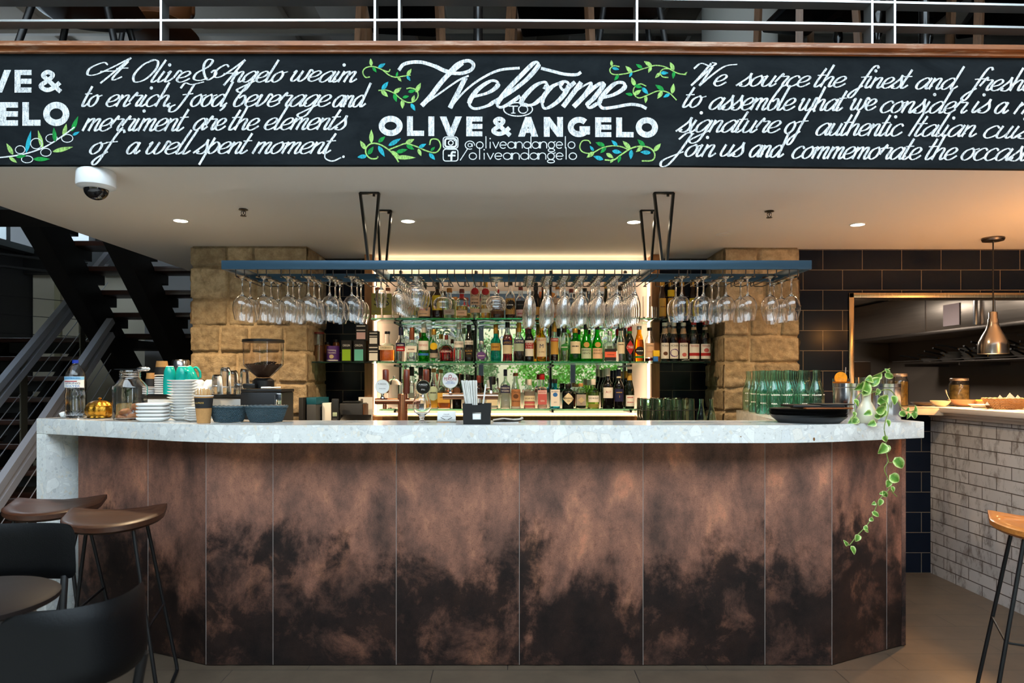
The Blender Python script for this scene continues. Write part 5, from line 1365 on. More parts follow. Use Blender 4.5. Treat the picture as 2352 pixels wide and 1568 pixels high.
o = empty('drink_tin', (WX(765, 4.68), 4.68, zm), 'purple drinking chocolate tin on the left dark shelf', 'tin')
r = 14.5/F*4.68; h = (828-793)/F*4.68
MB().lathe([(0, 0), (r, 0), (r, h), (r*.97, h+.003), (0, h+.003)], seg=28).build('body', PAP['violet'], o)
mats = []; mb = MB(); pt, idx, W_ = add_label(mats, mb, r, 2.0, 1.0, .06*h, .12*h, PAP['white'])
for tx, zz, hh in (('Drinking', .70, .12), ('Chocolate', .54, .10)):
    me, w_ = text_mesh(tx); s = r*1.4/w_; mb.mi = idx(INK['white']); mb.add_mesh(me, lambda v: pt(v.x*s, zz*h+v.y*hh*h, .001))
mb2 = add_label(mats, mb, r, 2.0, 1.0, .2*h, .46*h, PAP['pale'], shape='disc')
mb.build('label', mats, o, fix=False)
o = empty('glass_canister', (WX(731, 4.70), 4.70, zm), 'tall glass canister at left end of the left dark shelf', 'jar')
r = 13/F*4.7; h = 68/F*4.7
MB().lathe([(0, 0), (r, 0), (r, h*.94), (r-.002, h*.94), (r-.002, .003), (0, .003)], seg=24).build('body', glass, o)
MB().lathe([(0, h*.94), (r*1.02, h*.94), (r*1.02, h), (0, h)], seg=24).build('lid', CAP['wine'], o)
MB().lathe([(0, .004), (r-.003, .004), (r-.003, h*.55), (0, h*.6)], seg=20).build('contents', M_('brown_sugar', rgb(120,76,40), 0.8), o)
for px, rr, h_, lb in ((752, 8, 46, 'small amber jar behind the purple tin'), (772, 8, 52, 'brown jar behind the purple tin on right')):
    o = empty('spice_jar', (WX(px, 4.80), 4.80, zm), lb, 'jar', 'jars behind the tin')
    r = rr/F*4.8; h = h_/F*4.8
    MB().lathe([(0, 0), (r, 0), (r, h*.8), (r*.8, h*.88), (0, h*.88)], seg=18).build('body', M_('amber_jar', rgb(112,66,26), 0.2), o)
    MB().lathe([(0, h*.88), (r*.85, h*.88), (r*.85, h), (0, h)], seg=18).build('lid', CAP['black'], o)
# tumblers on the top shelf ends
def tumbler(px, D, r, h, z, label, grp, m=glass, name='tumbler', coaster=False):
    o = empty(name, (WX(px, D), D, z), label, 'glass', grp) if coaster else None
    mb = MB(); mb.lathe([(0, 0), (r*.94, 0), (r, h), (r-.0018, h), (r*.94-.002, .008), (0, .008)], seg=24)
    if coaster:
        mb.build('glass', m, o)
        MB().cyl((0, 0, -0.006), r*1.35, .0055, 24).build('coaster', PAP['cream'], o)
    else:
        o = mb.build(name, m); o.location = (WX(px, D), D, z); tag(o, label, 'glass', grp)
    return o
zt_ = ZS['t'] + .0004
tumbler(1485, 4.66, .0275, .150, zt_+.0064, 'tall cut glass tumbler on a pale coaster at right of top shelf', 'tumblers on the upper shelves', coaster=True)
tumbler(1502, 4.64, .019, .085, zt_, 'small shot glass right of the tall cut tumbler', 'tumblers on the upper shelves')
tumbler(1509, 4.76, .020, .090, zt_, 'small shot glass behind the dark liqueur bottles', 'tumblers on the upper shelves')
tumbler(848, 4.66, .016, .13, ZS['m'] + .30, 'narrow', 'x') if False else None
# apothecary jar on the lowest shelf
o = empty('glass_candy_jar', (WX(905, 4.66), 4.66, ZS['b']+.0004), 'ribbed glass jar with domed lid left of the taps', 'jar')
r = 15.5/F*4.66; h = 60/F*4.66
MB().lathe([(0, 0), (r*.95, 0), (r, .01), (r, h*.9), (r-.003, h*.9), (r-.003, .008), (0, .008)], seg=30).build('body', glass, o)
MB().lathe([(r*1.04, h*.9), (r*1.04, h*.95), (r*.9, h*1.02), (r*.5, h*1.12), (0.006, h*1.15), (.006, h*1.18), (.012, h*1.22), (0, h*1.27)], seg=30).build('lid', glass, o)
# small blue and yellow carton, cork and bottle opener on the syrup shelf
o = empty('sachet_box', (WX(1506, 4.60), 4.60, zm), 'small blue and yellow box on the shelf left of the syrups', 'box')
MB().box(-.017, .013, -.015, .015, 0, .034, .001).build('base', PAP['blue'], o); MB().box(-.018, .024, -.016, .016, .034, .074, .001).build('flap', PAP['yellow'], o)
o = MB().tube([(0,0,0),(.02,0,.004),(.035,-.004,.004),(.05,.0,.006)], .005, 8).build('bottle_opener', chrome); o.location = (WX(1566, 4.585), 4.585, zm+.004); tag(o, 'little metal bottle opener lying before the rose syrup', 'bottle opener')
# ------------------------------------------------------------------ things on the counter
def at_z(px, py, z):
    """floor-plan point seen at picture px,py on the horizontal plane z"""
    D = (HC - z)*F/(py - CY); return WX(px, D), D
ZT = ZB + 0.0006
def on_bar(px, D): return (WX(px, D), D, ZT)
# water bottle
D = 3.50; h = 133/F*D; r = 21/F*D
o = empty('water_bottle', on_bar(173, D), 'plastic spring water bottle with blue cap at left end of the counter', 'water bottle')
out = [(r*.80, 0), (r*.97, .012), (r, .03)]
for k in range(5): out += [(r, .034+k*.014), (r*.95, .041+k*.014)]
out += [(r, .105*1.0), (r*.99, .118), (r*.90, .138), (r*.95, .155), (r, .165), (r, h*.72), (r*.93, h*.77), (r*.72, h*.84), (r*.42, h*.91), (.013, h*.94), (.013, h*.965)]
pet = M_('clear_plastic', (.97, .98, 1, 1), 0.02, trans=1.0, ior=1.35)
mb = MB(); mb.lathe([(0, 0.004)] + out + [(q-.0012 if q > .02 else q-.001, z+.0008) for q, z in out[::-1]][:-1] + [(0, .006)], seg=30); mb.build('body', pet, o)
mb = MB(); mb.lathe([(0, .008), (r*.78, .008)] + [(q-.0022, z) for q, z in out if .012 < z < h*.62] + [(0, h*.60)], seg=24); mb.build('water', M_('water', (1, 1, 1, 1), 0, trans=1.0, ior=1.33), o)
mb = MB(); mb.lathe([(.0145, h*.945), (.0145, h), (0, h)], seg=20); mb.build('cap', M_('cap_blue', rgb(28, 56, 168), .4), o)
mats = []; mb = MB()
add_label(mats, mb, r, 2, 1, h*.525, h*.715, PAP['white'], span=1.5)
pt, idx, W_ = add_label(mats, mb, r, 2, 1, h*.66, h*.712, M_('label_sky', rgb(130, 186, 224), .5), span=1.5, lift=.0012)
add_label(mats, mb, r, 2, 1, h*.625, h*.64, PAP['red'], span=.7, lift=.0012)
for tx, ink, zz, hh in (('AUSTRALIAN', 'navy', .675, .022), ('SPRING', 'navy', .583, .034), ('WATER', 'blue', .535, .034)):
    me, w_ = text_mesh(tx); s = r*1.5/w_; mb.mi = idx(INK[ink]); mb.add_mesh(me, lambda v: pt(v.x*s+r*.25, h*zz+v.y*h*hh, .0018))
mb.build('label', mats, o, fix=False)
# crumpled napkin
mb = MB()
for dx, dy, rr in ((0, 0, .020), (.018, .005, .016), (-.006, .012, .017)): mb.ball((dx, dy, rr*.8), rr, rr*.9, rr*.8, 10)
for v in mb.bm.verts: v.co += Vector((mnoise.noise(v.co*70), mnoise.noise(v.co*70+Vector((3, 0, 0))), 0))*.006
o = mb.build('paper_napkin', paper_w); o.location = on_bar(146, 3.52); tag(o, 'crumpled white paper napkin beside the water bottle', 'napkin')
# gilded box
D = 3.50; r = 29/F*D; h = 48/F*D
o = empty('trinket_box', on_bar(229, D), 'ornate round antique brass trinket box with knobbed lid', 'trinket box')
def fluted(prof, n, amp, seg=64):
    mb = MB(); rings = []
    for q, z in prof:
        rings.append([mb.bm.verts.new((q*(1+amp*math.cos(n*2*PI*k/seg))*math.cos(2*PI*k/seg), q*(1+amp*math.cos(n*2*PI*k/seg))*math.sin(2*PI*k/seg), z)) for k in range(seg)])
    for A, B2 in zip(rings, rings[1:]):
        for k in range(seg): mb.face([A[k], A[(k+1) % seg], B2[(k+1) % seg], B2[k]], True)
    mb.face(rings[0][::-1]); mb.face(rings[-1]); return mb
fluted([(r*.72, 0), (r*.86, h*.04), (r*.80, h*.1), (r*.98, h*.25), (r*1.0, h*.42), (r*.9, h*.55)], 10, .05).build('bowl', brass, o)
fluted([(r*.9, h*.555), (r*.92, h*.60), (r*.84, h*.66), (r*.72, h*.74), (r*.42, h*.82), (r*.14, h*.85)], 10, .04).build('lid', brass, o)
MB().lathe([(r*.12, h*.85), (r*.08, h*.88), (r*.16, h*.94), (0, h)], seg=14).build('knob', brass, o)
# biscuit jar
D = 3.36; r = 36.5/F*D; h = 116/F*D
o = empty('biscuit_jar', on_bar(299, D), 'big clear glass jar holding biscuits with tongs across its mouth', 'jar')
pr = [(r*.90, 0), (r, .012), (r*.98, h*.40), (r, h*.62), (r*.98, h*.66), (r*.62, h*.80), (r*.585, h*.83), (r*.585, h*.93), (r*.63, h*.945), (r*.60, h*.975)]
mb = MB(); mb.lathe([(0, 0.002)] + pr + [(q-.003, max(z, .007)) for q, z in pr[::-1]] + [(0, .007)], seg=40); mb.build('body', glass, o)
for z in (.85, .90): MB().lathe([(r*.59+.002*math.cos(a), h*z+.003*math.sin(a)) for a in [2*PI*k/8 for k in range(9)]], seg=32).build('rim_ring', glass, o)
bis = M_('biscuit', rgb(190, 126, 78), .85, bump=1.0, bscale=70, var=.15)
for i, (bx, by, bz, rx, a) in enumerate(((-.030, -.015, .020, .030, .2), (.026, -.028, .020, .032, -.3), (.0, .03, .021, .03, .9), (-.012, -.022, .046, .034, -.25), (.038, .012, .040, .026, .4), (.034, -.012, .066, .030, -.9))):
    mb = MB(); mb.ball((0, 0, 0), rx, rx*.72, .014, 14, Matrix.Rotation(a*.5, 4, 'Y'))
    for v in mb.bm.verts: v.co *= 1 + .30*mnoise.noise(v.co*75 + Vector((i*5, 0, 0)))
    b_ = mb.build('biscuit', bis); b_.location = (o.location.x+bx, D+by, ZT+bz); b_.rotation_euler = (0, 0, a)
    tag(b_, ('golden biscuit low at left in the glass jar', 'golden biscuit at front right bottom of the glass jar', 'golden biscuit at the back bottom of the glass jar', 'large golden biscuit lying across two others in jar', 'golden biscuit at the right wall of the glass jar', 'golden biscuit on top leaning up in glass jar')[i], 'biscuit', 'biscuits in the glass jar')
t = empty('serving_tongs', (o.location.x, D, ZT+h*.978), 'steel serving tongs resting on the biscuit jar mouth', 'tongs')
for s_ in (-1, 1):
    MB().obox((-.075, .004*s_, .004), (.045, .012*s_, .004), .008, .0014).build('arm', chrome, t)
    MB().ball((.066, .014*s_, .006), .026, .007, .011, 14).build('claw', chrome, t)
# ribbed candle glass behind the jar
mb = fluted([(.036, 0), (.042, .02), (.040, .085), (.039, .085), (.040, .02), (.03, .006)], 18, .03, 72)
o = mb.build('ribbed_glass', M_('amber_ribbed_glass', rgb(236, 214, 150), .05, trans=.9)); o.location = on_bar(283, 3.50); tag(o, 'small ribbed yellow glass cup seen through the biscuit jar', 'glass')
# stacks of dishes
def superplate(half, th, e=5.0, lip=.6, seg=40):
    mb = MB(); mb.lathe([(0, .0), (half*.72, 0), (half*.80, .001), (half, th*lip), (half*1.005, th), (half*.98, th), (half*.78, .0045), (0, .0045)], seg=seg, sup=[2, e, e, e, e, e, e, 2]); return mb
D = 3.26; half = 32/F*D; pl = superplate(half, .0185).mesh('square_plate', white_cer)
for k in range(5):
    o = place('square_plate', pl, None, (WX(354, D)+RND.uniform(-.002, .002), D, ZT+k*.0165)); o.rotation_euler.z = RND.uniform(-.03, .03)+.12
    tag(o, ['bottom square white dish of stack beside the biscuit jar', 'second square white dish from bottom beside biscuit jar', 'middle square white dish of stack beside biscuit jar', 'fourth square white dish from bottom beside biscuit jar', 'topmost square white dish of stack beside biscuit jar'][k], 'dish', 'stacked square dishes')
def saucer_mesh(r, th):
    mb = MB(); mb.lathe([(0, 0), (r*.52, 0), (r*.56, .002), (r*.86, th*.72), (r, th), (r*.985, th+.0012), (r*.84, th*.86), (r*.52, .005), (0, .005)], seg=40); return mb.mesh('saucer', white_cer)
D = 3.33; r = 32.5/F*D; sm = saucer_mesh(r, .016); n = 14; step = 90/F*D/n
for k in range(n):
    o = place('saucer', sm, None, (WX(420, D)+RND.uniform(-.0025, .0025), D+RND.uniform(-.002, .002), ZT+k*step))
    tag(o, '%s white saucer counted from the bottom of the tall stack' % ('lowest','second','third','fourth','fifth','sixth','seventh','eighth','ninth','tenth','eleventh','twelfth','thirteenth','topmost')[k], 'saucer', 'tall stack of saucers')
D = 3.22; r = 25/F*D; sm2 = saucer_mesh(r, .012)
for k in range(6):
    o = place('saucer', sm2, None, (WX(450, D), D, ZT+k*.0104))
    tag(o, '%s small white saucer from the bottom, behind the paper cup' % ('lowest','second','third','fourth','fifth','topmost')[k], 'saucer', 'low stack of small saucers')
# paper cup full of stirrers
def paper_cup(name, loc, h, r0, r1, label, grp=None, band=(.55, .93), rim=True, text='COFFEE', flip=False):
    o = empty(name, loc, label, 'paper cup', grp)
    R_ = lambda f: r0+(r1-r0)*f
    MB().lathe([(0, 0.003), (r0-.002, .003), (r0, 0), (r1, h), (r1-.0015, h), (r0-.002, .006), (0, .006)], seg=30).build('cup', kraft, o)
    mats = [navy_card]; mb = MB(); mb.lathe([(R_(band[0])+.0006, band[0]*h), (R_(band[1])+.0006, band[1]*h)], seg=30)
    if text:
        me, w_ = text_mesh(text); s = r1*1.1/w_; mats.append(INK['gold']); mb.mi = 1; zc_ = (band[0]+band[1])/2*h; rr = R_(.75)+.0014
        mb.add_mesh(me, lambda v: Vector((rr*math.sin(v.x*s/rr - .15), -rr*math.cos(v.x*s/rr - .15), zc_-s*.36+v.y*s)))
    mb.build('sleeve', mats, o, fix=False)
    if rim: MB().lathe([(r1+.0022*math.cos(a), h+.002*math.sin(a)) for a in [2*PI*k/8 for k in range(9)]], seg=30).build('rim', paper_w, o)
    if flip: o.rotation_euler = (PI, 0, 0)
    return o
D = 3.10; h = 62/F*D
o = paper_cup('paper_cup', on_bar(468, D), h, 14.5/F*D, 20.5/F*D, 'brown paper cup with black sleeve holding wooden stirrers', text='ALLPRESS')
stir = M_('stirrer_wood', rgb(214, 176, 124), .7)
cx_, cy_ = o.location.x, o.location.y
for k in range(36):
    a = 2*PI*k*.382; q = .033*math.sqrt((k+.5)/36)
    s_ = MB().obox((q*math.cos(a)*.6, q*math.sin(a)*.6, .008), (q*math.cos(a)*1.15, q*math.sin(a)*1.15, h+.030+RND.uniform(-.004, .006)), .005, .0012).build('stirrer', stir)
    s_.location = (cx_, cy_, ZT); tag(s_, 'slim wooden stirrer standing in the brown paper cup', 'stirrer', 'wooden stirrers in the paper cup')
# wicker baskets
def basket(px, D, rx, ry, h, label, m=wicker_b, z=ZT, taper=.72, n=44, rows=11, grp='woven baskets on the counter', rz=0):
    o = empty('woven_basket', (WX(px, D), D, z), label, 'basket', grp, rz)
    mb = MB()
    for j in range(rows):
        f = (j+.3)/rows; rr = taper + (1-taper)*f**.8; pts = []
        for k in range(n*2):
            a = PI*k/n; w = .0016*(1 if (k+j) % 2 else -1)
            pts.append(((rx*rr+w)*math.cos(a), (ry*rr+w)*math.sin(a), .003+f*(h-.006)))
        mb.tube(pts, h/rows*.44, 5, closed=True)
    mb.build('weave', m, o)
    mb = MB(); mb.tube([(rx*1.01*math.cos(2*PI*k/48), ry*1.01*math.sin(2*PI*k/48), h-.004+.0015*math.cos(k*PI)) for k in range(48)], .0052, 7, closed=True); mb.build('rim', m, o)
    mb = MB()
    for k in range(22):
        a = 2*PI*k/22; mb.tube([(rx*taper*math.cos(a), ry*taper*math.sin(a), .002), (rx*.98*math.cos(a), ry*.98*math.sin(a), h-.004)], .0016, 5)
    mb.cyl((0, 0, .001), min(rx, ry)*taper*.98, .003, 32); mb.build('stakes_and_base', m, o)
    return o
basket(525, 3.16, 42/F*3.16, .062, 37/F*3.16, 'left dark woven basket beside the paper cup', rz=.03)
basket(611, 3.16, 48/F*3.16, .066, 38/F*3.16, 'right dark woven basket in front of the coffee grinder', rz=-.04)
# coffee grinder
D = 3.62; z0 = .958
o = empty('coffee_grinder', (WX(605, D), D, z0), 'black coffee grinder with a clear hopper of dark beans', 'coffee grinder')
sc = D/F; zz = lambda py: WZ(py, D)-z0; xx = lambda px: WX(px, D)-o.location.x
MB().prism([(xx(552), .10), (xx(566), -.08), (xx(600), -.10), (xx(655), -.07), (xx(660), .10)], 0, zz(900), .004).build('body', blk, o)
MB().prism([(xx(554), .10), (xx(567), -.082), (xx(600), -.104), (xx(657), -.074), (xx(662), .10)], zz(900)+.0004, zz(893), .003).build('top_plate', blk, o)
MB().box(xx(643), xx(658), -.084, -.0742, zz(958), zz(903), .002).build('side_trim', chrome, o)
MB().lathe([(0, zz(892)), (24*sc, zz(892)), (24*sc, zz(874)), (17*sc, zz(868)), (0, zz(868))], seg=28).build('collar', blk, o)
MB().box(xx(572), xx(600), -.09, -.01, zz(892)+.0002, zz(880), .006).build('motor_cover', blk, o)
hp = [(14*sc, zz(869)), (16*sc, zz(866)), (44*sc, zz(838)), (45*sc, zz(785))]
mb = MB(); mb.lathe(hp + [(r_-.0025, z_) for r_, z_ in hp[::-1]] + hp[:1], seg=40); mb.build('hopper', smoke_glass, o)
MB().lathe([(0, zz(779)), (46*sc, zz(780)), (46.5*sc, zz(786)), (0, zz(786.5))], seg=40).build('lid', blk, o)
mb = MB(); mb.lathe([(0, zz(867)), (13*sc, zz(866)), (40*sc, zz(840.5)), (41*sc, zz(839)), (30*sc, zz(838)), (14*sc, zz(836)), (0, zz(835))], seg=40)
for v in mb.bm.verts: v.co += Vector((0, 0, .006*mnoise.noise(v.co*40)*(1 if v.co.z > zz(838) else 0)))
for k in range(420):
    a = RND.uniform(0, 2*PI); q = 41*sc*math.sqrt(RND.random()); hgt_ = zz(837) + .012*(1-q/(41*sc)) + .010*q*math.cos(a)/(41*sc)
    if q > 30*sc: hgt_ = zz(838)
    mb.ball((q*math.cos(a)*.97, q*math.sin(a)*.97, hgt_+RND.uniform(-.003, .004)), .0055, .004, .0035, 6, Matrix.Rotation(RND.uniform(0, 3), 4, 'Z') @ Matrix.Rotation(RND.uniform(-1, 1), 4, 'Y'))
bo = mb.build('beans', beans, o); tag(bo, kind='stuff')
t = MB().tube([(0, 0, 0), (.05, 0, .001), (.052, 0, .001), (.10, 0, .002)], [.005, .005, .0035, .004], 8).build('marker_pen', white_cer); t.location = (WX(600, 3.54), 3.54, WZ(892.4, D)+.006); tag(t, 'white marker pen lying on the coffee grinder', 'pen')
# espresso machine seen from its back
Dm = 3.70
zt = WZ(905, Dm); zb = .957
xm0, xm1 = WX(330, Dm), WX(556, Dm)
o = empty('espresso_machine', ((xm0+xm1)/2, Dm+.17, zb), 'white espresso machine with a black cup tray, seen from behind', 'espresso machine')
W2 = (xm1-xm0)/2
MB().box(-W2, W2, -.15, .2, 0, zt-zb-.022, .012).build('body', M_('machine_white', rgb(232, 232, 228), .25), o)
MB().box(-W2*.75, -W2*.1, -.156, -.149, .02, zt-zb-.06, .003).build('back_panel', M_('machine_white', rgb(232, 232, 228), .25), o)
MB().box(-W2-.004, W2+.004, -.16, .21, zt-zb-.021, zt-zb, .003).build('cup_tray', blk, o)
for px in (362, 458, 522):
    MB().tube([(WX(px, Dm)-o.location.x, -.152, zt-zb), (WX(px, Dm)-o.location.x, -.152, zt-zb+.048)], .005, 10).build('rail_post', chrome, o)
MB().tube([(-W2+.01, -.152, zt-zb+.038), (W2-.01, -.152, zt-zb+.038)], .0032, 8).build('guard_rail', steel, o)
# things on its tray
zt += .0006
def cup_stack(px, D, r, n, pitch, py_top, label, grp):
    h = WZ(py_top, D)-zt
    o = paper_cup('paper_cup', (WX(px, D), D, zt+h), h-n*pitch if False else .078, r*.74, r, label % 'topmost', grp, band=(.42, .95), rim=True, text=None, flip=True)
    m_ = MB(); m_.lathe([(r*.985, 0), (r*1.02, .0015), (r*1.02, .004), (r*.97, .0085)], seg=28); me = m_.mesh('paper_cup_rim', paper_w)
    m2 = MB(); m2.lathe([(r*.96, .0035), (r*.96, pitch)], seg=28); me2 = m2.mesh('paper_cup_sleeve', navy_card)
    zz_ = zt; k = 0
    while zz_ < zt+h-.080 - pitch*.5:
        c = empty('paper_cup', (WX(px, D), D, zz_), label % ('%s lowest' % ('', 'second', 'third', 'fourth', 'fifth', 'sixth', 'seventh', 'eighth', 'ninth', 'tenth')[k]).strip(), 'paper cup', grp)
        place('rim', me, c); place('sleeve', me2, c); zz_ += pitch; k += 1
cup_stack(347, 3.76, 12.5/F*3.76, 7, .012, 856, '%s upturned paper cup in the shorter stack on the machine', 'upturned paper cups on the machine')
cup_stack(372, 3.74, 15.5/F*3.74, 7, .012, 829, '%s upturned paper cup in the taller stack on the machine', 'upturned paper cups on the machine')
def mug(px, D, r, h, label, m=teal_cer, grp='teal mugs on the espresso machine', rz=0.4, tilt=None, z=None, name='mug', foot=white_cer):
    o = empty(name, (WX(px, D), D, (zt if z is None else z)), label, 'mug', grp, rz)
    pr = [(r*.96, 0), (r, h*.10), (r*.98, h*.5), (r*.86, h*.82), (r*.62, h*.97), (r*.55, h)]
    MB().lathe([(r*.9, 0)] + pr + [(r*.50, h-.002), (r*.46, h-.006), (0, h-.006), ], seg=32).build('body', m, o)
    MB().lathe([(r*.50, h-.003), (r*.55, h+.001), (r*.60, h-.002)], seg=28).build('foot_ring', foot, o)
    MB().tube([tuple(p) for p in catmull([(r*.88, 0, h*.82), (r*1.35, 0, h*.78), (r*1.55, 0, h*.5), (r*1.3, 0, h*.22), (r*.97, 0, h*.2)], 5)], h*.065, 8).build('handle', m, o)
    if tilt: o.rotation_euler = tilt
    return o
mug(390, 3.66, 14/F*3.66, .150, 'left upturned teal mug on the espresso machine', rz=2.2)
mug(419, 3.66, 15.5/F*3.66, .150, 'right upturned teal mug on the espresso machine', rz=-.5)
mug(445, 3.76, 14/F*3.76, .10, 'tilted teal mug perched on the white cups', rz=0, tilt=(0, -.35, .2), z=zt+.055)
for i, (px, D, py, lb) in enumerate(((435, 3.64, 872, 'white espresso cup upturned in front of the teal mugs'), (455, 3.66, 872, 'white cup upturned on another beside the teal mugs'), (472, 3.68, 880, 'white cup at the right of the cup pile'), (466, 3.60, 890, 'white cup in front of the cup pile'), (484, 3.72, 872, 'white cup upturned nearest the drinking glasses'))):
    z1 = WZ(py, D); hh = .062
    lowz = zt
    z_ = max(lowz, z1-hh)
    if z_ - lowz > .02:
        mug(px, D, .036, z_-lowz-.001, 'lower white cup carrying the %s' % lb.replace('white cup ', 'one '), white_cer, 'white cups on the espresso machine', rz=2.5, name='cup')
        z_ = z_
    mug(px, D, .038, min(hh, z1-z_+.001), lb, white_cer, 'white cups on the espresso machine', rz=-.4+i, z=z_, name='cup')
def upglass(px, D, r, pyt, pyb, label):
    h = WZ(pyt, D)-max(WZ(pyb, D), zt)
    t = .0016; bm_ = MB(); bm_.lathe([(r*.98, 0), (r, h*.05), (r*.9, h*.8), (r*.78, h*.96), (r*.6, h), (0, h), (0, h-.007), (r*.58, h-.007), (r*.78-t, h*.93), (r*.9-t, h*.78), (r-t, h*.05), (r*.98-t, 0), (r*.98, 0)], seg=28)
    o = bm_.build('drinking_glass', glass); o.location = (WX(px, D), D, max(WZ(pyb, D), zt)); return tag(o, label, 'glass', 'upturned glasses on the espresso machine')
upglass(499, 3.64, .029, 860, 905, 'short upturned glass left on the machine tray')
upglass(518, 3.68, .030, 843, 905, 'tall upturned glass in the middle of the tray')
upglass(535, 3.72, .029, 850, 905, 'upturned glass behind the tall one on the tray')
upglass(562, 3.74, .027, 846, 905, 'upturned glass partly behind the grinder')
upglass(548, 3.62, .026, 880, 905, 'low upturned glass beside the grinder collar')
# steel canister
D = 4.14; o = empty('steel_canister', (WX(415, D), D, .957), 'round steel canister behind the teal mugs', 'canister')
r = 18.5/F*D; hh = WZ(826, D)-.957
MB().lathe([(0, 0), (r, 0), (r, hh*.9), (0, hh*.9)], seg=28).build('body', blk, o); MB().lathe([(r*1.02, hh*.86), (r*1.02, hh*.98), (r*.9, hh), (0, hh)], seg=28).build('lid', steel_v, o)
# beer goblet on the counter
g2 = glass_mesh('goblet', .13, .034, .030, [(0.016, 0.004), (0.034, 0.018), (0.042, 0.040), (0.042, 0.054), (0.036, 0.078), (0.030, 0.095), (0.0305, 0.102)], stem=.009)
o = place('stemmed_beer_glass', g2, None, (WX(969, 3.09), 3.09, ZT+.0008)); o.rotation_euler = (PI, 0, 0); tag(o, 'small stemmed goblet standing on the counter by the taps', 'beer glass')
# card holder
D = 3.16; o = empty('card_holder', on_bar(1026, D), 'clear holder of white business cards with a leaf logo', 'business cards')
w_ = 21/F*D; hh = 25/F*D
MB().box(-w_, w_, -.012, .004, 0.003, hh, .0006).build('cards', paper_w, o)
MB().box(-w_-.003, w_+.003, -.016, .008, 0, .0025).build('holder', glass, o); MB().box(-w_-.003, w_+.003, -.016, -.0145, .0025, hh*.3).build('holder_front', glass, o)
mb = MB(); mats = [INK['grey'], INK['black']]
for tx, zz_ in (('OLIVE', .66), ('ANGELO', .48)):
    me, tw = text_mesh(tx); s = .0062; mb.add_mesh(me, lambda v: Vector((v.x*s*1.2, -.0127, hh*zz_+v.y*s)))
mb.mi = 1
for s_ in (-1, 1):
    for k in range(4):
        a = Vector((s_*(.006+.005*k), -.0127, hh*(.20+.05*k))); b = a+Vector((s_*.002, 0, .006)); c = a+Vector((s_*.006, 0, .003))
        mb.face([mb.bm.verts.new(v) for v in (a, b, c)])
mb.build('print', mats, o, fix=False)
# napkin and straw caddy
D = 3.04; o = empty('napkin_caddy', on_bar(1096, D), 'black napkin and straw caddy with a cut-out window', 'caddy')
w_ = 32.5/F*D; hh = 47/F*D; tp = .93
mb = MB()
wx, wz0, wz1 = 10/F*D, 11/F*D, 27/F*D
# front panel with opening
y = -.045; T = .004
for x0, x1, z0_, z1_ in ((-w_, -wx, .0, hh), (wx, w_, 0, hh), (-wx, wx, 0, wz0), (-wx, wx, wz1, hh-.006)):
    mb.box(x0, x1, y, y+T, z0_, z1_)
mb.box(-w_, w_, .045, .049, 0, hh); mb.box(-w_, -w_+.004, y+T, .045, 0, hh); mb.box(w_-.004, w_, y+T, .045, 0, hh); mb.box(-w_, w_, y+T, .045, 0, .004)
for v in mb.bm.verts: v.co.x *= tp + (1-tp)*v.co.z/hh
mb.build('box', M_('black_plastic', rgb(20, 21, 23), .45), o)
c0 = o.location.copy()
nk = MB(); nk.box(-wx*2.2, wx*2.2, y+.006, .03, .006, wz1-.004, .003); no = nk.build('paper_napkin', paper_w); no.location = c0; tag(no, 'white napkins folded inside the black caddy', 'napkin')
straw = M_('paper_straw', rgb(226, 224, 218), .6)
for k in range(34):
    a = 2*PI*k*.382; q = .026*math.sqrt((k+.5)/34); tx = WX(1076, D)-WX(1096, D)
    s_ = MB().tube([(q*math.cos(a)*.8-.018, q*math.sin(a)*.5, .006), (q*math.cos(a)*1.45+tx+.004, q*math.sin(a)*1.2, WZ(874, D)-ZT+RND.uniform(-.002, .002))], .0034, 7).build('paper_straw', straw)
    s_.location = c0; tag(s_, 'white straw in the upright bunch in the black caddy', 'straw', 'bunch of white straws')
s_ = MB().tube([(.015, 0, .006), (WX(1116, D)-WX(1096, D), -.004, WZ(882, D)-ZT)], .0036, 8).build('paper_straw', straw); s_.location = c0; tag(s_, 'single white straw leaning right of the straw bunch', 'straw')
# magazines
o = empty('magazine', on_bar(1165, 3.16), 'thin open magazine lying on the counter right of the caddy', 'magazine', rz=.05)
mb = MB()
for k in range(3):
    pts = [(-.065, .004+k*.003), (-.02, .011+k*.003), (.03, .006+k*.003), (.062, .010+k*.002), (.072, .018+k*.002)]
    for (xa, za), (xb, zb_) in zip(pts, pts[1:]):
        q = [mb.bm.verts.new(v) for v in ((xa, -.05, za), (xb, -.05, zb_), (xb, .06, zb_), (xa, .06, za))]; mb.face(q)
        q = [mb.bm.verts.new(v) for v in ((xa, -.05, za-.0022), (xb, -.05, zb_-.0022), (xb, .06, zb_-.0022), (xa, .06, za-.0022))]; mb.face(q[::-1])
mb.box(-.066, .05, -.05, .06, 0, .003); mb.build('pages', M_('magazine_print', rgb(206, 204, 198), .4, var=.3, bscale=30), o)

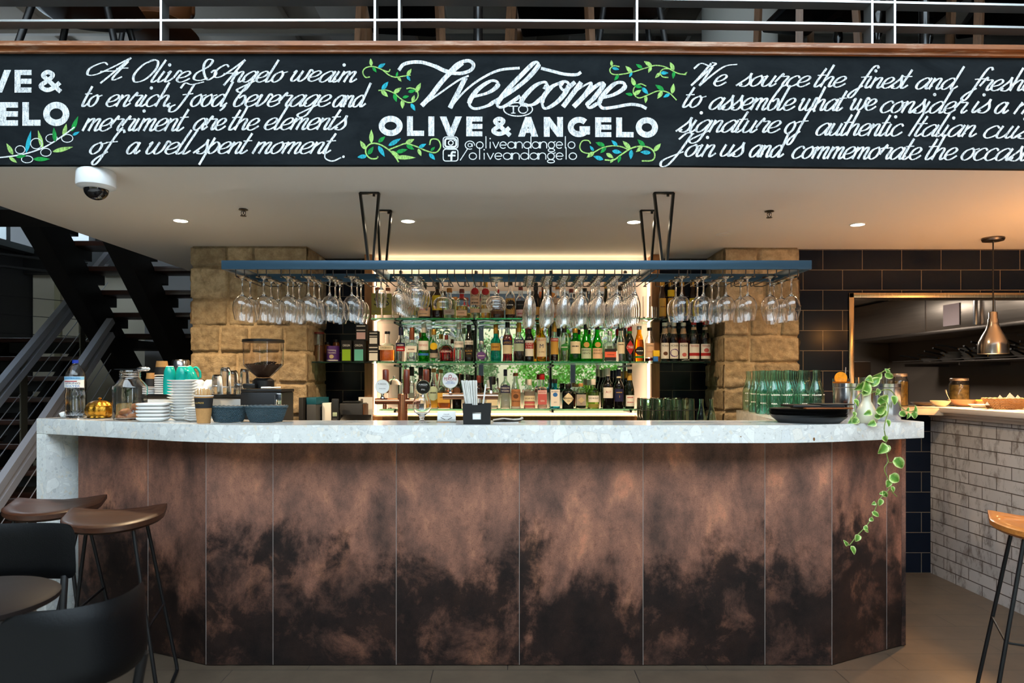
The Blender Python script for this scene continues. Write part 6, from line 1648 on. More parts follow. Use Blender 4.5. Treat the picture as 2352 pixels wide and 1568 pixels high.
# ------------------------------------------------------------------ beer fonts behind the counter
D = 3.62; zb = .9005
o = empty('beer_tap_tower', (WX(925, D), D, zb), 'copper pipe beer tower with two arms and wooden handles', 'beer tap')
zz = lambda py: WZ(py, D)-zb; xx = lambda px: WX(px, D)-o.location.x
MB().lathe([(.026, 0), (.026, zz(905)), (.0235, zz(904)), (0, zz(904))], seg=24).build('column', copper_pipe, o)
MB().tube([(xx(862), -.004, zz(921)), (xx(965), -.004, zz(921))], .0165, 20).build('cross_pipe', copper_pipe, o)
for px in (884, 985): MB().lathe([(.010, zz(939)), (.011, zz(932)), (.008, zz(926)), (0, zz(926))], (xx(px if px < 950 else 957), -.004, 0), seg=14).build('nozzle', copper_pipe, o)
handle_w = M_('handle_wood', rgb(104, 46, 30), .3)
for px, y0, y1 in ((886, 848, 902), (934, 848, 904), (979, 848, 880)):
    MB().tube([(xx(px), .0, zz(y1)), (xx(px), .0, zz(y1)+.01), (xx(px), .0, zz(y0)-.005), (xx(px), .0, zz(y0))], [.014, .0165, .0165, .013], 16).build('handle', handle_w, o)
def badge(parent, x, z, r, face, words, stem_z, y=-.022):
    MB().tube([(x, y+.012, z), (x, y+.005, z)], r, 32).build('badge_rim', chrome, parent)
    mats = [face]; mb = MB(); mb.tube([(x, y+.0045, z), (x, y+.0035, z)], r*.94, 32)
    for tx, ink, dz, wd_ in words:
        if ink not in mats: mats.append(ink)
        me, w_ = text_mesh(tx); s = wd_*r/w_; mb.mi = mats.index(ink); mb.add_mesh(me, lambda v: Vector((x+v.x*s, y+.0028, z+dz*r+v.y*s*1.15)))
    mb.build('badge', mats, parent, fix=False)
    MB().tube([(x, y+.012, z-r*.9), (x, y+.012, stem_z+.012), (x, y+.012, stem_z)], [.010, .008, .012], 14).build('badge_stem', chrome, parent)
badge(o, xx(879.5), zz(887.5), 16.5/F*D, white_cer, [('PUREZZA', INK['grey'], .25, 1.15), ('SPARKLING', INK['grey'], -.35, .9)], zz(914))
badge(o, xx(973), zz(889), 16.5/F*D, blk_gloss, [('PUREZZA', INK['white'], .25, 1.2), ('PREMIUM WATER', INK['grey'], .02, 1.1), ('STILL', INK['white'], -.42, .55)], zz(911))
o = empty('beer_tap_tower', (WX(1080, D), D+.03, zb), 'polished horizontal beer tap pipe with round red lettered badge', 'beer tap')
xx = lambda px: WX(px, D)-o.location.x
MB().tube([(xx(1016), 0, zz(910)), (xx(1144), 0, zz(910))], .0175, 24).build('cross_pipe', M_('rosy_chrome', rgb(214, 176, 156), .15, metal=1.0), o)
MB().lathe([(.024, 0), (.024, zz(915)), (0, zz(915))], (xx(1096), .004, 0), seg=20).build('column', chrome, o)
badge(o, xx(1034), zz(873), 19/F*D, white_cer, [('PERONI', INK['red'], -.02, 1.5), ('NASTRO', INK['blue'], -.25, .75), ('AZZURRO', INK['blue'], -.45, 1.15)], zz(902), y=-.03)
mb = MB(); mb.lathe([(.0075+.0014*math.cos(a), .0014*math.sin(a)) for a in [2*PI*k/6 for k in range(7)]], M=Matrix.Translation((xx(1034), -.0272, zz(864))) @ Matrix.Rotation(PI/2, 4, 'X'), seg=20); mb.build('badge_emblem', INK['red'], o)
MB().tube([(xx(1128), 0, zz(903)), (xx(1128), 0, zz(897))], [.012, .007], 12).build('lever_base', chrome, o)
MB().tube([(xx(1128), 0, zz(897)), (xx(1126), 0, zz(865)), (xx(1126), 0, zz(864))], [.005, .009, .006], 12).build('lever', blk, o)

# ------------------------------------------------------------------ back bench, left: binders, phone, till
zbk = .9406
def simple(name, cat, label, loc, parts, rz=0, grp=None):
    o = empty(name, loc, label, cat, grp, rz)
    for pn, mb, m in parts: mb.build(pn, m, o)
    return o
D = 4.42
def P_(px): return (WX(px, D), D, zbk)
hb = WZ(912, D)-zbk
simple('binder', 'binder', 'dark blue lever binder standing by the left stone pillar', (WX(707, D), D, zbk), [('cover', MB().box(-.016, .016, -.09, .09, 0, hb, .002), navy_card)], rz=-.2)
simple('magazine_file', 'file holder', 'teal topped magazine file holding grey booklets', (WX(729, D), D+.01, zbk), [('file', MB().box(-.032, .032, -.09, .09, 0, hb*.82, .002), M_('file_grey', rgb(70, 72, 76), .5)), ('top', MB().box(-.034, .034, -.088, .088, hb*.82, hb, .002), M_('file_teal', rgb(20, 88, 108), .5))], rz=-.2)
simple('document_holder', 'document holder', 'white paper holder with small green bottle picture', (WX(753.5, D), D+.02, zbk), [('holder', MB().box(-.028, .028, -.06, .06, 0, WZ(925, D)-zbk, .002), paper_w), ('print', MB().box(-.020, -.004, -.0612, -.0602, .02, .09), PAP['lime'])])
simple('cordless_phone', 'phone', 'black cordless phone upright in its charger', (WX(772, D), D-.02, zbk), [('handset', MB().box(-.022, .022, -.013, .013, .02, WZ(915, D)-zbk, .006), M_('phone_grey', rgb(40, 42, 46), .35)), ('screen', MB().box(-.014, .014, -.0145, -.0131, .125, .150, .0005), PAP['lightgreen']), ('keys', MB().box(-.015, .015, -.0145, -.0131, .06, .11, .0005), steel_dk), ('cradle', MB().box(-.04, .04, -.04, .04, 0, .035, .006), blk)])
simple('receipt_printer', 'printer', 'low black receipt printer between phone and tablet', (WX(803, D), D+.12, zbk), [('body', MB().box(-.075, .075, -.08, .08, 0, WZ(926, D+.06)-zbk, .006), M_('printer_grey', rgb(46, 48, 52), .45)), ('lid', MB().box(-.06, .05, -.06, .06, WZ(926, D+.06)-zbk, WZ(921, D+.06)-zbk, .004), blk), ('side', MB().box(.0755, .082, -.07, .07, .0, WZ(928, D+.06)-zbk, .001), PAP['brown'])])
simple('tablet', 'tablet', 'black tablet screen tilted back on a stand', (WX(818, D), D-.07, zbk), [('screen', MB().box(-.10, .10, -.006, .006, 0, .15, .002, M=Matrix.Rotation(-.5, 4, 'X')), blk_gloss), ('stand', MB().box(-.11, .11, -.03, .06, 0, .012, .003), M_('stand_white', rgb(210, 210, 210), .4))])
simple('notice_card', 'card', 'white printed card propped behind the tablet', (WX(822, D), D+.24, zbk), [('card', MB().box(-.05, .05, 0, .002, 0, WZ(912, D+.2)-zbk), paper_w), ('mark', MB().box(-.035, -.018, -.0008, 0, WZ(921, D+.2)-zbk, WZ(916, D+.2)-zbk), INK['grey'])], rz=-.15)
# back bench, right: crate of tumblers
D = 4.45; x0, x1 = WX(1470, D), WX(1592, D)
xm_ = (x0+x1)/2; W2 = (x1-x0)/2
zc_ = .9406
o = empty('glass_crate', (xm_, D+.04, zc_), 'black wire crate of upturned green tinted tumblers', 'crate')
mb = MB()
zt2 = WZ(941, D)-zc_
for z in (.004, zt2*.5, zt2):
    mb.tube([(-W2, -.13, z), (W2, -.13, z), (W2, .13, z), (-W2, .13, z)], .0025, 6, closed=True)
mb.build('hoops', blk, o); mb = MB()
for k in range(15):
    x = -W2 + 2*W2*k/14
    for y in (-.13, .13): mb.tube([(x, y, 0.001), (x, y, zt2)], .0018, 5)
mb.build('wires', blk, o)
MB().box(-W2, W2, -.13, .13, .0, .002).build('base', blk, o)
gh = WZ(914, D)-zc_-.004; gr = W2/5*.93
mb = MB(); mb.lathe([(gr, 0), (gr*.97, gh*.93), (gr*.88, gh), (0, gh), (0, gh-.006), (gr*.84, gh-.007), (gr-.003, .0)], seg=24); tme = mb.mesh('tumbler', teal_glass2)
for j in range(3):
    for i in range(5):
        t = place('tumbler', tme, None, (xm_ - W2 + W2/5*(2*i+1), D+.04 - .085 + j*.085, zc_+.0032))
        tag(t, '%s green tinted tumbler in %s row of the wire crate' % (('leftmost', 'second', 'middle', 'fourth', 'rightmost')[i], ('front', 'middle', 'rear')[j]), 'tumbler', 'tumblers in the wire crate')
# two small green bottles
def water_bottle(me_parts, loc, label, grp):
    o = empty('carafe_bottle', loc, label, 'bottle', grp)
    for n_, me, in me_parts: place(n_, me, o)
    return o
def carafe(H, R, neck, t=.0022, shoulder=.55):
    pr = [(R*.94, 0), (R, .006), (R, H*.44), (R*.97, H*.50), (R*.78, H*.60), (neck*1.25, H*.74), (neck, H*.82), (neck*.96, H*.955), (neck*1.08, H*.96), (neck*1.08, H)]
    mb = MB(); mb.lathe([(0, 0.002)] + pr + [(q-t, max(z, .007)) for q, z in pr[::-1]] + [(0, .007)], seg=22); return mb
c1 = carafe(.225, .030, .0125).mesh('carafe_glass', teal_glass)
for px, D_, lb in ((1611, 4.34, 'small teal water bottle left of two by right pillar'), (1634, 4.36, 'small teal water bottle right of two by right pillar')):
    o = water_bottle([('glass', c1)], (WX(px, D_), D_, WZ(916, D_)-.225), lb, 'pair of small teal bottles')
    o.location.z = .9406; o.scale = (1, 1, (WZ(916, D_)-.9406)/.225)
MB_ = MB(); MB_.box(1.30, 1.46, 4.24, 4.30, .90, .94)
# ------------------------------------------------------------------ teal water bottles on the counter return
Hb = .250; Rb = .0375
big_c = carafe(Hb, Rb, .0165).mesh('carafe_glass', teal_glass)
mb = MB()
for z0_, z1_, n_ in ((.108, .114, 5), (.060, .066, 3)):
    for k in range(n_):
        a0 = -.7 + k*.28
        q = [mb.bm.verts.new(((Rb+.0006)*math.sin(a), -(Rb+.0006)*math.cos(a), z)) for a, z in ((a0, z0_), (a0+.2, z0_), (a0+.2, z1_), (a0, z1_))]; mb.face(q)
print_b = mb.mesh('printed_mark', INK['white'], fix=False)
rows = [(4.32, [1738, 1763, 1781, 1800, 1818, 1836, 1854, 1872]), (4.24, [1746, 1770, 1788, 1806, 1824, 1842]), (4.12, [1782, 1803, 1824, 1846]), (4.02, [1745, 1790, 1815, 1840, 1866]), (3.90, [1838, 1864, 1890]), (3.78, [1852, 1880, 1902])]
pts_ = []
for ri in range(6):
    y = 4.34 - ri*.105
    xl = 1.487 + (4.44-y)*(-.164) + .055; xr = 1.925 - .02
    n_ = 5 if ri % 2 == 0 else 4
    for k in range(n_):
        x = xl + .006 + (Rb*2+.004)*k + (.04 if ri % 2 else 0)
        pts_.append((ri, k, x, y))
names_r = ('rearmost', 'fifth', 'fourth', 'third', 'second', 'front')
names_k = ('leftmost', 'second', 'middle', 'fourth', 'rightmost')
for ri, k, x, y in pts_:
    o = empty('carafe_bottle', (x, y, ZT), '%s tall teal water bottle in %s row on the counter return' % (names_k[k], names_r[ri]), 'bottle', 'teal water bottles on the counter return', RND.uniform(-.5, .5))
    place('glass', big_c, o); place('print', print_b, o)

# ------------------------------------------------------------------ right end of the counter: trays, cans, vase with pothos
D = 3.16
def oval_tray(a, b, h, base=.82):
    mb = MB(); mb.lathe([(0, 0), (a*base, 0), (a*.97, h*.75), (a, h), (a*.975, h), (a*base*.98, .004), (0, .004)], seg=48, ratio=b/a); return mb
trm = M_('tray_black', rgb(22, 22, 24), .4)
cx_ = WX(1857, D)
a = 85/F*D
o = oval_tray(a*.97, .115, .030, .80).build('serving_tray', trm); o.location = (cx_, D, ZT); tag(o, 'deep oval black tray at the bottom of the tray stack', 'tray', 'stack of black oval trays')
tm = oval_tray(a, .118, .0085, .93).mesh('serving_tray', trm)
for k in range(5):
    o = place('serving_tray', tm, None, (cx_-.002+RND.uniform(-.004, .004), D, ZT+.0275+k*.0068)); tag(o, '%s flat oval black tray above the deep one' % ('lowest', 'second', 'third', 'fourth', 'topmost')[k], 'tray', 'stack of black oval trays')
zt3 = ZT + .0275 + 4*.0068 + .009
o = simple('menu_folder', 'menu', 'brown leather menu folder lying on the black trays', (cx_+.055, D-.01, zt3), [('cover', MB().box(-.11, .11, -.075, .075, 0, .006, .001), M_('brown_leather', rgb(150, 84, 44), .5))], rz=.08)
o = simple('menu_folder', 'menu', 'black menu folder on top of the brown one', (cx_+.02, D+.01, zt3+.0066), [('cover', MB().box(-.115, .115, -.08, .08, 0, .010, .002), M_('black_cover', rgb(26, 26, 28), .5))], rz=-.04)
o = simple('menu_folder', 'menu', 'thin black menu folder poking out right above the trays', (cx_+.10, D-.012, zt3+.0172), [('cover', MB().box(-.075, .075, -.06, .06, 0, .005, .001), M_('black_cover', rgb(26, 26, 28), .5))], rz=.05)
def steel_can(px, D, rpx, pyt, label):
    r = rpx/F*D; h = WZ(pyt, D)-ZT
    o = empty('steel_bucket', on_bar(px, D), label, 'bucket', 'steel buckets on the bar')
    MB().lathe([(0, 0), (r*.97, 0), (r, .004), (r, h*.86), (r*1.0, h*.88), (r*1.03, h*.89), (r*1.03, h), (r*.97, h), (r*.97, .006), (0, .006)], seg=40).build('body', steel_v, o)
    MB().lathe([(r*1.035, h*.885), (r*1.035, h*.905)], seg=40).build('rim_band', steel_dk, o)
    return o, r, h
o1, r1_, h1_ = steel_can(1948, 3.33, 31, 880, 'left tall steel bucket behind the plant vase')
o2, r2_, h2_ = steel_can(2035, 3.30, 30, 881, 'right tall steel bucket behind the plant')
# glasses and orange garnish around the left bucket
t = empty('cocktail_glass', (WX(1932, 3.52), 3.52, ZT), 'orange spritz glass with orange slice and straw behind the steel bucket', 'cocktail')
hh = WZ(869, 3.52)-ZT; r = .042
MB().lathe([(0, 0), (r*.8, 0), (r, hh), (r-.002, hh), (r*.78, .008), (0, .008)], seg=26).build('glass', glass, t)
MB().lathe([(0, .009), (r*.77, .009), (r*.96, hh*.92), (0, hh*.92)], seg=24).build('drink', M_('spritz', rgb(244, 140, 20), .1, trans=.5), t)
MB().tube([(0, 0, hh+.002), (0, .006, hh+.002)], .032, 24).build('orange_slice', M_('orange_flesh', rgb(250, 160, 20), .5, var=.12, bscale=60), t)
MB().tube([(.012, .01, .02), (.034, .02, WZ(843, 3.52)-ZT)], .003, 8).build('straw', M_('steel_straw', rgb(170, 160, 150), .3, metal=.6), t)
for px, D_, pyt, lb in ((1985, 3.56, 866, 'upturned clear tumbler behind the vase, left'), (2012, 3.56, 863, 'upturned clear tumbler behind the vase, middle'), (2034, 3.58, 865, 'upturned clear tumbler behind the vase, right')):
    hh = WZ(pyt, D_)-ZT
    mb = MB(); mb.lathe([(0, 0), (.036, 0), (.042, hh), (.040, hh), (.034, .008), (0, .008)], seg=26); o = mb.build('tumbler', glass); o.location = on_bar(px, D_); tag(o, lb, 'tumbler', 'tumblers behind the plant')

# pothos in a cream bottle vase
D = 3.10
pot = empty('potted_pothos', on_bar(1990, D), 'trailing variegated pothos in a cream bottle vase at right end of bar', 'plant')
sc = D/F; H = 68*sc; r = 23.5*sc
mb = MB(); mb.lathe([(0, 0), (r*.9, 0), (r, .006), (r, H*.30), (r*.93, H*.42), (r*.62, H*.60), (r*.43, H*.72), (r*.40, H*.80), (r*.42, H*.97), (r*.44, H), (r*.36, H), (r*.33, H*.8), (0, H*.78)], seg=36); mb.build('vase', cream_cer, pot)
def V3(px, py, d=0.0):
    DD = D - .02 + d
    v = WP(px, py, DD); return v - Vector(pot.location)
st = [
 [(1991,905,.02),(1988,896,.02),(1975,880,.0),(1965,893,0)],
 [(1991,905,.02),(1996,890,.02),(2000,880,.0),(2016,862,.03),(2030,852,.04),(2044,846,.05)],
 [(1992,905,.02),(2010,898,-.03),(2026,915,-.05),(2038,925,-.07),(2040,945,-.10),(2034,965,-.15),(2031,985,-.17),(2034,1004,-.17),(2034,1020,-.16),(2037,1045,-.165),(2040,1060,-.165),(2031,1077,-.165),(2041,1103,-.165),(2042,1122,-.165),(2036,1130,-.165),(2018,1150,-.165),(2006,1180,-.165),(1992,1205,-.165),(1968,1230,-.165),(1950,1252,-.165),(1940,1245,-.165)],
 [(1991,905,.02),(1980,900,-.01),(1966,915,-.03),(1962,930,-.04),(1964,945,-.05),(1958,962,-.06)],
 [(1993,905,.02),(2030,895,.02),(2050,900,.04),(2070,935,.04),(2090,945,.04),(2105,940,.04)],
]
mb = MB()
for s_ in st: mb.tube(catmull([V3(*p) for p in s_], 4), .0021, 6)
mb.tube([V3(2042,1122,-.165), V3(2060,1140,-.165)], .0019, 6); mb.tube(catmull([V3(2040,1060,-.165), V3(2048,1062,-.165), V3(2058,1054,-.165)], 4), .0014, 5)
mb.build('vine', stem_m, pot)
# leaves: (px,py of base, px,py of tip, width px, twist)
LV = [(1968,893,1976,890,0,0)]
LV = [(1984,906,1992,869,24,.2,.0),(1983,878,1963,896,22,.3,0),(2003,872,1995,872,20,.2,.0),(1999,884,2022,866,20,-.2,.01),(2024,860,2000,868,18,.1,.02),(2034,858,2053,868,15,-.2,.03),(2041,857,2033,846,10,0,.04),
 (2016,893,2012,908,16,.2,.02),(1992,896,1976,890,18,.1,0),(2017,924,2042,908,26,.2,-.04),(2020,938,2036,925,24,.1,-.06),(2050,910,2056,930,18,.3,.02),(2013,944,2035,934,22,-.2,-.07),(2031,940,2024,960,16,.2,-.06),(1962,918,1972,934,13,.4,-.04),(1960,946,1962,958,13,.5,-.05),(2000,946,1984,952,14,.6,-.08),(2010,958,2024,952,14,.1,-.05),
 (1970,962,1948,972,20,.2,-.02),(1966,960,1958,975,14,-.3,-.03),(2010,970,1993,976,16,.2,-.12),(2037,965,2043,980,12,.3,-.15),
 (2028,1003,2038,1014,14,.3,-.16),(2032,1020,2018,1042,24,.3,-.165),(2034,1022,2036,1042,18,-.3,-.16),(2057,1052,2074,1076,22,.1,-.165),(2045,1092,2066,1106,23,.2,-.165),(2040,1103,2038,1120,16,.2,-.165),(2047,1118,2054,1130,10,.2,-.165),(2028,1128,2038,1142,12,-.4,-.165),(2026,1132,2020,1134,8,.3,-.165),(2022,1146,2020,1162,13,.2,-.165),(2010,1154,2002,1158,9,.3,-.165),(2004,1176,2020,1186,11,.1,-.165),(1998,1190,2004,1194,10,.4,-.165),(1984,1210,1994,1216,12,.3,-.165),(1985,1216,1996,1222,7,-.3,-.165),(1970,1228,1966,1244,15,.2,-.165),(1946,1252,1938,1240,8,.5,-.165),(1955,1255,1964,1274,12,.1,-.165),
 (2068,945,2080,956,15,.2,.04),(2086,948,2084,962,11,.2,.04),(2082,944,2088,934,9,.1,.04),(2098,950,2104,930,13,.3,.04),(2098,946,2102,962,14,-.2,.04)]
mb = MB(); rim = mb.bm.verts.layers.float.new('rim')
for (x0, y0, x1, y1, w, tw, dd) in LV:
    p, q = V3(x0, y0, dd), V3(x1, y1, dd-.012*tw)
    ax = q-p; L = max(ax.length, w*sc*.85); ax.normalize()
    nrm = Vector((math.sin(tw*1.5)*.6, -1, .55*math.cos(x0*1.7))).normalized()
    side = ax.cross(nrm).normalized(); nrm = side.cross(ax)
    n_ = 8; rows_ = []
    for i in range(n_+1):
        t = i/n_; hw = w*sc*.5*(math.sin(PI*min(1, t**.62)))**.75*(1 if t < 1 else 0) if 0 < t < 1 else 0
        back = -.10*L*(1-t)*(1 if t < .3 else 0)
        c = p + ax*(L*t) + nrm*(.10*L*math.sin(PI*t) - .12*L*t*t)
        row = []
        for j in range(-3, 4):
            f = j/3
            v = mb.bm.verts.new(c + side*(hw*f) + nrm*(abs(f)**1.5*hw*.35) + ax*(back*abs(f)))
            v[rim] = max(abs(f)*.9, .0) if 0 < i < n_ else .9
            row.append(v)
        rows_.append(row)
    for A, B2 in zip(rows_, rows_[1:]):
        for j in range(6): mb.face([A[j], A[j+1], B2[j+1], B2[j]], True)
mb.build('foliage', leaf_m, pot, fix=False)
# ------------------------------------------------------------------ kitchen behind the hatch
hood = empty('extractor_hood', (4.1, 6.6, 1.75), 'long stainless steel extractor hood in the kitchen', 'extractor hood')
MB().box(0, .68, -1.9, 1.7, .0, .40, .003).build('canopy', mat_brushed('hood_steel', rgb(206, 194, 182), .3, (.6, .6, 30)), hood)
MB().box(-.012, .0, -1.9, 1.7, -.012, .02, .002).build('lip', steel_dk, hood)
for y in (-.85, .1): MB().box(-.004, .0, y-.008, y+.008, .02, .395).build('seam', steel_dk, hood)
o = simple('notice_sheet', 'notice', 'pink paper sheet taped to the extractor hood', (4.094, 6.30, 1.80), [('paper', MB().box(-.002, 0, -.115, .115, 0, .20), M_('pink_paper', rgb(214, 196, 200), .8))])
o = MB().tube([(4.07, 5.94, 1.78), (4.07, 5.94, 2.12)], .018, 12).build('hood_lamp', steel_v); tag(o, 'steel tube lamp upright on the extractor hood', 'lamp')
sh = empty('pan_shelf', (4.45, 6.5, 1.47), 'dark wall shelf of frying pans under the extractor hood', 'shelf')
MB().box(-.17, .33, -1.3, 1.1, .0, .012, .002).build('board', steel_dk, sh)
for y in (-.9, .0, .9): MB().box(-.15, .33, y-.01, y+.01, -.03, -.001).build('bracket', steel_dk, sh)
MB().tube([(-.165, -1.3, .03), (-.165, 1.1, .03)], .004, 6).build('guard_rail', steel, sh)
pan_m = M_('pan_dark', rgb(150, 146, 140), .35, metal=.6)
mb = MB(); mb.lathe([(0, 0), (.085, 0), (.12, .038), (.122, .040), (.117, .040), (.083, .004), (0, .004)], seg=28); pan_me = mb.mesh('pan_bowl', pan_m)
mb = MB(); mb.tube(catmull([(-.118, 0, .034), (-.16, 0, .045), (-.23, 0, .062), (-.31, 0, .075)], 4), .0085, 8); han_me = mb.mesh('pan_handle', blk)
mb = MB(); mb.ball((-.124, .012, .034), .006, seg=8); mb.ball((-.124, -.012, .034), .006, seg=8); riv_me = mb.mesh('pan_rivets', brass)
pn = 0
for gi, (y, n_) in enumerate(((7.15, 1), (6.85, 3), (6.55, 4), (6.2, 5), (5.85, 4), (5.5, 5))):
    for k in range(n_):
        o = empty('frying_pan', (4.47+RND.uniform(-.015, .015), y+RND.uniform(-.03, .03), 1.4825+k*.028), '%s frying pan of the %s pile on the kitchen shelf' % (('lowest', 'second', 'third', 'fourth', 'topmost')[k] if n_ > 1 else 'single', ('farthest', 'second farthest', 'third', 'fourth', 'fifth', 'nearest')[gi]), 'frying pan', 'frying pans on the kitchen shelf', RND.uniform(-.5, .75))
        place('bowl', pan_me, o); place('handle', han_me, o); place('rivets', riv_me, o)
# fridge, range and tap at the back
MB_ = MB(); MB_.box(2.32, 3.02, 5.75, 6.4, 0, WZ(830, 5.75), .006)
o = empty('fridge', (2.7, 6.05, 0), 'grey steel fridge just inside the kitchen hatch', 'fridge')
MB().box(-.30, .36, -.30, .35, 0, WZ(830, 5.75), .006).build('body', steel_dk, o); MB().box(-.29, .10, -.315, -.301, .1, WZ(833, 5.75), .003).build('door', steel_dk, o); MB().tube([(-.27, -.33, .8), (-.27, -.33, 1.3)], .009, 8).build('handle', blk, o)
o = empty('cooking_range', (4.4, 6.6, 0), 'dark kitchen range along the kitchen side wall', 'range')
MB().box(-.35, .38, -1.7, 1.6, 0, .95, .005).build('body', blk, o); MB().box(-.36, .38, -1.7, 1.6, .95, .98, .003).build('worktop', steel_dk, o)
o = empty('wall_tap', (4.79, 5.62, 1.31), 'chrome wall tap with hose on kitchen side panel', 'tap')
MB().tube([(0, 0, 0), (-.09, 0, 0)], .018, 10).build('valve', chrome, o); MB().tube([(-.05, 0, 0), (-.05, 0, .07)], .007, 8).build('stem', chrome, o); MB().tube([(-.05, -.04, .07), (-.05, .04, .07)], .008, 8).build('lever', chrome, o)
MB().tube(catmull([(-.07, .02, -.02), (-.08, .0, -.12), (-.06, -.02, -.2), (-.07, 0, -.3)], 5), .008, 8).build('hose', chrome, o)
o = empty('ladle', (4.27, 5.55, 1.47), 'steel ladle hanging from the pan shelf', 'ladle')
MB().tube([(0, 0, -.005), (0, 0, -.27)], .003, 6).build('handle', chrome, o); MB().lathe([(0, -.04), (.03, -.03), (.045, 0), (.043, 0), (.028, -.027), (0, -.036)], (0, -.03, -.28), seg=20).build('cup', chrome, o)

# dishes on the pass
ZP = 1.1226
def bowl(px, D, r, h, label, m, z=ZP, base=.45):
    mb = MB(); mb.lathe([(0, 0), (r*base, 0), (r*.78, h*.45), (r, h), (r*.975, h), (r*.75, h*.5), (r*base*.9, .006), (0, .006)], seg=36)
    o = mb.build('bowl', m); o.location = (WX(px, D), D, z); return tag(o, label, 'bowl', 'dishes on the kitchen pass')
grey_cer = M_('grey_ceramic', rgb(120, 112, 110), .3); stone_cer = M_('stone_ceramic', rgb(196, 188, 166), .35); brown_cer = M_('brown_ceramic', rgb(122, 98, 78), .35)
ZS1 = 1.1186
bowl(2122, 4.75, .085, .026, 'flat grey dish at left of the kitchen pass', grey_cer, ZS1)
bowl(2160, 4.55, .062, .038, 'cream bowl between the grey dish and brown bowl on the pass', stone_cer, ZS1 if WX(2160, 4.55) < 2.78 else ZP)
bowl(2212, 4.52, .088, .045, 'wide brown bowl with fork on the kitchen pass', brown_cer, ZP)
t = bowl(2262, 4.44, .062, .040, 'small brown bowl of food behind the bread basket', brown_cer, ZP)
for i in range(7):
    pass
mb = MB()
for k in range(22): mb.ball((RND.uniform(-.035, .035), RND.uniform(-.035, .035), .036+RND.uniform(0, .008)), .010, .008, .006, 8)
o = mb.build('food_heap', M_('food_orange', rgb(214, 140, 50), .6, var=.3, bscale=40)); o.location = (WX(2255, 4.44), 4.44, ZP); tag(o, 'orange and yellow food heaped in the small brown bowl', 'food', kind='stuff')
o = bowl(2254, 4.32, .072, .022, 'bright white plate tucked under the bread basket edge', white_cer, ZP, .6)
o = bowl(2350, 4.25, .06, .022, 'bright white plate right of the bread basket', white_cer, ZP, .6)
o = empty('fork', (WX(2176, 4.46), 4.46, ZP+.040), 'steel fork sticking up from the brown bowl', 'fork')
MB().tube([(.02, 0, 0), (-.005, 0, .05)], .002, 6).build('handle', chrome, o)
mb = MB()
for k in (-1, 0, 1): mb.tube([(-.005, .004*k, .05), (-.012, .005*k, .072)], .0012, 5)
mb.build('tines', chrome, o)
def pickle_jar(px, D, rpx, pyt, pyb, label, fill, z):
    r = rpx/F*D; h = (pyb-pyt)/F*D
    o = empty('pickle_jar', (WX(px, D), D, z), label, 'jar', 'preserve jars on the pass')
    pr = [(r*.94, 0), (r, .008), (r, h*.78), (r*.86, h*.86), (r*.84, h*.92)]
    MB().lathe([(0, 0)] + pr + [(q-.002, max(zz_, .006)) for q, zz_ in pr[::-1]] + [(0, .006)], seg=30).build('glass', glass, o)
    MB().lathe([(0, .007), (r-.003, .009), (r-.003, h*.76), (0, h*.77)], seg=26).build('contents', fill, o)
    MB().lathe([(r*.90, h*.91), (r*.92, h*.92), (r*.92, h*.985), (r*.88, h), (0, h)], seg=30).build('lid', M_('jar_lid', rgb(190, 178, 170), .3, metal=.7), o)
pickle_jar(2063, 4.70, 20.5, 850, 925, 'tall jar of green and orange pickles on the pass', M_('pickles', rgb(132, 106, 30), .4, var=.55, bscale=55), ZS1)
pickle_jar(2203, 4.72, 20.5, 866, 930, 'shorter jar of pickled vegetables with tilted lid', M_('pickles_pale', rgb(150, 130, 70), .4, var=.5, bscale=40), ZS1)
simple('kitchen_tray', 'tray', 'small black tray under the tall pickle jar', (WX(2066, 4.66), 4.665, ZS1-.0004), [('tray', MB().box(-.07, .09, -.03, -.0, 0, .006, .001), blk)])
b = basket(2308, 4.15, 47/F*4.15, .085, 25/F*4.15, 'brown wicker bread basket lined with paper on the pass', wicker_n, ZP, .74, 40, 9, None)
mb = MB()
for px, py in ((2273, 913), (2295, 908), (2318, 903), (2336, 908)):
    v = WP(px, py, 4.15) - Vector(b.location); w_ = .045
    q = [(v.x-w_, -.02, v.z-.045), (v.x+w_*.9, -.02, v.z-.045), (v.x, -.005, v.z+.004), ]
    vs = [mb.bm.verts.new(c) for c in q] ; ap = mb.bm.verts.new((v.x+.01, .05, v.z-.04)); mb.face(vs); mb.face([vs[1], ap, vs[2]]); mb.face([ap, vs[0], vs[2]])
o = mb.build('paper_liner', paper_w, None, fix=False); o.location = b.location; tag(o, 'white paper liner folded in points inside the bread basket', 'paper')

# ------------------------------------------------------------------ stairs at left
black_st = M_('stair_black', rgb(12, 12, 13), .55)
xs = -3.645
low = empty('lower_stair_flight', (-4.2, 5.9, 1.3), 'dark timber open tread lower stair flight rising away at left', 'stairs')
for k in range(-9, 3):
    y = 5.86 + k*.19; z = 1.33 + k*.172
    if z < .05: continue
    xr = -3.70 if k > -3 else -3.20
    t = MB().box(-4.75, xr, y-.15, y+.14, z-.04, z, .006).build('tread', tread_wood, low); t.location = -Vector(low.location)
    t = MB().box(-4.70, xr-.05, y-.05, y+.12, z-.13, z-.041).build('tread_support', black_st, low); t.location = -Vector(low.location)
def stringer(parent, x0, x1, ya, za, yb_, zb2, depth):
    mb = MB(); mb.obox(Vector(((x0+x1)/2, ya, za-depth/2)), Vector(((x0+x1)/2, yb_, zb2-depth/2)), x1-x0, depth, up=Vector((0, 0, 1)))
    o = mb.build('stringer', black_st, parent); o.location = -Vector(parent.location); return o
stringer(low, -4.6, -4.52, 4.2, -.17, 6.3, 1.70, .2); stringer(low, -3.9, -3.82, 4.3, -.07, 6.3, 1.70, .2)
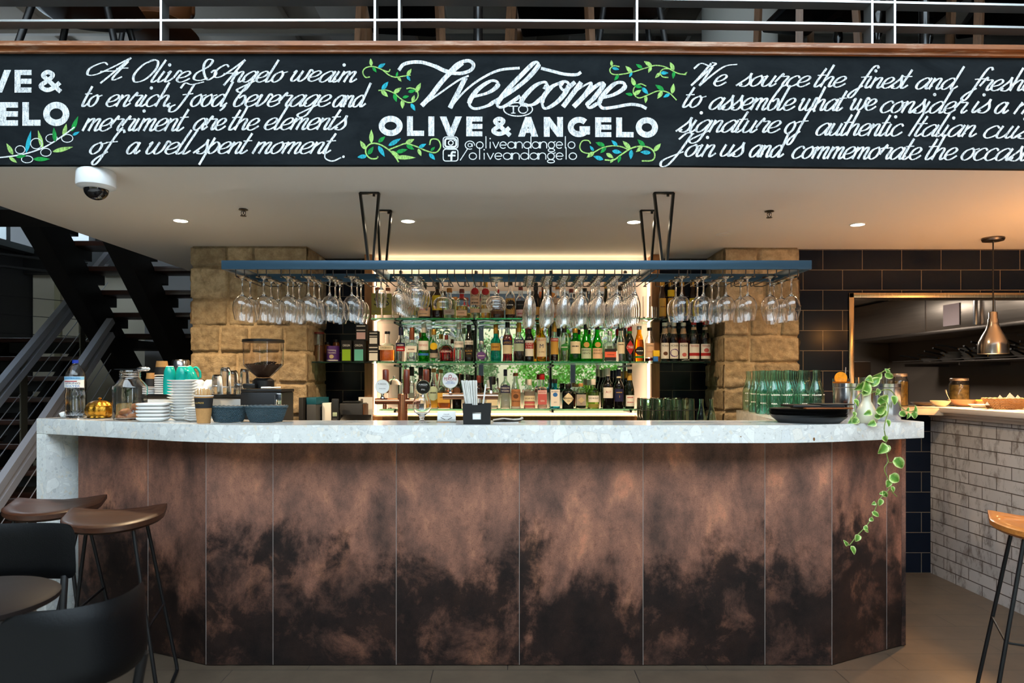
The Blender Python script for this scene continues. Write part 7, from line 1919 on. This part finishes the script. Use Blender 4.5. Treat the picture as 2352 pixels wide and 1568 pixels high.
MB_ = MB(); MB_.box(-4.9, -3.74, 6.42, 7.6, 1.62, 1.70); t = MB_.build('landing', black_st, low); t.location = -Vector(low.location)
upf = empty('upper_stair_flight', (-3.0, 5.6, 2.2), 'dark upper stair flight climbing back towards the mezzanine with black stringers', 'stairs')
for k in range(9):
    y = 6.2 - k*.178; z = 1.71 + k*.17
    if y < 4.9: break
    t = MB().box(-3.64, -2.58, y-.14, y+.13, z-.04, z, .006).build('tread', tread_wood, upf); t.location = -Vector(upf.location)
    for xa in (-3.52, -2.98):
        t = MB().prism([(xa, y-.10), (xa+.10, y-.10), (xa+.10, y+.13), (xa, y+.13)], z-.12, z-.041).build('tread_support', black_st, upf); t.location = -Vector(upf.location)
stringer(upf, -3.53, -3.39, 6.75, .98, 4.7, 2.94, .25); stringer(upf, -2.99, -2.86, 6.75, .98, 4.9, 2.75, .25)
def balustrade(name, x, ya, za, yb_, zb2, label, posts, w=.012):
    o = empty(name, (x, ya, za-.9), label, 'balustrade', 'stainless stair balustrades')
    A, Bv = Vector((0, 0, .9)), Vector((0, yb_-ya, zb2-za+.9))
    d = Vector((0, 0, -.11))
    MB().obox(A, Bv, .05, .048).build('handrail', steel_b, o); MB().obox(A+d*1.0, Bv+d*1.0, .05, .048).build('lower_rail', steel_b, o)
    for k in range(5):
        e = Vector((0, 0, -.26-.13*k)); MB().tube([A+e, Bv+e], .0034, 5).build('cable', steel_b, o)
    for t_ in posts:
        p = A.lerp(Bv, t_)
        MB().box(-.006, .006, p.y-.035, p.y+.035, p.z-.88, p.z-.02).build('post', M_('post_steel', rgb(118, 116, 104), .4, metal=.7), o)
    return o
steel_b = M_('balustrade_steel', rgb(150, 154, 166), .35)
balustrade('stair_balustrade', -3.66, 4.55, .94, 6.25, 2.45, 'farther steel balustrade along the lower stair flight', (.36, .78))
balustrade('stair_balustrade', -3.15, 3.75, .20, 5.42, 1.77, 'nearer steel balustrade passing behind the counter end', (.1, .55))
# landing frames with cables, seen beyond
fr = empty('landing_balustrade', (-4.9, 7.9, 1.7), 'dark steel framed cable balustrade on the stair landing beyond', 'balustrade')
fm = M_('frame_olive', rgb(150, 144, 118), .5, metal=.2)
for x, y in ((-5.75, 7.0), (-5.55, 7.05), (-5.20, 7.9), (-4.95, 7.95)):
    MB().box(x+4.9-.035, x+4.9+.035, y-7.9-.02, y-7.9+.02, -1.7, .95).build('post', fm, fr)
for z in (.95, .82): MB().obox((-.85, -.9, z), (0, .05, z-.0), .06, .02).build('rail', black_st, fr)
for k in range(6): MB().tube([(-.65, -.85, -.5+k*.2), (-.05, .05, -.5+k*.2)], .004, 5).build('cable', blk, fr)
MB().obox((-2.0, -1.0, -.2), (-.8, -.9, 1.05), .06, .05).build('sloping_rail', steel_b, fr)
sbox('wall_landing', M_('landing_beige', rgb(206, 198, 180), .85), -5.98, -4.2, 8.6, 8.7, 0, 2.62)
sbox('wall_landing_panel', black_st, -6.0, -2.0, 8.45, 8.55, 2.62, 2.9)
sbox('wall_stair_back', M_('stair_back_grey', rgb(150, 150, 152), .9), -4.2, -1.9, 7.9, 8.0, 0, 5.0)
sbox('trim_8', black_st, -6.0, -2.57, 3.95, 4.4, WZ(478, 4.0)-.02, WZ(478, 4.0)+.4)

# ------------------------------------------------------------------ mezzanine: column, chairs, table legs above the board
ZM = 2.6406
mb = MB(); mb.cyl((WX(1719, 5.0), 5.2, 2.64), .275, 2.25, 40); struct(mb.build('pillar_mezzanine', M_('column_white', rgb(190, 192, 188), .7)))
def mezz_chair(px, D, w, label, wood=True, rz=0.0, seat_py=38):
    o = empty('dining_chair', (WX(px, D), D, ZM), label, 'chair', 'chairs on the mezzanine', rz)
    zs = WZ(seat_py, D)-ZM
    lm = wood_mz if wood else blk
    for sx in (-1, 1):
        for sy in (-1, 1):
            a = Vector((sx*w/2, sy*.19, zs+.02)); b = Vector((sx*(w/2+.022), sy*.22, 0))
            if sy > 0: a = Vector((sx*w/2, .19, zs+.44))
            mbx = MB(); mbx.obox(b, a, .034, .030) if wood else mbx.tube([b, a], .016, 10)
            mbx.build('leg', lm, o)
    MB().box(-w/2+.01, w/2-.01, -.21, .20, zs, zs+.05, .015).build('seat', leather, o)
    MB().tube(catmull([(-w/2, -.15, zs*.55), (-w/4, -.10, zs*.52), (w/4, -.10, zs*.52), (w/2, -.15, zs*.55)], 5), .013, 8).build('stretcher', blk, o)
    MB().box(-w/2, w/2, .17, .21, zs+.26, zs+.44, .012).build('backrest', leather, o)
    return o
wood_mz = mat_wood('chair_wood', rgb(74, 52, 36), rgb(120, 86, 60), (14, 14, 2), .4)
mezz_chair(925, 3.42, .36, 'timber legged chair with dark seat above the word Welcome', rz=.10)
mezz_chair(1268, 3.42, .36, 'timber legged chair on the mezzanine right of the black table post', rz=-.12)
o = empty('pedestal_table', (WX(1098, 3.22), 3.22, ZM), 'black pedestal table post on the mezzanine between two chairs', 'table')
MB().lathe([(0, 0), (.2, 0), (.19, .02), (.035, .05), (.022, .09), (.022, .70), (0, .70)], seg=28).build('pedestal', blk_gloss, o); MB().cyl((0, 0, .70), .26, .03, 40).build('tabletop', tread_wood, o)
def shell_chair(px, D, label, w, rz, seatm, seat_py):
    o = empty('dining_chair', (WX(px, D), D, ZM), label, 'chair', 'chairs on the mezzanine', rz)
    zs = WZ(seat_py, D)-ZM
    for sx in (-1, 1):
        for sy in (-1, 1): MB().tube([(sx*(w/2+.03), sy*.2, 0), (sx*w*.32, sy*.14, zs+.02)], .016, 10).build('leg', blk, o)
    mb = MB(); mb.lathe([(0, zs), (w*.42, zs+.005), (w*.55, zs+.04), (w*.53, zs+.05), (w*.40, zs+.025), (0, zs+.02)], seg=32, sup=[2, 3, 3, 3, 3, 2]); mb.build('seat', seatm, o)
    mb = MB()
    for k in range(13):
        a = PI*.15 + PI*.7*k/12
        for z in (.18, .42): mb.bm.verts.new((w*.55*math.cos(a), w*.5*math.sin(a), zs+z))
    vs = list(mb.bm.verts)
    for k in range(12): mb.face([vs[2*k], vs[2*k+2], vs[2*k+3], vs[2*k+1]], True)
    b_ = mb.build('backrest', seatm, o); s_ = b_.modifiers.new('thick', 'SOLIDIFY'); s_.thickness = .02
    return o
brown_l = M_('tan_leather', rgb(110, 66, 36), .4)
shell_chair(195, 3.35, 'black legged shell chair with tan seat at left end of mezzanine', .46, .15, M_('seat_dark', rgb(70, 44, 26), .4), 30)
shell_chair(362, 4.3, 'tan upholstered stool chair behind the left railing post', .40, -.1, brown_l, 84)
shell_chair(1440, 3.9, 'dark shell chair left of the white mezzanine column', .44, 0, M_('seat_dark', rgb(70, 44, 26), .4), 20)
mezz_chair(1850, 3.6, .30, 'dark timber chair right of the white mezzanine column', rz=.15)
def turned_leg_table(px, D, label, legs):
    o = empty('dining_table', (WX(px, D), D, ZM), label, 'table', 'tables on the mezzanine')
    for lx, ly in legs:
        pr = []
        for k in range(30):
            z = .90*k/29; pr.append((.018 + .012*abs(math.sin(z*34)), z))
        MB().lathe([(0, 0)] + pr + [(0, .90)], (lx, ly, 0), seg=14).build('leg', blk_gloss, o)
    xs_ = [l[0] for l in legs]; MB().box(min(xs_)-.08, max(xs_)+.08, -.28, .33, .90, .96, .006).build('tabletop', M_('dark_table_wood', rgb(40, 20, 12), .35), o)
turned_leg_table(2078, 4.0, 'dark wooden table with turned bobbin legs at right of mezzanine', [(-.27, -.2), (-.27, .25), (.29, -.2), (.29, .25)])
o = empty('pedestal_table', (WX(2122, 3.24), 3.24, ZM), 'glossy black table post near right end of the mezzanine railing', 'table')
MB().lathe([(0, 0), (.2, 0), (.19, .02), (.035, .05), (.022, .09), (.022, .70), (0, .70)], seg=28).build('pedestal', blk_gloss, o); MB().cyl((0, 0, .70), .26, .03, 40).build('tabletop', tread_wood, o)
mezz_chair(2310, 3.35, .34, 'dark timber chair at far right of the mezzanine', rz=-.3)

# ------------------------------------------------------------------ seating in front of the bar
def bar_stool(x, y, rz, label, wood, zs=.735, w=.36, d=.34):
    o = empty('bar_stool', (x, y, 0), label, 'bar stool', 'sled base bar stools', rz)
    n = 28; mb = MB(); topv, botv = [], []
    R_ = w/2
    # D shaped scooped seat: round at the front (-y), straight raised back edge
    def outline():
        P = []
        for k in range(n+1):
            a = PI + PI*k/n; P.append((R_*math.cos(a), R_*1.15*math.sin(a)*1.0 + .04))
        return P + [(R_*.98, .13), (R_*.5, .145), (0, .15), (-R_*.5, .145), (-R_*.98, .13)]
    P = outline(); rings = []
    def hgt(x_, y_): return .030*max(0, (y_-.0)/.15)**2*(.35+.65*(x_/R_)**2) + .012*(x_/R_)**2
    for f, zoff in ((0.0, 0), (.35, 0), (.7, 0), (.94, 0), (1.0, -.007)):
        rings.append([mb.bm.verts.new((x_*f, y_*f, zs + hgt(x_*f, y_*f) + zoff)) for x_, y_ in P] if f > 0 else [mb.bm.verts.new((0, 0, zs))])
    for f, zoff in ((1.0, -.026), (.93, -.036), (.5, -.038)):
        rings.append([mb.bm.verts.new((x_*f, y_*f, zs + hgt(x_*f, y_*f) + zoff)) for x_, y_ in P])
    m_ = len(P)
    for A, B2 in zip(rings, rings[1:]):
        for k in range(m_):
            k2 = (k+1) % m_
            if len(A) == 1: mb.face([A[0], B2[k2], B2[k]], True)
            else: mb.face([A[k], A[k2], B2[k2], B2[k]], True)
    mb.face(rings[-1]); mb.build('seat', wood, o)
    r_ = .0075
    for sx in (-1, 1):
        f0, f1 = Vector((sx*.10, -.11, zs-.036)), Vector((sx*.215, -.22, .012)); b0, b1 = Vector((sx*.11, .08, zs-.030)), Vector((sx*.215, .19, .012))
        mb = MB(); mb.tube([f0, f1+(f0-f1)*.03, f1+Vector((0, .006, -.003)), f1+Vector((0, .03, -.004)), b1+Vector((0, -.03, -.004)), b1+Vector((0, -.006, -.003)), b1+(b0-b1)*.03, b0], r_, 10); mb.build('leg_frame', blk, o)
    zf = .32; t_ = (zs-.036-zf)/(zs-.048)
    q = lambda a, b: a.lerp(b, t_)
    fl, fr_ = q(Vector((-.10, -.11, 0)), Vector((-.215, -.22, 0))), q(Vector((.10, -.11, 0)), Vector((.215, -.22, 0)))
    bl, br_ = q(Vector((-.11, .08, 0)), Vector((-.215, .19, 0))), q(Vector((.11, .08, 0)), Vector((.215, .19, 0)))
    for v in (fl, fr_, bl, br_): v.z = zf
    MB().tube([bl, fl, fr_, br_], .006, 8).build('footrest', blk, o)
    return o
bar_stool(WX(264, 2.82), 2.80, .30, 'walnut seated bar stool nearest the copper bar front at left', wood_seat, w=.375)
bar_stool(WX(124, 3.06), 3.04, .24, 'walnut seated bar stool beside the white slab end of the counter', wood_seat, w=.38)
bar_stool(WX(2424, 2.60), 2.62, -.5, 'oak seated bar stool cut by the right edge before the brick wall', wood_orange, w=.38)

def cafe_chair(x, y, rz, label, zs=.45, zt=.80, w=.44, curve=.10, h=.24, lean=.10):
    o = empty('cafe_chair', (x, y, 0), label, 'chair', 'black leather cafe chairs', rz)
    mb = MB(); nx, nz = 18, 8; rows_ = []
    for side in (0, 1):
        for j in range(nz+1):
            row = []
            for i in range(nx+1):
                s, t = i/nx*2-1, j/nz*2-1
                e = 9.0
                # rounded rectangle outline
                q = (abs(s)**e + abs(t)**e)**(1/e); m_ = max(abs(s), abs(t)); k = (m_/q if q > 1e-6 else 1)
                xs_, zs_ = s*k*w/2, t*k*h/2
                th = .017*(1-max(abs(s), abs(t))**6)
                yb = -curve*(1-(s*k)**2) + (zs_)*lean*.8
                row.append(mb.bm.verts.new((xs_, yb + (th if side else -th) - 0.0, zt-h/2+zs_)))
            rows_.append(row)
    for g in (rows_[:nz+1], rows_[nz+1:]):
        for A, B2 in zip(g, g[1:]):
            for i in range(nx): mb.face([A[i], A[i+1], B2[i+1], B2[i]], True)
    bmesh.ops.remove_doubles(mb.bm, verts=mb.bm.verts, dist=.0004)
    mb.build('backrest', leather, o)
    MB().lathe([(0, zs-.03), (.20, zs-.03), (.225, zs-.015), (.225, zs+.01), (.20, zs+.022), (0, zs+.018)], (0, .20, 0), seg=36, sup=[2, 3, 3, 3, 3, 2]).build('seat', leather, o)
    for sx in (-1, 1):
        MB().tube([(sx*w*.38, -curve*.42-h*.4*lean, zt-h+.012), (sx*w*.42, .03, zs), (sx*w*.46, -.04, .0)], .012, 10).build('leg', blk, o)
        MB().tube([(sx*w*.36, .36, zs-.02), (sx*w*.44, .42, 0)], .012, 10).build('leg', blk, o)
    return o
# chair facing left beside the small table, chair in the foreground
cafe_chair(WX(40, 2.36), 2.36, PI+.12, 'black leather cafe chair standing before the two bar stools', zt=WZ(1208, 2.33), w=.375, h=.20, curve=.03)
cafe_chair(-.943, 1.50, 1.06, 'black leather cafe chair nearest the viewer at bottom left', zt=.828, w=.31, h=.17, curve=.10, lean=.1)
o = empty('round_table', (WX(-82, 1.80), 1.80, 0), 'dark round cafe table at bottom left edge', 'table')
ztb = WZ(1374, 1.80)-.025
MB().lathe([(0, ztb), (.20, ztb), (.215, ztb+.008), (.215, ztb+.02), (.20, ztb+.028), (0, ztb+.028)], seg=44).build('tabletop', M_('dark_tabletop', rgb(30, 24, 23), .5, spec=.25), o)
MB().lathe([(0, 0), (.11, 0), (.10, .015), (.03, .03), (.025, ztb), (0, ztb)], seg=24).build('pedestal', blk, o)

# ------------------------------------------------------------------ garden outside the glazed front, seen in the mirror
def tree(x, y, h, r, label, c1, seed, trunk=.07, n=5200, grp='trees and shrubs outside the front windows'):
    rnd = random.Random(seed)
    o = empty('garden_tree', (x, y, -.04), label, 'tree', grp)
    MB().tube([(0, 0, 0), (.03, .02, h*.4), (0, 0, h*.75)], [trunk, trunk*.8, trunk*.4], 8).build('trunk', M_('bark', rgb(92, 74, 58), .9), o)
    mb = MB()
    for k in range(n):
        a = rnd.uniform(0, 2*PI); u = rnd.uniform(-1, 1); q = rnd.uniform(.45, 1)**.5
        lobe = 1 + .3*mnoise.noise(Vector((math.cos(a)*2, math.sin(a)*2, u*2+seed)))
        p = Vector((math.cos(a)*math.sqrt(1-u*u)*r*q*lobe, math.sin(a)*math.sqrt(1-u*u)*r*q*lobe, h*.62 + u*h*.40*q*lobe))
        d = Vector((rnd.uniform(-1, 1), rnd.uniform(-1, 1), rnd.uniform(-.6, 1))).normalized(); s_ = d.orthogonal().normalized(); L = rnd.uniform(.07, .14)
        q4 = [p, p+d*L*.5+s_*L*.28, p+d*L, p+d*L*.5-s_*L*.28]
        mb.face([mb.bm.verts.new(v) for v in q4])
    mb.build('foliage', M_('tree_leaf_%d' % c1[1], rgb(*c1), .5, spec=.3), o)
tree(2.4, -8.6, 4.6, 1.5, 'leafy bright green tree outside, mirrored at the right', (84, 140, 28), 1)
tree(1.3, -11.8, 3.4, 1.2, 'pale green shrub outside, mirrored right of the middle', (110, 140, 62), 2)
tree(-2.2, -8.8, 5.0, 1.4, 'dark green tree outside, mirrored at the left', (36, 76, 26), 3)
tree(-1.4, -13.2, 3.0, 1.1, 'silvery shrub outside, mirrored in the middle', (112, 134, 84), 4)
tree(5.8, -9.5, 5.0, 1.5, 'tall green tree outside near the right facade end', (70, 120, 34), 5)
tree(-5.6, -10.4, 5.4, 1.7, 'broad green tree outside near the left facade end', (52, 104, 34), 6)
sbox('wall_garden', M_('garden_wall_cream', rgb(168, 150, 118), .9), -14, 14, -15.2, -15.0, -.1, 4.0)

# glowing panels added out of view to brighten the kitchen
for k, (x_, y_) in enumerate(((3.0, 6.0), (3.0, 7.5))):
    o = empty('kitchen_fill_panel', (x_, y_, ZC), ('nearer' if k == 0 else 'farther') + ' added glowing fill panel hidden inside the kitchen', 'fill light', 'added fill panels in the kitchen')
    MB().box(-.32, .32, -.16, .16, -.03, -.001, .003).build('frame', fit_white, o)
    MB().box(-.30, .30, -.14, .14, -.0335, -.0305).build('diffuser', M_('fill_panel_glow', (1, 1, 1, 1), emit=(1.0, .9, .78, 1), estr=34.0), o)
# dark sheet added outside the front to block the sky
aw = empty('sky_blocker', (0, -4.45, 2.62), 'added dark green sheet blocking sky outside the front windows', 'sky_blocker')
MB().obox((0, 0, .12), (0, -1.7, -.12), 12.0, .012).build('fabric', M_('sky_blocker_fabric', rgb(40, 56, 50), .8), aw)
